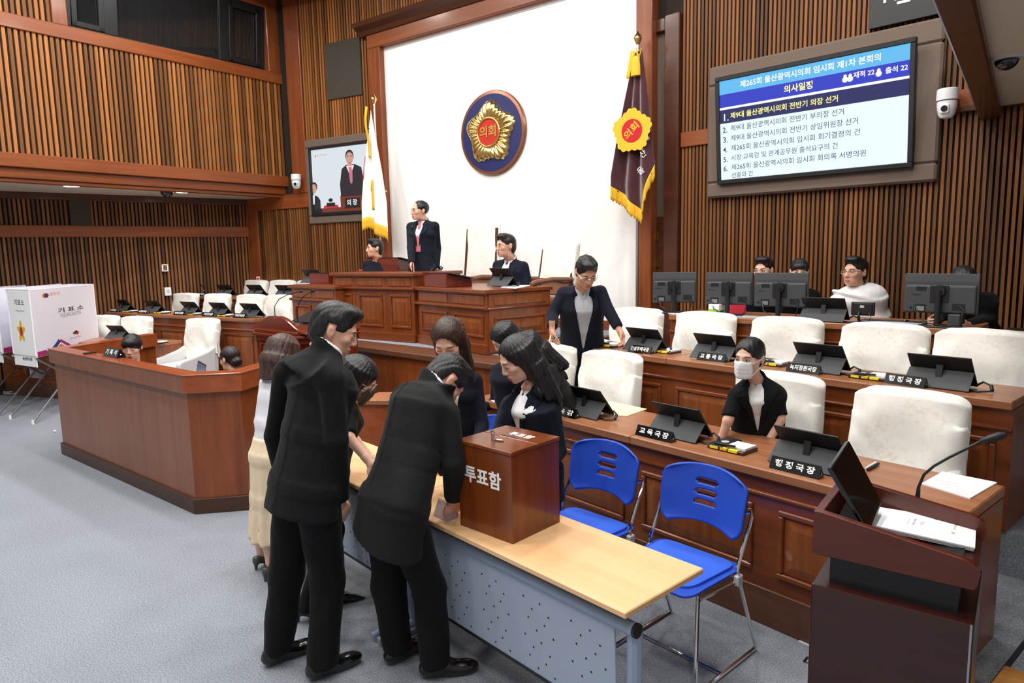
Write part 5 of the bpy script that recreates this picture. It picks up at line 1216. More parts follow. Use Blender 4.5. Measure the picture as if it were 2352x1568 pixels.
# ---- digital clock above the agenda screen
cq=[onrw(1994,0,.09),onrw(1994,71,.09),onrw(2092,48,.09)]
W=(onrw(2200,30,.09)-onrw(1994,30,.09)).to_2d().length; zc0=cq[1].z; r=empty('digital_clock',(cq[1].x,cq[1].y,zc0+.012),math.atan2(rwu.y,rwu.x),'black digital wall clock showing 10 above the agenda screen','clock')
bx('case','black_plastic',r,0,W,0,.05,.0,.62,bevel=.004)
emitm('clock_digit',(250,244,225),1.3)
def digit(x0,z0,w_,h_,segs):
    S={'a':((.1,1),(.9,1)),'b':((1,.9),(1,.55)),'c':((1,.45),(1,.1)),'d':((.1,0),(.9,0)),'e':((0,.1),(0,.45)),'f':((0,.55),(0,.9)),'g':((.1,.5),(.9,.5))}
    for s in segs:
        (a_,b_),(c_,d_)=S[s]; MB().tube([(x0+a_*w_,-.003,z0+b_*h_),(x0+c_*w_,-.003,z0+d_*h_)],.011,6).build('segment','clock_digit',r)
digit(.0,.17,.13,.27,'bc'); digit(.22,.17,.13,.27,'abcdef'); digit(.40,.17,.13,.27,'bc')
# ---- cameras
def ptz(lab,p,u,sc=1.):
    r=empty('surveillance_camera',p,math.atan2(u[1],u[0]),lab,'camera','white dome cameras'); r.scale=(sc,)*3
    mb=MB(); mb.rings([[(rr*math.cos(2*math.pi*j/24),-.14+rr*math.sin(2*math.pi*j/24),z) for j in range(24)] for rr,z in ((.074,.15),(.08,.145),(.082,.07),(.08,.055))],cap=True); mb.build('cap','white_plastic',r,smooth='auto')
    mb=MB(); mb.rings([[(rr*math.cos(2*math.pi*j/24),-.14+rr*math.sin(2*math.pi*j/24),z) for j in range(24)] for rr,z in ((.078,.055),(.078,.048))],cap=True); mb.build('seam','black_plastic',r,smooth='auto')
    mb=MB(); mb.rings([[(rr*math.cos(2*math.pi*j/24),-.14+rr*math.sin(2*math.pi*j/24),z) for j in range(24)] for rr,z in ((.076,.048),(.074,.0),(.062,-.06),(.045,-.085),(.01,-.095))],cap=True); mb.build('dome','white_plastic',r,smooth='auto')
    MB().box(-.035,.035,-.225,-.19,-.06,.02).build('lens_housing','white_plastic',r,bevel=.015,seg=2); MB().cyl((0,-.22,-.02),(0,-.232,-.02),.025,n=18).build('lens','gloss_black',r)
    bx('wall_bracket','white_plastic',r,-.05,.05,-.10,.0,.07,.15,bevel=.006)
    return r
p=onfl(687,420,.06); ptz('white dome camera on the corner pillar below the gallery',(p.x-.02,p.y,p.z-.02),(math.cos(math.radians(40)),math.sin(math.radians(40))),1.0)
p=onrw(2185,235,.09); ptz('white dome camera right of the agenda screen',(p.x,p.y,p.z-.06),(rwu.x,rwu.y),1.0)
def dome(lab,p,R):
    r=empty('dome_camera',p,0,lab,'camera','black ceiling dome cameras')
    MB().cyl((0,0,0),(0,0,-.012),R*1.5,R*1.45,32).build('flange','grey_plastic',r,smooth='auto')
    mb=MB(); mb.rings([[(R*math.cos(t)*math.cos(2*math.pi*j/28),R*math.cos(t)*math.sin(2*math.pi*j/28),-.012-R*.95*math.sin(t)) for j in range(28)] for t in [math.pi/2*i/8*.98 for i in range(9)]],cap=True); mb.build('dome','gloss_black',r,smooth=True)
    return r
p=onpl(2313,133,(0,0,zS),(0,0,1)); dome('black dome camera under the right stucco soffit',(p.x,p.y,zS),.062)
p=onpl(383,438,(0,0,zm-.03),(0,0,1)); dome('black dome camera under the gallery soffit',(p.x,p.y,zm-.03),.09)
for i,(px,py) in enumerate(((164,427),(421,441))):
    p=onpl(px,py,(0,0,zm-.03),(0,0,1)); r=empty('recessed_downlight',(p.x,p.y,zm-.03),0,('left','right')[i]+' round downlight glowing under the gallery soffit','light','gallery soffit downlights')
    MB().cyl((0,0,0),(0,0,-.006),.11,n=24).build('trim_ring','white_plastic',r); MB().disc((0,0,-.0065),(0,0,-1),.095,24).build('diffuser','lamp',r)
    l=bpy.data.lights.new('downlight','SPOT'); l.energy=60; l.spot_size=math.radians(110); l.spot_blend=.6; l.shadow_soft_size=.08; o=bpy.data.objects.new('downlight_beam',l); COL.objects.link(o); o.parent=r; o.location=(0,0,-.03)
# ---- small fittings on the lower left wall
p=onrc(376,615)+rn*.06; r=empty('thermostat',p,math.atan2(ru.y,ru.x),'small white thermostat on the lower left slats','thermostat'); bx('case','white_plastic',r,-.05,.05,-.03,.03,-.06,.06,bevel=.005); bx('display','brass',r,-.03,.03,-.032,-.03,-.04,.045)
p=onrc(383,669)+rn*.06; r=empty('wall_switch',p,math.atan2(ru.y,ru.x),'small white wall box below the thermostat','switch'); bx('case','white_plastic',r,-.05,.05,-.03,.03,-.07,.07,bevel=.006); bx('button','grey_plastic',r,-.02,.02,-.034,-.03,-.02,.03)
p=onfl(593,640,.06); r=empty('wall_notice',(p.x,p.y,p.z),math.atan2(-fu.y,-fu.x),'small pink and white notice on the corner post','notice'); bx('sheet','paper',r,-.045,.045,-.004,0,-.04,.04); bx('print','pinkred',r,-.035,.035,-.0048,-.004,-.025,.02)
# ---- polling booths
def booth(lab,A,B,C,full=True):
    """A near-left, B corner, C far-right panel foot points in plan (world xy)"""
    zb,zt=.80,1.62
    r=empty('polling_booth',(B[0],B[1],0),0,lab,'polling booth','white polling booths'); o_=Vector((B[0],B[1],0))
    def wall(P,Q,name,mat,z0=zb,z1=zt,th=.012):
        P=Vector((P[0],P[1],0));Q=Vector((Q[0],Q[1],0)); L=(Q-P).length; M=Matrix.Translation(-o_)@fr(P,Q-P); mb=MB().box(0,L,0,th,z0,z1); mb.xf(M); mb.build(name,mat,r,bevel=.002); return M,L
    M,L=wall(B,C,'side_panel','booth_white')
    def t(s,x,z,wd,mat,bold=0,h=None): text('print',s,.1,mat,r,M@Matrix.Translation((x*L,-.001,zb+z*(zt-zb))),bold=bold,width=wd*L,height=h)
    t('기 표 소',.58,.62,.42,'ink',.02,.065); t('POLLING BOOTH',.57,.54,.33,'ink_light',0); t('아름다운 선거',.35,.90,.16,'orange'); t('울산광역시선거관리위원회',.6,.14,.18,'ink_light')
    def poly(mat,pts):
        mb=MB().add([M@Vector((x*L,-.0012,zb+z*(zt-zb))) for x,z in pts],[tuple(range(len(pts)))]); mb.build('print',mat,r)
    for mt,dx in (('orange',0),('green',.02),('purple',.045),('magenta',.03)): poly(mt,[(.16+dx,.89),(.19+dx,.93),(.22+dx,.89),(.19+dx,.85)])
    poly('ink',[(.56,.22),(.62,.26),(.66,.23),(.60,.19)]); poly('emblem_red',[(.61,.23),(.67,.23),(.66,.19),(.63,.18)]); poly('yellow',[(.57,.21),(.60,.23),(.60,.19),(.58,.18)])
    poly('magenta',[(.02,-.02),(.22,-.02),(.14,.06),(.02,.06)]); poly('green',[(.12,-.02),(.22,-.02),(.30,.06),(.22,.06)]); poly('purple',[(.22,.02),(.34,.14),(.34,.18),(.22,.06)]); poly('orange',[(.27,.02),(.36,.10),(.45,.02)]); poly('flag_blue',[(.33,.18),(.37,.14),(.30,.06),(.26,.06)]); poly('magenta',[(.36,.18),(.52,.04),(.46,.04),(.36,.13)])
    M2,L2=wall(A,B,'cloth_panel','booth_cloth',zb-.14,zt-.02,.006)
    def t2(s,x,z,wd,mat,bold=0,h=None): text('print',s,.1,mat,r,M2@Matrix.Translation((x*L2,-.001,zb+z*(zt-zb))),bold=bold,width=wd*L2,height=h)
    t2('기표소',.5,.80,.44,'ink',.01,.075); t2('Polling Booth',.5,.68,.38,'ink_light',0,.03); t2('울산광역시의회',.6,-.06,.42,'ink',.02,.045)
    mb=MB(); R0=.14; 
    pts=[]
    for i in range(60):
        tt=2*math.pi*i/60; rr=R0*(.75+.25*math.cos(5*(tt-math.pi/2)))*(1+.06*abs(math.sin(12*tt))); pts.append(M2@Vector((.46*L2+rr*.72*math.cos(tt),-.0012,zb+.36*(zt-zb)+rr*math.sin(tt))))
    mb.add(pts,[tuple(range(60))]); mb.build('print_emblem','gold_cloth',r)
    mb=MB().add([M2@Vector((.46*L2+.04*math.cos(2*math.pi*i/24),-.002,zb+.36*(zt-zb)+.06*math.sin(2*math.pi*i/24))) for i in range(24)],[tuple(range(24))]); mb.build('print_disc','emblem_red',r)
    MB().tube([Vector((A[0],A[1],zt))-o_,Vector((B[0],B[1],zt))-o_],.012,8).build('top_rod','white_plastic',r)
    # far side panel and shelf
    A_=Vector(A);B_=Vector(B);C_=Vector(C); D_=A_+(C_-B_)
    wall((D_.x,D_.y),(C_.x,C_.y),'rear_panel','booth_white'); wall(A,(D_.x,D_.y),'left_panel','booth_white')
    mb=MB().prism([tuple(v-B_) for v in (A_,B_,C_,D_)],zb-.02,zb); mb.build('shelf','booth_white',r)
    u=(C_-B_); w_=(A_-B_)
    for k,base in enumerate((B_,A_)):
        f0=base+u*.98; f1=base-u*.02
        MB().tube([Vector((f0.x,f0.y,.02))-o_,Vector((f1.x,f1.y,zb-.02))-o_],.0125,8).build('leg','alu',r,smooth='auto')
        MB().tube([Vector((f1.x,f1.y,.02))-o_-Vector((u.x,u.y,0))*.12,Vector((f0.x,f0.y,zb-.02))-o_-Vector((u.x,u.y,0))*.1],.0125,8).build('leg','alu',r,smooth='auto')
        for q in (f0,f1-u*.12): MB().cyl(Vector((q.x,q.y,0))-o_,Vector((q.x,q.y,.05))-o_,.016,.014,8).build('foot_cap','white_plastic',r)
    mb=MB().add([Vector((v.x,v.y,z))-o_ for v,z in ((B_+u*.35,.50),(B_+u*.75,.30),(B_+u*.75,.20),(B_+u*.35,.36))],[(0,1,2,3)]); o=mb.build('brace_banner','booth_white',r); md=o.modifiers.new('s','SOLIDIFY'); md.thickness=.004
    return r
def bz(px,py,z): return onz2(px,py,z)
Bc=bz(84,822,.78); Ac=bz(32,812,.80); Cc=bz(226,780,.80)
booth('white polling booth with coloured print beside stenographers enclosure',Ac,Bc,Cc)
sh=(Ac-Bc)*1.55
booth('second white polling booth cut off by the left picture edge',Ac+sh,Bc+sh,Cc+sh)
p=onz(34,905,0); r=empty('cable_coil',(p.x,p.y-.05,0),0,'grey cable coiled on carpet under the polling booth','cable')
MB().tube([(.16*math.cos(t*.5)*(1-.01*t)+.0,.08*math.sin(t*.5),.012+.002*t) for t in range(26)],.008,6).build('coil','grey_plastic',r,smooth='auto'); MB().tube([(.1,.05,.02),(.2,.1,.10),(.25,.12,.2)],.008,6).build('lead','grey_plastic',r,smooth='auto')
p=onz(126,992,0); tag(MB().sph((p.x,p.y,.012),(.018,.014,.012),10,6).build('paper_scrap','paper',smooth=True),'tiny crumpled paper scrap on the carpet','scrap')
# ================================================================ people
import numpy as np
def _cross(p,a,b): return None
class SDF:
    """signed distance volume built from smooth-blended primitives, meshed with surface nets"""
    def __init__(s,lo,hi,h):
        s.h=h; s.lo=np.array(lo,np.float32)-2*h; n=np.ceil((np.array(hi)-np.array(lo))/h).astype(int)+5
        g=[s.lo[i]+h*np.arange(n[i],dtype=np.float32) for i in range(3)]
        s.X,s.Y,s.Z=np.meshgrid(*g,indexing='ij'); s.d=np.full(s.X.shape,9.,np.float32)
    def el(s,c,r,R=None):
        x,y,z=s.X-c[0],s.Y-c[1],s.Z-c[2]
        if R is not None:
            R=np.array(R,np.float32); x,y,z=R[0,0]*x+R[1,0]*y+R[2,0]*z,R[0,1]*x+R[1,1]*y+R[2,1]*z,R[0,2]*x+R[1,2]*y+R[2,2]*z
        k0=np.sqrt((x/r[0])**2+(y/r[1])**2+(z/r[2])**2); k1=np.sqrt((x/r[0]**2)**2+(y/r[1]**2)**2+(z/r[2]**2)**2)+1e-6
        return k0*(k0-1)/k1
    def rc(s,a,b,ra,rb):
        a=np.array(a,np.float32);b=np.array(b,np.float32); ab=b-a; L2=float(ab@ab)+1e-9
        x,y,z=s.X-a[0],s.Y-a[1],s.Z-a[2]; t=np.clip((x*ab[0]+y*ab[1]+z*ab[2])/L2,0,1)
        return np.sqrt((x-t*ab[0])**2+(y-t*ab[1])**2+(z-t*ab[2])**2)-(ra+(rb-ra)*t)
    def tube(s,pts,W,D,wax,flat=(True,True)):
        """elliptical tube along a polyline: half widths W along axis wax, half depths D"""
        out=None; n=len(pts)
        for i in range(n-1):
            a=np.array(pts[i],np.float32);b=np.array(pts[i+1],np.float32); ab=b-a; L=float(np.sqrt(ab@ab))+1e-9; u=ab/L
            w=np.array(wax[i] if isinstance(wax,list) else wax,np.float32); w=w-u*(w@u); w/=np.linalg.norm(w); dv=np.cross(u,w)
            x,y,z=s.X-a[0],s.Y-a[1],s.Z-a[2]; tt=(x*u[0]+y*u[1]+z*u[2]); t=np.clip(tt/L,0,1); ex=tt-t*L
            pw=x*w[0]+y*w[1]+z*w[2]; pd=x*dv[0]+y*dv[1]+z*dv[2]
            rw=W[i]+(W[i+1]-W[i])*t; rd=D[i]+(D[i+1]-D[i])*t
            dr=(np.sqrt((pw/rw)**2+(pd/rd)**2+(ex/np.minimum(rw,rd))**2*(0 if 1 else 1))-1)*np.minimum(rw,rd)
            lo=-tt if (i>0 or flat[0]) else -tt-.04; hi=tt-L if (i<n-2 or flat[1]) else tt-L-.04
            if i>0: lo=lo-.025
            if i<n-2: hi=hi-.025
            d=np.maximum(dr,np.maximum(lo,hi)); out=d if out is None else np.minimum(out,d) if False else SDF.sm(out,d,.02)
        for i in range(1,n-1):
            if n>=5 and i==n-2: continue
            u=np.array(pts[i+1],np.float32)-np.array(pts[i-1],np.float32); u/=np.linalg.norm(u); w=np.array(wax[i] if isinstance(wax,list) else wax,np.float32); w=w-u*(w@u); w/=np.linalg.norm(w); dv=np.cross(u,w)
            out=SDF.sm(out,s.el(pts[i],(W[i]*.98,D[i]*.98,min(W[i],D[i])*.9),np.stack([w,dv,u],1)),.02)
        return out
    def half(s,p,n): n=np.array(n,np.float32); n/=np.linalg.norm(n); return (s.X-p[0])*n[0]+(s.Y-p[1])*n[1]+(s.Z-p[2])*n[2]
    @staticmethod
    def sm(a,b,k):
        if k<=0: return np.minimum(a,b)
        h=np.clip(.5+.5*(b-a)/k,0,1); return b+(a-b)*h-k*h*(1-h)
    def add(s,d,k=.02): s.d=SDF.sm(s.d,d,k); return s
    def sub(s,d,k=.01): s.d=-SDF.sm(-s.d,d,k); return s
    def cut(s,d): s.d=np.maximum(s.d,d); return s
    def wob(s,amp,fx,fy,fz,ph=0): s.d=s.d+amp*(np.sin(s.X*fx+s.Y*fy*.6+ph)*np.sin(s.Y*fy+s.Z*fz*.4+1.3+ph)+.5*np.sin(s.Z*fz+s.X*fx*.5+2*ph)); return s
    def mesh(s):
        d=s.d; ins=d<0; nx,ny,nz=d.shape
        c=ins.astype(np.int8); S=sum(c[i:nx-1+i,j:ny-1+j,k:nz-1+k] for i in(0,1) for j in(0,1) for k in(0,1)); act=(S>0)&(S<8)
        idx=-np.ones(act.shape,np.int32); ai=np.argwhere(act); idx[act]=np.arange(len(ai)); P=np.zeros((len(ai),3),np.float32); N=np.zeros(len(ai),np.float32)
        i0,j0,k0=ai.T
        for ax in range(3):
            for o1 in(0,1):
                for o2 in(0,1):
                    off=[0,0,0]; oth=[q for q in range(3) if q!=ax]; off[oth[0]]=o1; off[oth[1]]=o2
                    A=d[i0+off[0],j0+off[1],k0+off[2]]; of2=list(off); of2[ax]=1; B=d[i0+of2[0],j0+of2[1],k0+of2[2]]
                    m=(A<0)!=(B<0); t=np.where(m,A/(A-B+1e-12),0); q=np.zeros((len(ai),3),np.float32); q[:,oth[0]]=o1; q[:,oth[1]]=o2; q[:,ax]=t
                    P+=q*m[:,None]; N+=m
        P=(P/N[:,None]+ai)*s.h+s.lo
        F=[]
        for ax in range(3):
            sl0=[slice(None)]*3; sl1=[slice(None)]*3; sl0[ax]=slice(0,-1); sl1[ax]=slice(1,None)
            a,b=ins[tuple(sl0)],ins[tuple(sl1)]; e=np.argwhere(a!=b); o=[q for q in range(3) if q!=ax]
            ok=(e[:,o[0]]>0)&(e[:,o[1]]>0)&(e[:,o[0]]<d.shape[o[0]]-1)&(e[:,o[1]]<d.shape[o[1]]-1); e=e[ok]
            def gi(d0,d1):
                q=e.copy(); q[:,o[0]]-=d0; q[:,o[1]]-=d1; return idx[q[:,0],q[:,1],q[:,2]]
            f=np.stack([gi(0,0),gi(1,0),gi(1,1),gi(0,1)],1); fl=a[tuple(e.T)]
            if ax==1: fl=~fl
            f[~fl]=f[~fl][:,::-1]; F.append(f)
        F=np.concatenate(F); return P,F
def np_obj(name,P,F,mat,parent,smooth=2):
    me=bpy.data.meshes.new(name); 
    if smooth:
        e=np.concatenate([F[:,[0,1]],F[:,[1,2]],F[:,[2,3]],F[:,[3,0]]]); e=np.concatenate([e,e[:,::-1]])
        for _ in range(smooth):
            acc=np.zeros_like(P); cnt=np.zeros(len(P),np.float32); np.add.at(acc,e[:,0],P[e[:,1]]); np.add.at(cnt,e[:,0],1); P=P*.45+.55*acc/np.maximum(cnt,1)[:,None]
    me.vertices.add(len(P)); me.vertices.foreach_set('co',P.astype(np.float32).ravel()); me.loops.add(F.size); me.loops.foreach_set('vertex_index',F.astype(np.int32).ravel())
    me.polygons.add(len(F)); me.polygons.foreach_set('loop_start',np.arange(0,F.size,4,dtype=np.int32)); me.polygons.foreach_set('loop_total',np.full(len(F),4,np.int32)); me.polygons.foreach_set('use_smooth',np.ones(len(F),bool))
    me.update(); me.validate(); return mobj(name,me,mat,parent)
def V3(v): return np.array([v[0],v[1],v[2]],np.float32)
# ---- fabrics, skin, hair
def cloth_mat(name,c,rough=.85,fold=.5,sheen=.04,weave=900,spec=.2):
    m,nt,b,L=nodes(name); b.inputs['Base Color'].default_value=lin(c); b.inputs['Roughness'].default_value=rough; b.inputs['Specular IOR Level'].default_value=spec; b.inputs['Sheen Weight'].default_value=sheen; b.inputs['Sheen Roughness'].default_value=.4
    tc=nt.nodes.new('ShaderNodeTexCoord'); n=nt.nodes.new('ShaderNodeTexNoise'); n.inputs['Scale'].default_value=7; n.inputs['Detail'].default_value=3; n.inputs['Distortion'].default_value=.6
    mp=nt.nodes.new('ShaderNodeMapping'); mp.inputs['Scale'].default_value=(1,1,.55); L.new(tc.outputs['Object'],mp.inputs['Vector']); L.new(mp.outputs[0],n.inputs['Vector'])
    w_=nt.nodes.new('ShaderNodeTexNoise'); w_.inputs['Scale'].default_value=weave; L.new(tc.outputs['Object'],w_.inputs['Vector'])
    b1=nt.nodes.new('ShaderNodeBump'); b1.inputs['Strength'].default_value=fold; b1.inputs['Distance'].default_value=.03; L.new(n.outputs['Fac'],b1.inputs['Height'])
    b2=nt.nodes.new('ShaderNodeBump'); b2.inputs['Strength'].default_value=.15; b2.inputs['Distance'].default_value=.002; L.new(w_.outputs['Fac'],b2.inputs['Height']); L.new(b1.outputs[0],b2.inputs['Normal']); L.new(b2.outputs[0],b.inputs['Normal']); MATS[name]=m
cloth_mat('suit_black',(17,18,20)); cloth_mat('suit_char',(27,28,29)); cloth_mat('suit_navy',(17,21,34)); cloth_mat('suit_navy2',(22,27,40)); cloth_mat('trouser_black',(15,16,17))
cloth_mat('jacket_pale',(216,214,222),fold=.4); cloth_mat('skirt_beige',(226,206,176),fold=.4); cloth_mat('shirt_white',(240,241,244),fold=.35); cloth_mat('shirt_grey',(176,178,186),fold=.5); cloth_mat('blouse_white',(240,240,242)); cloth_mat('dress_black',(16,16,18)); cloth_mat('top_grey',(40,40,42)); cloth_mat('tie_pink',(206,104,116),.5,.1); cloth_mat('tie_dot',(104,76,84),.5,.1); cloth_mat('mask_white',(240,241,246),.8,.5); cloth_mat('mask_grey',(76,74,72),.8,.3)
plain('shoe_black',(14,14,15),.2,coat=.4); plain('shoe_grey',(70,68,66),.4)
def skin_mat(name,c):
    m,nt,b,L=nodes(name); b.inputs['Base Color'].default_value=lin(c); b.inputs['Roughness'].default_value=.5; b.inputs['Specular IOR Level'].default_value=.35
    b.inputs['Subsurface Weight'].default_value=.15; b.inputs['Subsurface Radius'].default_value=(.01,.004,.002); b.inputs['Subsurface Scale'].default_value=.4
    tc=nt.nodes.new('ShaderNodeTexCoord'); n=nt.nodes.new('ShaderNodeTexNoise'); n.inputs['Scale'].default_value=14; L.new(tc.outputs['Object'],n.inputs['Vector'])
    r=nt.nodes.new('ShaderNodeValToRGB'); r.color_ramp.elements[0].color=lin(tuple(x*.95 for x in c)); r.color_ramp.elements[1].color=lin(tuple(min(255,x*1.03) for x in c)); L.new(n.outputs['Fac'],r.inputs[0]); L.new(r.outputs[0],b.inputs['Base Color']); MATS[name]=m
skin_mat('skin_a',(222,172,148)); skin_mat('skin_b',(230,186,164)); skin_mat('skin_c',(204,152,124)); plain('lip',(182,96,92),.4); plain('lip_red',(190,50,66),.35); plain('eye_dark',(18,14,12),.2,coat=.5); plain('eye_white',(225,222,218),.3); plain('brow',(36,28,24),.8)
def hair_mat(name,c,c2,rough=.42):
    m,nt,b,L=nodes(name); tc=nt.nodes.new('ShaderNodeTexCoord'); mp=nt.nodes.new('ShaderNodeMapping'); mp.inputs['Scale'].default_value=(160,60,14); L.new(tc.outputs['Object'],mp.inputs['Vector'])
    n=nt.nodes.new('ShaderNodeTexNoise'); n.inputs['Scale'].default_value=1.; n.inputs['Detail'].default_value=3; n.inputs['Distortion'].default_value=.4; L.new(mp.outputs[0],n.inputs['Vector'])
    r=nt.nodes.new('ShaderNodeValToRGB'); r.color_ramp.elements[0].position=.35; r.color_ramp.elements[1].position=.7; r.color_ramp.elements[0].color=lin(c); r.color_ramp.elements[1].color=lin(c2); L.new(n.outputs['Fac'],r.inputs[0]); L.new(r.outputs[0],b.inputs['Base Color'])
    b.inputs['Roughness'].default_value=rough; b.inputs['Specular IOR Level'].default_value=.45; bp=nt.nodes.new('ShaderNodeBump'); bp.inputs['Strength'].default_value=.9; bp.inputs['Distance'].default_value=.004; L.new(n.outputs['Fac'],bp.inputs['Height']); L.new(bp.outputs[0],b.inputs['Normal']); MATS[name]=m
hair_mat('hair_black',(10,10,12),(34,33,35)); hair_mat('hair_brown',(40,26,22),(84,58,48)); hair_mat('hair_dkbrown',(30,18,12),(70,42,28)); hair_mat('hair_soft',(20,17,17),(52,46,44))
# ---- head (front = -y, up = z, origin between the ears)
_hc={}
def head_geo(fem,vox,jaw=1.):
    key=(fem,vox,jaw)
    if key in _hc: return _hc[key]
    s=SDF((-.095,-.135,-.235),(.095,.115,.13),vox); e=s.el
    s.add(e((0,.012,.030),(.075,.096,.086)),.0); s.add(e((0,-.028,-.03),(.060 if not fem else .057,.064,.078)),.03); s.add(e((0,-.034,-.076),(.046*jaw,.052,.038)),.025); s.add(e((0,-.068,-.099),(.020,.018,.014)),.02)
    for sx in(-1,1):
        s.add(e((sx*.040,-.060,-.022),(.022,.020,.018)),.018)
        s.add(e((sx*.0765,.014,-.006),(.008,.017,.029),np.array(Matrix.Rotation(math.radians(-12),3,'X'))),.006)
    s.add(e((0,-.079,.024),(.046,.014,.010)),.014)
    for sx in(-1,1): s.sub(e((sx*.032,-.100,.004),(.017,.014,.009)),.012)
    for sx in(-1,1): s.add(e((sx*.031,-.0765,.003),(.015,.0135,.0115)),.004)
    s.add(s.rc((0,-.090,.012),(0,-.106,-.030),.007,.0115 if not fem else .010),.012)
    for sx in(-1,1): s.add(e((sx*.0115,-.097,-.035),(.008,.010,.0075)),.006)
    s.add(e((0,-.090,-.060),(.024,.010,.0062)),.006); s.add(e((0,-.088,-.0725),(.020,.0105,.0068)),.006); s.sub(e((0,-.105,-.0662),(.026,.012,.0014)),.003)
    for sx in(-1,1): s.sub(e((sx*.084,.008,-.004),(.004,.007,.012)),.004)
    nr=.056 if not fem else .046
    s.add(s.rc((0,.020,-.075),(0,.036,-.215),nr-.003,nr+.004),.02)
    _hc[key]=s.mesh(); return _hc[key]
def hair_geo(style,vox,seed=0):
    lo,hi=[-.125,-.135,-.14],[.125,.15,.155]
    if style in('long','bob','bobback'): lo[2]=-.30
    s=SDF(lo,hi,vox); e=s.el; X,Y,Z=s.X,s.Y,s.Z
    if style=='short':
        s.add(e((0,.014,.040),(.081,.101,.088)),0); s.add(e((0,.052,-.030),(.066,.052,.062)),.04); s.add(e((0,-.045,.100),(.060,.052,.030)),.03)
        s.d=s.d+.0015*np.sin(X*120+Z*40); s.sub(e((0,-.114,.0),(.078,.068,.080)),.006); s.sub(np.maximum(Z-.004,Y-.004),.008); s.sub(np.maximum(np.maximum(Z-.030,-(Z+.06)),np.maximum(Y-.036,-(Y-.0)))*1.0,.004)
    elif style=='bald':
        s.add(e((0,.018,.034),(.080,.100,.086)),0); s.sub(e((0,-.10,.028),(.066,.075,.075)),.01); s.sub(np.maximum(Z+.0,Y-.012),.008); s.cut(-(Z+.075))
    elif style=='fringe':
        s.add(e((0,.010,.036),(.086,.104,.092)),0); s.add(e((0,-.075,.055),(.066,.030,.040)),.03); s.sub(e((0,-.120,-.035),(.066,.070,.068)),.008); s.sub(np.maximum(Z+.02,Y-.010),.008); s.cut(-(Z+.08))
    elif style=='bun' or style=='bunfringe':
        s.add(e((0,.014,.032),(.081,.102,.088)),0); s.add(e((0,.112,-.035),(.034,.030,.032)),.012); s.add(e((0,.075,-.045),(.055,.045,.04)),.03)
        s.sub(e((0,-.105,-.015),(.067,.066,.086) if style=='bun' else (.067,.070,.060)),.008); s.sub(np.maximum(Z+.005,Y-.005),.01); s.cut(-(Z+.085))
        if style=='bunfringe': s.add(e((0,-.070,.048),(.062,.028,.036)),.02)
    elif style=='bob' or style=='bobback':
        s.add(e((0,.014,.030),(.088,.108,.094)),0); s.add(s.tube([(0,.03,.06),(0,.035,-.06),(0,.03,-.165 if style=='bob' else -.18)],[.085,.098,.088],[.09,.098,.072],(1,0,0)),.03)
        s.sub(e((0,-.095,-.055),(.060,.085,.115)),.01)
    elif style=='long':
        s.add(e((0,.012,.030),(.086,.106,.094)),0); s.add(s.tube([(0,.03,.05),(0,.045,-.08),(0,.060,-.29)],[.082,.088,.092],[.085,.070,.040],(1,0,0)),.03)
        for sx in(-1,1): s.add(s.rc((sx*.070,.012,.03),(sx*.080,.012,-.24),.022,.016),.025)
        s.sub(e((0,-.085,-.03),(.066,.095,.105)),.01)
    ph=seed*1.7
    if style in('long','bob','bobback'):
        an=np.arctan2(X,Y); s.d=s.d+.0011*np.sin(an*46+4*np.sin(Z*14+ph))+.0011*np.sin(an*23+Z*16+ph)
    else:
        s.d=s.d+.0010*np.sin(X*260+4*np.sin(Z*30+Y*24+ph))+.0016*np.sin(X*110+Y*30+ph)*np.sin(Y*50+Z*36+2*ph)
    return s.mesh()
def hand_geo(curl,vox):
    """right hand hanging: wrist at origin, fingers toward -z, palm facing +x... thumb toward -y"""
    key=('h',curl,vox)
    if key in _hc: return _hc[key]
    s=SDF((-.055,-.085,-.215),(.06,.06,.05),vox)
    s.add(s.rc((0,0,.05),(0,0,-.01),.027,.024),0); s.add(s.tube([(0,0,-.005),(0,.0,-.05),(0,.002,-.092)],[.026,.040,.040],[.020,.016,.013],(0,1,0)),.015)
    for i,(y,L,r) in enumerate(((-.030,.070,.0088),(-.009,.078,.0090),(.012,.073,.0086),(.031,.058,.0078))):
        a=Vector((0,y,-.088)); ang=curl*(.75+.12*i); p=a
        for j,f in enumerate((.45,.32,.23)):
            th=ang*(j+1)*.75; d=Vector((math.sin(th),y*.6 if j==0 else 0,-math.cos(th))).normalized(); q=p+d*L*f*1.12; s.add(s.rc(p,q,r-.0006*j,r-.0006*(j+1)),.0035); p=q
    p=Vector((.004,-.030,-.030))
    for d,L,r in ((Vector((.35,-.62,-.7)),.038,.0115),(Vector((.45,-.25,-.86)),.030,.0102),(Vector((.5,.05,-.86)),.024,.0090)):
        q=p+d.normalized()*L; s.add(s.rc(p,q,r,r-.001),.008); p=q
    _hc[key]=s.mesh(); return _hc[key]
def basis(x,y,z): return np.array([[x[0],y[0],z[0]],[x[1],y[1],z[1]],[x[2],y[2],z[2]]],np.float32)
def headframe(fwd,tilt=0,up=None):
    f=Vector(fwd).normalized(); y=-f; u=Vector(up) if up else Vector((0,0,1)); x=y.cross(u).normalized() if False else u.cross(y).normalized()*-1; 
    x=y.cross(u); x.normalize(); z=x.cross(y); z.normalize(); return x,y,z
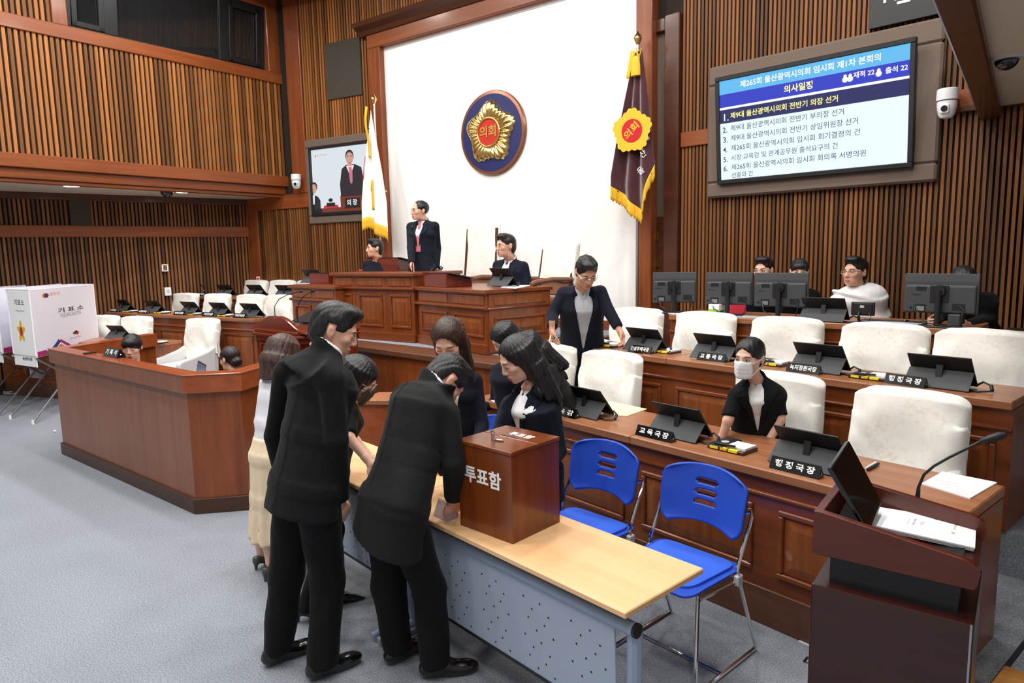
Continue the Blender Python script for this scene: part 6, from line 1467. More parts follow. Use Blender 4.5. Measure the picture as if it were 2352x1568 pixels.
def human(label,root,fwd,o):
    """o: options. Joints are world points; builds body, hair, clothing as parts of one person"""
    fem=o.get('fem',False); vox=o.get('vox',.010); Hh=o.get('h',1.72 if not fem else 1.62); k=Hh/1.72
    f=Vector((fwd[0],fwd[1],0)).normalized(); r_=f.cross(Vector((0,0,1))).normalized(); up=Vector((0,0,1)); root=Vector(root)
    R=empty('person',root,0,label,'person')
    lean=o.get('lean',0); side=o.get('side',0); sit=o.get('sit')
    pel=Vector((0,0,.93*k)) if sit is None else Vector((0,0,sit+.10))
    if 'pelvis' in o: pel=o['pelvis']-root
    spine=(Vector((0,0,1))*math.cos(lean)+f*math.sin(lean)+r_*side).normalized()
    neck=o['neck']-root if 'neck' in o else pel+spine*(.50*k)
    spine=(neck-pel).normalized(); tf=(f-spine*f.dot(spine)).normalized(); tr=tf.cross(spine).normalized()
    sw=(.185 if not fem else .155)*k
    sh={1:neck-spine*.055*k+tr*sw,-1:neck-spine*.055*k-tr*sw}
    for s_,n_ in ((1,'shR'),(-1,'shL')):
        if n_ in o: sh[s_]=o[n_]-root
    el,wr={},{}
    for s_,n_ in ((1,'R'),(-1,'L')):
        el[s_]=o['el'+n_]-root if 'el'+n_ in o else sh[s_]-up*.28*k+tr*s_*.035-tf*.03
        wr[s_]=o['wr'+n_]-root if 'wr'+n_ in o else (el[s_]-up*.22*k+tf*.07 if sit is None else el[s_]+tf*.22*k-up*.04)
    hip={s_:pel+r_*s_*.09*k-up*.04 for s_ in(1,-1)}; kn,an={},{}
    for s_,n_ in ((1,'R'),(-1,'L')):
        if sit is None:
            an[s_]=o['an'+n_]-root if 'an'+n_ in o else r_*s_*.10*k+up*.09
            kn[s_]=o['kn'+n_]-root if 'kn'+n_ in o else hip[s_].lerp(an[s_],.5)+f*.03
        else:
            kn[s_]=hip[s_]+f*.42*k+r_*s_*.03; an[s_]=kn[s_]-up*(sit-.02)+f*.03
    hf=o.get('look',fwd); hx,hy,hz=headframe(hf,up=o.get('hup')); hb=basis(hx,hy,hz); hs=o.get('hs',1.0)*(1.0 if not fem else .96)
    hc=o['head']-root if 'head' in o else neck+spine*.06+Vector(hz)*.145
    sk=o.get('skin','skin_b' if fem else 'skin_a'); hv=o.get('hvox',.0055)
    def hm(P): return (P*hs)@hb.T+V3(hc)
    # --- body: head with neck, hands with forearms, bare limbs, one mesh
    P,F=head_geo(fem,hv,o.get('jaw',1.)); Ps=[hm(P)]; Fs=[F]; n0=len(P)
    # bend the lower neck toward the torso
    z=P[:,2]; t=np.clip((-z-.10)/.115,0,1)[:,None]; tgt=V3(neck)+ (P-np.array([0,.036,-.215],np.float32))@basis(-tr,-tf,spine).T*1.0; Ps[0]=Ps[0]*(1-t)+tgt*t
    hv2=max(hv*.9,.0045)
    for s_ in (1,-1):
        if o.get('nohands'): break
        hp,hfc=hand_geo(o.get('curl',.5),hv2); q=hp.copy(); q[:,0]*=s_   # mirror for left
        if s_<0: hfc=hfc[:,::-1]
        fa=(wr[s_]-el[s_]).normalized(); zax=-fa if 'hd'+('R' if s_>0 else 'L') not in o else -Vector(o['hd'+('R' if s_>0 else 'L')]).normalized()
        pal=Vector(o.get('palm'+('R' if s_>0 else 'L'),-tr*s_)); xax=(pal-zax*pal.dot(zax)).normalized(); 
        yy=zax.cross(xax)
        xa=xax*s_   # palm direction is +x for right hand, -x for left after mirroring
        q=q*(.98*k)@basis(xa,zax.cross(xa),zax).T if True else q
        Ps.append(q+V3(wr[s_])); Fs.append(hfc+n0); n0+=len(q)
    if o.get('bare_arms') or o.get('bare_legs') or True:
        pts=np.array([V3(v) for v in list(el.values())+list(wr.values())+list(sh.values())+([*kn.values(),*an.values()] if o.get('bare_legs') else [])]); s=SDF(pts.min(0)-.08,pts.max(0)+.08,max(vox,.011) if not o.get('bare_arms') else vox)
        ar=(.036*k if fem else .042*k)*o.get('armw',1.)*(1 if o.get('bare_arms') else .75)
        for s_ in(1,-1):
            if o.get('bare_arms'): s.add(s.rc(sh[s_].lerp(el[s_],.25)-tr*s_*.018,el[s_],ar,ar*.92),.0); s.add(s.rc(el[s_],wr[s_],ar*.92,ar*.62),.01)
            else: s.add(s.rc(el[s_].lerp(wr[s_],.4),wr[s_],ar*.7,ar*.8),.0)
        s.add(s.rc(sh[1].lerp(sh[-1],.3)-spine*.08,sh[1].lerp(sh[-1],.7)-spine*.08,.03,.03),.03); s.add(s.rc(neck-spine*.05,pel.lerp(neck,.6),.03,.03),.03)
        if o.get('bare_legs'):
            for s_ in(1,-1): s.add(s.rc(kn[s_],kn[s_].lerp(an[s_],.35)-f*.012,.046*k,.052*k),.01); s.add(s.rc(kn[s_].lerp(an[s_],.35)-f*.012,an[s_],.050*k,.030*k),.02); s.add(s.rc(an[s_],an[s_]-up*.05+f*.05,.028,.026),.01)
        P2,F2=s.mesh(); Ps.append(P2); Fs.append(F2+n0)
    np_obj('body',np.concatenate(Ps),np.concatenate(Fs),sk,R,1)
    # --- face details
    Mh=Matrix(((hx[0],hy[0],hz[0],hc[0]),(hx[1],hy[1],hz[1],hc[1]),(hx[2],hy[2],hz[2],hc[2]),(0,0,0,1)))@Matrix.Scale(hs,4)
    if not o.get('noface'):
        cl=o.get('closed',False)
        for sx in(-1,1):
            if not cl:
                mb=MB().sph((sx*.031,-.0890,.0025),(.0135,.0030,.0045),12,6); mb.xf(Mh); mb.build('eye','eye_white',R,smooth=True)
                mb=MB().sph((sx*.031,-.0905,.0028),(.0062,.0028,.0046),10,6); mb.xf(Mh); mb.build('iris','eye_dark',R,smooth=True)
            mb=MB().tube([(sx*.0455,-.0845,.003 if not cl else -.002),(sx*.039,-.0905,.0070 if not cl else -.0035),(sx*.031,-.0925,.0082 if not cl else -.0045),(sx*.022,-.0915,.0062 if not cl else -.0035),(sx*.016,-.0890,.0010)],[.0008,.0014,.0015,.0013,.0006],6); mb.xf(Mh); mb.build('eyelash','brow',R,smooth=True)
            mb=MB().tube([(sx*.050,-.0800,.020),(sx*.041,-.0890,.0255),(sx*.030,-.0935,.0255),(sx*.018,-.0945,.0215)],[.0010,.0026,.0034,.0022] if not fem else [.0008,.0018,.0024,.0016],6); mb.xf(Mh); mb.build('eyebrow',o.get('browmat','brow'),R,smooth=True)
        if not o.get('mask'):
            lm=o.get('lip','lip'); mb=MB().sph((0,-.0935,-.0612),(.0215,.0075,.0042),14,6); mb.xf(Mh); mb.build('upper_lip',lm,R,smooth=True); mb=MB().sph((0,-.0925,-.0722),(.0180,.0080,.0050),14,6); mb.xf(Mh); mb.build('lower_lip',lm,R,smooth=True)
    if o.get('mask'):
        def mk(u,v):
            th=math.radians(-66+132*u); ph=v; bul=1+.06*math.cos(th)**2*math.sin(math.pi*v)
            x=.0655*math.sin(th)*(1-.10*abs(2*v-1)**2); y=-.052-.058*math.cos(th)*bul-(.010*math.exp(-(th/.35)**2)*(1-abs(v-.75)*2)); zz=-.100+.092*v-.006*math.cos(th)*0+.010*math.exp(-(th/.4)**2)*(v)-.010*(1-v)*math.cos(th)
            y+=.0016*math.sin(v*28); return Mh@Vector((x,y,zz))
        mb=MB(); mb.rings([[mk(i/22,j/12) for i in range(23)] for j in range(13)],cap=False,closed=False); mo=mb.build('face_mask',o['mask'],R,smooth=True); md=mo.modifiers.new('s','SOLIDIFY'); md.thickness=.002
        for sx in(-1,1):
            for zz in (-.018,-.088): mb=MB().tube([(sx*.059,-.078,zz),(sx*.074,-.02,zz*.6+.0),(sx*.082,.012,.012 if zz>-.05 else -.03)],.0016,5); mb.xf(Mh); mb.build('ear_loop',o['mask'],R)
    if o.get('glasses'):
        for sx in(-1,1):
            mb=MB().tube([(sx*.033+.024*math.cos(a),-.103+.006*abs(math.cos(a)),.001+.019*math.sin(a)) for a in [2*math.pi*i/20 for i in range(21)]],.0013 if o['glasses']!='clear' else .002,5); mb.xf(Mh); mb.build('spectacle_rim','steel' if o['glasses']!='clear' else 'acrylic',R,smooth=True)
            mb=MB().tube([(sx*.057,-.097,.006),(sx*.074,-.05,.006),(sx*.080,.012,.004)],.0013,5); mb.xf(Mh); mb.build('spectacle_arm','steel',R)
        mb=MB().tube([(-.009,-.105,.004),(0,-.109,.007),(.009,-.105,.004)],.0013,5); mb.xf(Mh); mb.build('spectacle_bridge','steel',R)
    # --- hair
    if o.get('hair'):
        P,F=hair_geo(o['hair'],o.get('hairvox',.005),o.get('seed',0)); np_obj('hair',hm(P),F,o.get('hairmat','hair_black'),R,1)
    for i,(pts,rad) in enumerate(o.get('locks',())):
        pts=[V3(Vector(p)-root) for p in pts]; A=np.array(pts); s=SDF(A.min(0)-max(rad),A.max(0)+max(rad),.008)
        for j in range(len(pts)-1): s.add(s.rc(pts[j],pts[j+1],rad[j],rad[j+1]),.02)
        s.d=s.d+.003*np.sin(s.X*150+s.Y*120+4*np.sin(s.Z*20)); P,F=s.mesh(); np_obj('hair_lock',P,F,o.get('hairmat','hair_black'),R,1)
    # --- upper garment
    top=o.get('top','suit_black'); ts=o.get('tw',1.)*(1 if not fem else .88); hemL=o.get('hem',.17)
    hemp=pel-spine*hemL*k if sit is None else pel-spine*.06
    if 'hemp' in o: hemp=o['hemp']-root
    waist=pel.lerp(neck,.38)+tf*o.get('belly',0.); chest=pel.lerp(neck,.72)+tf*.015+o.get('hump',Vector((0,0,0)))
    shc=(sh[1]+sh[-1])/2; shc=shc.lerp(neck,.12)
    pts=[hemp,pel,waist,chest,shc-spine*.015,neck+spine*.005]; trs=(sh[1]-sh[-1]).normalized(); hw=(sh[1]-sh[-1]).length/2
    pf=o.get('prof',(.205,.195,.172,.190)); Wd=[x*k*ts for x in pf]+[hw*.98,.062*k]; Dp=[x*k*ts*o.get('dp',1) for x in (.140,.135,.120,.125)]+[.092*k*ts,.058*k]
    allp=np.array([V3(v) for v in pts+list(sh.values())+list(el.values())+list(wr.values())])
    s=SDF(allp.min(0)-.17,allp.max(0)+.14,vox); s.add(s.tube([V3(p) for p in pts],Wd,Dp,[V3(tr),V3(tr),V3(tr),V3((tr+trs)/2),V3(trs)],(True,True)),0)
    rs_=(.058 if not fem else .047)*k*o.get('armw',1.)
    for s_ in(1,-1): s.add(s.rc(neck-spine*.02+trs*s_*.055,sh[s_]-trs*s_*.03-spine*.005,.030*k,.050*k*o.get('armw',1.)),.04)
    slv=o.get('sleeve',1.)
    for s_ in(1,-1):
        s.add(s.rc(sh[s_]-trs*s_*.022-spine*.012,el[s_],rs_,rs_*.86) if slv>.5 else np.maximum(s.rc(sh[s_]-trs*s_*.022-spine*.012,el[s_],rs_,rs_*1.08),s.half(V3(sh[s_].lerp(el[s_],.86)),V3(el[s_]-sh[s_]))),.012)
        if slv>.5:
            d=s.rc(el[s_],wr[s_]+(wr[s_]-el[s_]).normalized()*.05,rs_*.88,rs_*.70); n=(wr[s_]-el[s_]).normalized(); d=np.maximum(d,s.half(V3(wr[s_]-n*.012),V3(n))); s.add(d,.012)
    vo=o.get('vneck')
    if vo:
        # open front: wedge from the collar down to the button point
        bot=pel.lerp(neck,vo[0])+tf*.15; w0=vo[1]
        a=V3(neck+spine*.02+tf*.10); b=V3(bot); d=s.tube([a,b],[w0,.006],[.10,.10],V3(tr),(False,True)); s.sub(d,.004)
    if o.get('fold'): s.wob(o['fold'],22,19,13,o.get('seed',1))
    nkr=(.058 if not fem else .050)*k
    if o.get('jacket',True) and o.get('collar',True):
        cr=s.rc(neck-spine*.03,neck+spine*.05-tf*.004,nkr+.020,nkr+.010); cr=np.maximum(cr,s.half(V3(neck+spine*.014),V3(spine+tf*.8))); s.add(cr,.008)
    s.sub(s.rc(neck-spine*.0,neck+spine*.12,nkr,nkr),.004)
    jd,jlo,jh=s.d.copy(),s.lo,s.h
    def surf(a,b,sg=1,base=None):
        p=V3((base if base is not None else pel)+tr*a+(spine*b)); d0=V3(tf)*sg
        for q in np.arange(.34,-.05,-.004):
            g=(p+d0*q-jlo)/jh; gi=np.round(g).astype(int)
            if (gi<0).any() or (gi>=np.array(jd.shape)).any(): continue
            if jd[gi[0],gi[1],gi[2]]<0: return Vector((p+d0*(q+.004)).tolist())
        return Vector(p.tolist())
    P,F=s.mesh(); np_obj('jacket' if o.get('jacket',True) else 'shirt',P,F,top,R,2)
    if o.get('shirt'):
        s=SDF(allp.min(0)-.12,allp.max(0)+.1,max(vox,.009)); s.add(s.tube([V3(pel.lerp(neck,.1)),V3(waist),V3(chest+tf*.008),V3(neck-spine*.02)] if vo else [V3(neck-spine*.05),V3(neck-spine*.04),V3(neck-spine*.03),V3(neck-spine*.02)],[x*k*ts*.9 for x in((.18,.160,.160,.060) if vo else (.06,.06,.06,.06))],[x*k*ts*.92 for x in((.128,.116,.118,.062) if vo else (.06,.06,.06,.06))],V3(tr)),0)
        nc=s.rc(neck-spine*.0,neck+spine*.035+Vector(hz)*.012-tf*0.005,.066*k,.060*k if not fem else .052*k); nc=np.maximum(nc,-s.rc(neck-spine*.03,neck+spine*.10,.050*k,.050*k)); nc=np.maximum(nc,s.half(V3(neck+spine*.032),V3(spine+tf*.55)))
        if not fem: s.add(nc,.006)
        s.sub(s.tube([V3(neck+spine*.08+tf*.09),V3(neck-spine*.035+tf*.09)],[.030,.004],[.06,.06],V3(tr),(False,True)),.003); P,F=s.mesh(); np_obj('shirt_collar' if o.get('jacket',True) else 'undershirt',P,F,o['shirt'],R,1)
    L_=(neck-pel).length
    if o.get('tie'):
        c0=neck-spine*.012+tf*.070; c1=pel.lerp(neck,.72)+tf*.128*ts*k; c2=pel.lerp(neck,max(.3,vo[0]-.05))+tf*.128*ts*k
        rsx=[]
        for p,w_ in ((c0,.014),(c0-spine*.03+tf*.012,.017),(c1,.026),(c2,.032)): rsx.append([p-tr*w_,p+tf*.008,p+tr*w_,p-tf*.004])
        mb=MB(); mb.rings([[tuple(q) for q in a] for a in rsx],cap=True); mb.build('tie',o['tie'],R,smooth='auto')
    if o.get('lapel'):
        vb=vo[0]*L_
        for s_ in(1,-1):
            e_=.004; P_=[]
            for a,b in ((.052,L_*.97),(.105*ts/.9,L_*.86),(.098*ts/.9,L_*.78),(.060,L_*.5+vb*.5),(.008,vb)): P_.append(surf(a*s_,b)+tf*.0055)
            Q_=[]
            for a,b in ((.044,L_*.97),(.044,L_*.86),(.040,L_*.78),(.024,L_*.5+vb*.5),(.002,vb)): 
                q=surf((a+.02)*s_,b); Q_.append(q-tr*s_*.018+tf*.002)
            mb=MB(); mb.rings([[tuple(P_[i]),tuple(Q_[i]),tuple(Q_[i]-tf*.008),tuple(P_[i]-tf*.010)] for i in range(5)],cap=True); mb.build('lapel',top,R,smooth='auto')
    for a,b in o.get('buttons',()):
        p=surf(a,b*L_); MB().cyl(p-tf*.002,p+tf*.003,.009,.008,10).build('button','black_plastic',R,smooth='auto')
    for ln in o.get('seams',()):
        pts_=[surf(a,b*L_,-1)-tf*.0004 for a,b in ln]; MB().tube(pts_,.0016,5).build('seam','hole',R)
    # --- lower garment, shoes
    if sit is None and o.get('legs',True):
        if o.get('skirt'):
            zs=o['skirt']; s=SDF(V3(pel)-np.array([.34,.34,pel.z-zs+.03],np.float32),V3(pel)+np.array([.3,.3,.15],np.float32),vox)
            s.add(s.tube([V3(pel+up*.12),V3(pel),V3(Vector((pel.x,pel.y,(pel.z+zs)/2))),V3(Vector((pel.x,pel.y,zs)))],[.15*k,.185*k,.19*k,.22*k],[.11*k,.14*k,.15*k,.18*k],V3(r_)),0)
            s.d=s.d+.008*np.sin(np.arctan2(s.Y-pel.y,s.X-pel.x)*11)*np.clip((pel.z-s.Z)/.4,0,1); P,F=s.mesh(); np_obj('skirt',P,F,o['skirtmat'],R,2)
        else:
            A=np.array([V3(v) for v in [pel,*kn.values(),*an.values(),*hip.values()]]); s=SDF(A.min(0)-.16,A.max(0)+.16,vox); lw=o.get('legw',1.)*(.9 if fem else 1)
            s.add(s.el(V3(pel-up*.01),(.17*k*lw,.125*k*lw,.13*k),basis(r_,-f,up)),0)
            for s_ in(1,-1):
                s.add(s.rc(hip[s_],kn[s_],.100*k*lw,.077*k*lw),.03); sg=s.rc(kn[s_],an[s_]-up*.05,.077*k*lw,.068*k*lw); s.add(np.maximum(sg,s.half(V3(an[s_]-up*.035-f*.02),(0,0,-1))),.03)
            s.wob(.0035,24,21,26,o.get('seed',1)); P,F=s.mesh(); np_obj('trousers' if not o.get('bare_legs') else 'shorts',P,F,o.get('pants','trouser_black'),R,2)
    elif sit is not None and o.get('legs',True):
        A=np.array([V3(v) for v in [pel,*kn.values(),*an.values()]]); s=SDF(A.min(0)-.15,A.max(0)+.13,max(vox,.013)); s.add(s.el(V3(pel),(.17*k,.13*k,.12*k),basis(r_,-f,up)),0)
        for s_ in(1,-1): s.add(s.rc(hip[s_],kn[s_],.085*k,.065*k),.03); s.add(s.rc(kn[s_],an[s_],.062*k,.05*k),.03)
        P,F=s.mesh(); np_obj('trousers',P,F,o.get('pants','trouser_black'),R,2)
    if o.get('shoes') and (sit is None):
        for s_,n_ in ((1,'R'),(-1,'L')):
            tf_=Vector(o.get('toe'+n_,f)); tf_=Vector((tf_.x,tf_.y,0)).normalized(); a=Vector((an[s_].x,an[s_].y,0)); sd=tf_.cross(up)
            if o['shoes']=='heel':
                s=SDF(V3(a)-np.array([.2,.2,.02]),V3(a)+np.array([.2,.2,.16]),.0055); b=basis(sd,-tf_,up)
                s.add(s.rc(a-tf_*.035+up*.065,a+tf_*.05+up*.040,.028,.026),0); s.add(s.rc(a+tf_*.05+up*.030,a+tf_*.125+up*.014,.034,.022),.02); s.add(s.rc(a+tf_*.125+up*.014,a+tf_*.175+up*.010,.02,.008),.015); s.sub(s.rc(a-tf_*.02+up*.12,a+tf_*.06+up*.085,.034,.03),.01)
                s.add(s.rc(a-tf_*.045+up*.05,a-tf_*.045+up*.004,.014,.009),.01); s.cut(-(s.Z-0.0)); 
            else:
                s=SDF(V3(a)-np.array([.26,.26,.02]),V3(a)+np.array([.26,.26,.16]),.0065); b=basis(sd,-tf_,up)
                s.add(s.rc(a-tf_*.045+up*.045,a+tf_*.05+up*.045,.038,.040),0); s.add(s.el(V3(a+tf_*.115+up*.030),(.043,.085,.036),b),.03); s.add(s.rc(a-up*-.07-tf_*.02,a+tf_*.03+up*.06,.042,.036),.02); s.cut(-(s.Z-.001))
            P,F=s.mesh(); np_obj('shoe',P,F,o.get('shoemat','shoe_black'),R,2)
    return R
CR=Vector((math.cos(YAW),math.sin(YAW),0)); CF=Vector((-math.sin(YAW),math.cos(YAW),0)); UP=Vector((0,0,1))
def dirc(deg,dn=0): # heading: 0 = image right, 90 = away from camera, 180 = image left, 270 = toward camera
    a=math.radians(deg); v=CR*math.cos(a)+CF*math.sin(a); return (v*math.cos(math.radians(dn))-UP*math.sin(math.radians(dn)))
def hd(px,py,D):
    r=ray(px,py); return CAM+r*(D/r.dot(CF))
def gp(px,D,z=0):   # ground point under pixel column px at forward distance D
    r=ray(px,600); q=CAM+r*(D/r.dot(CF)); return Vector((q.x,q.y,z))
# 1 tall man in black, back to the camera
a0,a1=onz(640,1520,0),onz(742,1552,0)
human('tall man in black suit standing with his back turned, head in profile',gp(700,3.03),dirc(48),dict(h=1.78,vox=.0085,hvox=.0042,hairvox=.004,
  pelvis=hd(703,1110,3.02),neck=hd(752,806,3.10),shR=hd(770,868,2.93),shL=hd(652,850,3.20),elR=hd(772,1010,2.92),wrR=hd(780,1150,3.00),elL=hd(634,1000,3.28),wrL=hd(660,1130,3.36),
  anR=a1+UP*.09,anL=a0+UP*.09,knR=hd(752,1330,3.05),knL=hd(657,1320,3.12),toeR=onz(835,1508,0)-onz(728,1552,0),toeL=onz(715,1488,0)-onz(625,1525,0),
  head=hd(768,757,3.14),look=dirc(14,24),hs=1.03,hair='short',top='suit_black',shirt='shirt_white',hem=.13,shoes='oxford',curl=.7,tw=1.0,seed=1,fold=.0025,seams=[[(0,.95),(0,.8),(0,.6),(0,.4),(0,.2),(0,0),(0,-.2)]]))
# 2 man in black bending over the table
human('man in black suit bending low over the beech table',gp(930,2.95),dirc(35),dict(h=1.74,vox=.0085,hvox=.005,hairvox=.0042,
  pelvis=hd(905,1150,2.95),neck=hd(993,884,3.16),shR=hd(1035,950,2.98),shL=hd(945,905,3.30),elR=hd(1042,1065,2.95),wrR=hd(1040,1148,3.05),elL=hd(985,1010,3.45),wrL=hd(1030,1090,3.4),
  anR=onz(1003,1552,0)+UP*.09,anL=onz(916,1515,0)+UP*.09,knR=hd(985,1350,2.98),knL=hd(893,1340,3.05),toeR=onz(1085,1548,0)-onz(1000,1560,0),toeL=onz(985,1500,0)-onz(905,1545,0),
  head=hd(1024,872,3.24),look=dirc(30,58),hs=1.02,hair='short',top='suit_char',shirt='shirt_white',hemp=hd(893,1235,2.97),prof=(.235,.205,.185,.195,.085),hump=-dirc(35)*.02+UP*.05,shoes='oxford',curl=.6,tw=1.02,seed=2,fold=.003,seams=[[(0,.95),(0,.8),(0,.6),(0,.4),(0,.2),(0,.05)]]))
# 3 woman in pale jacket and beige skirt
human('woman in pale jacket and long beige skirt, back turned',gp(632,4.05),dirc(60),dict(fem=True,h=1.60,vox=.010,hvox=.006,pelvis=hd(632,1045,4.05),neck=hd(648,862,4.12),head=hd(652,812,4.18),look=dirc(62,25),hair='bobback',hairmat='hair_brown',hairvox=.005,hs=1.05,
  top='jacket_pale',hem=.02,shirt='blouse_white',skirt=.23,skirtmat='skirt_beige',bare_legs=True,anL=onz(602,1302,0)+UP*.1,anR=onz(624,1328,0)+UP*.1,knL=onz(602,1302,0)+UP*.46,knR=onz(624,1328,0)+UP*.46,shoes='heel',shoemat='shoe_grey',seed=3,fold=.002,tw=1.05))
# 4 woman with black bob, grey mask
human('woman with black bob and grey face mask leaning beside the tall man',gp(765,3.62),dirc(30),dict(fem=True,h=1.60,vox=.010,hvox=.005,pelvis=hd(752,1080,3.62),neck=hd(792,915,3.66),head=hd(822,868,3.66),look=dirc(2,36),hair='bob',hairvox=.0045,hs=1.06,mask='mask_grey',glasses='clear',closed=True,
  top='dress_black',jacket=False,hem=.05,sleeve=.2,bare_arms=True,elR=hd(800,1003,3.45),wrR=hd(850,1062,3.42),elL=hd(800,990,3.8),wrL=hd(850,1050,3.75),anR=onz(705,1425,0)+UP*.09,anL=onz(765,1385,0)+UP*.09,toeL=dirc(12),toeR=dirc(15),shoes='heel',pants='dress_black',legw=.85,seed=4))
# 5 woman with brown hair facing the camera
human('woman in navy suit with long brown hair bowing toward the camera',gp(1046,4.05),dirc(268),dict(fem=True,h=1.66,vox=.010,hvox=.005,pelvis=hd(1050,1040,4.1),neck=hd(1043,845,4.06),head=hd(1030,780,3.96),look=dirc(258,34),hair='long',hairmat='hair_dkbrown',hairvox=.0045,hs=1.12,closed=True,
  top='suit_navy',shirt='blouse_white',vneck=(.45,.06),shR=hd(988,868,4.05),shL=hd(1100,872,4.05),elR=hd(985,960,4.0),elL=hd(1108,975,4.0),wrR=hd(1000,1050,3.8),wrL=hd(1090,1060,3.8),legs=True,shoes='heel',seed=5,fold=.002))
# 6 woman with long black hair in profile
human('woman in navy suit with long black hair looking down at ballot box',gp(1215,3.55),dirc(222),dict(fem=True,h=1.64,vox=.009,hvox=.0045,pelvis=hd(1232,1075,3.58),neck=hd(1218,886,3.56),head=hd(1192,822,3.52),look=dirc(198,28),hair='long',hairvox=.0042,hs=1.07,closed=True,lip='lip_red',
  top='suit_navy2',shirt='blouse_white',vneck=(.35,.055),lapel=True,shR=hd(1158,935,3.52),shL=hd(1276,922,3.56),elR=hd(1140,1010,3.42),elL=hd(1284,1035,3.50),wrR=hd(1150,1080,3.2),wrL=hd(1250,1100,3.3),shoes='heel',seed=6,fold=.002,
  buttons=[(.0,.33),(.02,.18)],locks=[([hd(1228,850,3.50),hd(1240,900,3.48),hd(1244,935,3.49)],[.030,.026,.008])]))
# 7 two women behind the long haired woman
human('dark haired seated woman half hidden between the two women in navy',gp(1150,5.0,.11),dirc(225),dict(fem=True,h=1.6,sit=.44,vox=.013,hvox=.007,head=hd(1158,775,4.95),neck=hd(1165,835,4.98),look=dirc(200,40),hair='bob',hairvox=.006,hs=1.0,top='suit_navy',closed=True,seed=7,legs=False,pelvis=hd(1180,960,5.0)))
human('woman in dark grey bending behind long haired woman, hair over her back',gp(1275,4.62,.11),dirc(200),dict(fem=True,h=1.6,sit=.44,vox=.012,hvox=.007,pelvis=hd(1300,945,4.72),neck=hd(1240,822,4.62),head=hd(1215,800,4.55),look=dirc(195,50),hair='long',hairvox=.006,top='top_grey',noface=True,seed=8,legs=False,
  locks=[([hd(1235,800,4.55),hd(1268,828,4.58),hd(1300,868,4.64)],[.06,.05,.016])]))
# 8 man reaching over the second right bench
human('man in navy jacket and grey shirt reaching over the second right bench',gp(1338,6.0,.36),dirc(272),dict(h=1.74,vox=.011,hvox=.0055,hairvox=.005,pelvis=hd(1335,800,6.05),neck=hd(1338,664,5.85),head=hd(1346,625,5.72),look=dirc(282,32),hs=1.10,hair='short',glasses='metal',skin='skin_c',
  top='suit_navy',shirt='shirt_grey',vneck=(.12,.10),shR=hd(1288,672,5.9),shL=hd(1384,668,5.85),elR=hd(1270,722,5.85),wrR=hd(1268,752,5.65),elL=hd(1398,715,5.75),wrL=hd(1421,755,5.65),hdR=(0,0,-1),hdL=dirc(320,60),curl=.8,tw=1.05,seed=9,fold=.003))
tag(MB().tube([hd(1265,770,5.6),hd(1262,784,5.58)],.006,8).build('white_pen','white_plastic'),'white pen held in the reaching man right hand','pen')
# 9 masked woman seated on the front right bench
human('seated woman in black short sleeved jacket and white face mask',gp(1735,4.02,.11),dirc(250),dict(fem=True,h=1.62,sit=.44,vox=.009,hvox=.0045,hairvox=.0045,pelvis=hd(1742,1010,4.06),neck=hd(1736,872,4.02),head=hd(1722,820,3.98),look=dirc(222,6),hs=1.03,hair='bun',mask='mask_white',
  top='suit_black',shirt='blouse_white',vneck=(.28,.055),lapel=True,sleeve=.3,bare_arms=True,buttons=[(.0,.24),(.0,.08)],shR=hd(1682,904,3.98),shL=hd(1788,900,4.0),elR=hd(1672,965,3.93),wrR=hd(1655,1015,3.95),elL=hd(1792,962,3.95),wrL=hd(1762,1020,3.93),curl=.4,seed=10,tw=1.04))
# 10, 11 stenographers
human('stenographer in white blouse with short black hair looking down',gp(308,6.5),dirc(285),dict(fem=True,h=1.58,sit=.40,vox=.013,hvox=.0065,hairvox=.006,pelvis=gp(312,6.6,.50),neck=hd(310,838,6.52),head=hd(304,797,6.45),look=dirc(280,10),hs=1.05,hair='fringe',closed=True,lip='lip_red',top='blouse_white',jacket=False,seed=11,legs=False))
human('stenographer with dark hair in a low bun, back of head only',gp(532,6.1),dirc(125),dict(fem=True,h=1.58,sit=.40,vox=.013,hvox=.007,hairvox=.005,pelvis=gp(532,6.05,.50),neck=hd(534,866,6.1),head=hd(528,824,6.12),look=dirc(150,12),hs=1.02,hair='bun',hairmat='hair_soft',noface=True,top='dress_black',jacket=False,seed=12,legs=False))
# 12-14 on the podium
human('standing chairman in navy suit and pink tie at the podium',gp(972,8.5,ZP),dirc(250),dict(h=1.72,vox=.012,hvox=.006,hairvox=.005,pelvis=hd(972,620,8.5),neck=hd(971,508,8.52),head=hd(964,484,8.48),look=dirc(212,2),hs=1.05,hair='bald',skin='skin_a',top='suit_navy2',shirt='shirt_white',tie='tie_pink',vneck=(.42,.055),lapel=True,tw=.98,buttons=[(0,.38)],
  elR=hd(944,568,8.42),wrR=hd(946,606,8.25),elL=hd(1004,570,8.55),wrL=hd(1002,616,8.45),seed=13,legs=True))
human('seated man with black hair mostly hidden behind the chairman nameplate',gp(866,8.9,ZP),dirc(250),dict(h=1.70,sit=.45,vox=.014,hvox=.0065,hairvox=.006,neck=hd(867,598,8.9),head=hd(861,571,8.85),look=dirc(205,-2),hs=1.0,hair='short',top='suit_navy',shirt='shirt_white',seed=14,legs=False,pelvis=hd(870,690,8.95)))
human('seated man with glasses, navy suit and dotted tie on right wing',gp(1168,7.55,ZP),dirc(240),dict(h=1.72,sit=.45,vox=.012,hvox=.006,hairvox=.005,pelvis=hd(1175,690,7.6),neck=hd(1172,597,7.55),head=hd(1162,565,7.5),look=dirc(210,0),hs=1.06,hair='short',hairmat='hair_soft',glasses='metal',top='suit_navy2',shirt='shirt_white',tie='tie_dot',vneck=(.3,.055),lapel=True,seed=15,legs=False,tw=1.02))
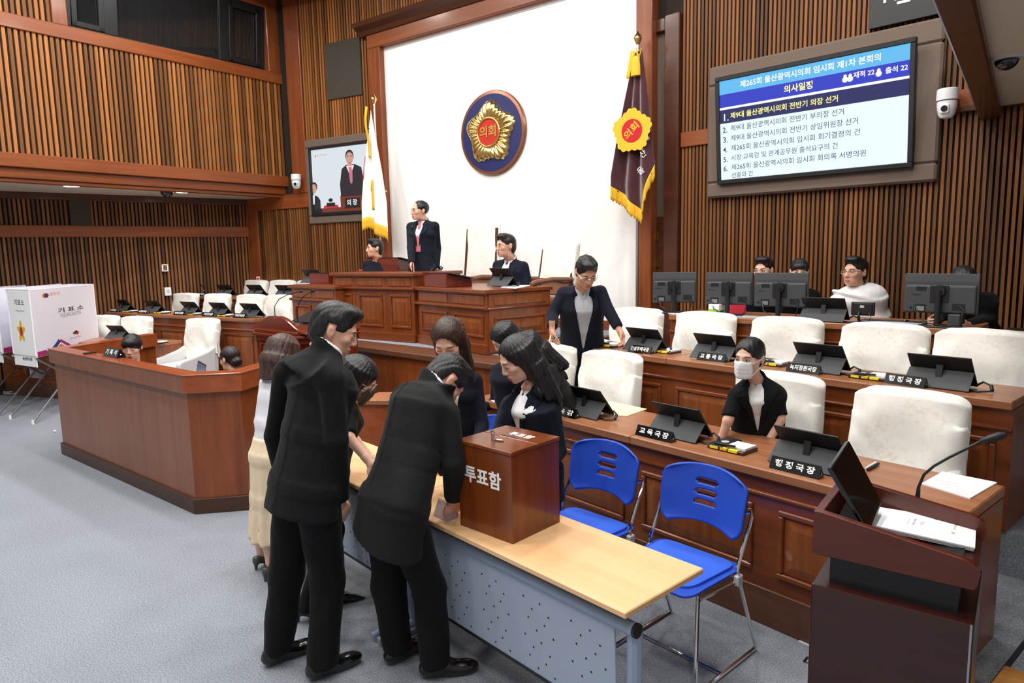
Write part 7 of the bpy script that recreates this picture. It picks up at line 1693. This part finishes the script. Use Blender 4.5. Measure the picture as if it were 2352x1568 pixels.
# 15-18 staff along the right wall
def SD(px,off): 
    p=Vector(stf(0,off)); n=Vector((-math.sin(A3R),math.cos(A3R),0)); q=onpl(px,650,(p.x,p.y,0),n); return (q-CAM).dot(CF)
D=SD(1757,.85); human('staff man with glasses peering over the sticky note monitor',gp(1757,D,.6),dirc(262),dict(h=1.72,sit=.43,vox=.014,hvox=.0065,hairvox=.006,pelvis=gp(1757,D+.05,1.1),neck=hd(1760,660,D),head=hd(1754,620,D-.03),look=dirc(225,4),hs=1.05,hair='short',glasses='metal',top='suit_navy',shirt='shirt_white',seed=16,legs=False))
D=SD(1838,.80); human('staff woman with white mask and black fringe behind the monitors',gp(1838,D,.6),dirc(262),dict(fem=True,h=1.60,sit=.43,vox=.014,hvox=.0065,hairvox=.006,pelvis=gp(1842,D+.05,1.1),neck=hd(1840,664,D),head=hd(1836,622,D-.03),look=dirc(250,8),hs=1.03,hair='bunfringe',mask='mask_white',top='dress_black',jacket=False,seed=17,legs=False))
D=SD(1970,.90); human('heavy staff man in white short sleeved shirt and glasses',gp(1972,D,.6),dirc(248),dict(h=1.76,sit=.43,vox=.011,hvox=.0055,hairvox=.005,pelvis=hd(1972,735,D+.02),neck=hd(1972,666,D),head=hd(1964,625,D-.03),look=dirc(208,-2),hs=1.10,jaw=1.15,hair='short',glasses='metal',top='shirt_white',jacket=False,sleeve=.3,bare_arms=True,tw=1.22,armw=1.2,shR=hd(1922,692,D-.02),shL=hd(2018,690,D),elR=hd(1912,735,D-.1),elL=hd(2030,738,D-.05),wrR=hd(1925,752,D-.35),wrL=hd(2000,752,D-.35),seed=18,legs=False))
D=SD(2222,.80); human('staff man in black suit typing behind the rightmost monitor',gp(2225,D,.6),dirc(262),dict(h=1.74,sit=.43,vox=.012,hvox=.006,hairvox=.005,pelvis=hd(2230,770,D+.05),neck=hd(2220,682,D),head=hd(2211,650,D-.08),look=dirc(255,40),hs=1.08,hair='fringe',top='suit_black',shirt='shirt_white',tw=1.08,elL=hd(2275,730,D-.05),wrL=hd(2222,746,D-.35),elR=hd(2150,735,D-.05),wrR=hd(2140,742,D-.35),curl=.5,seed=19,legs=False))
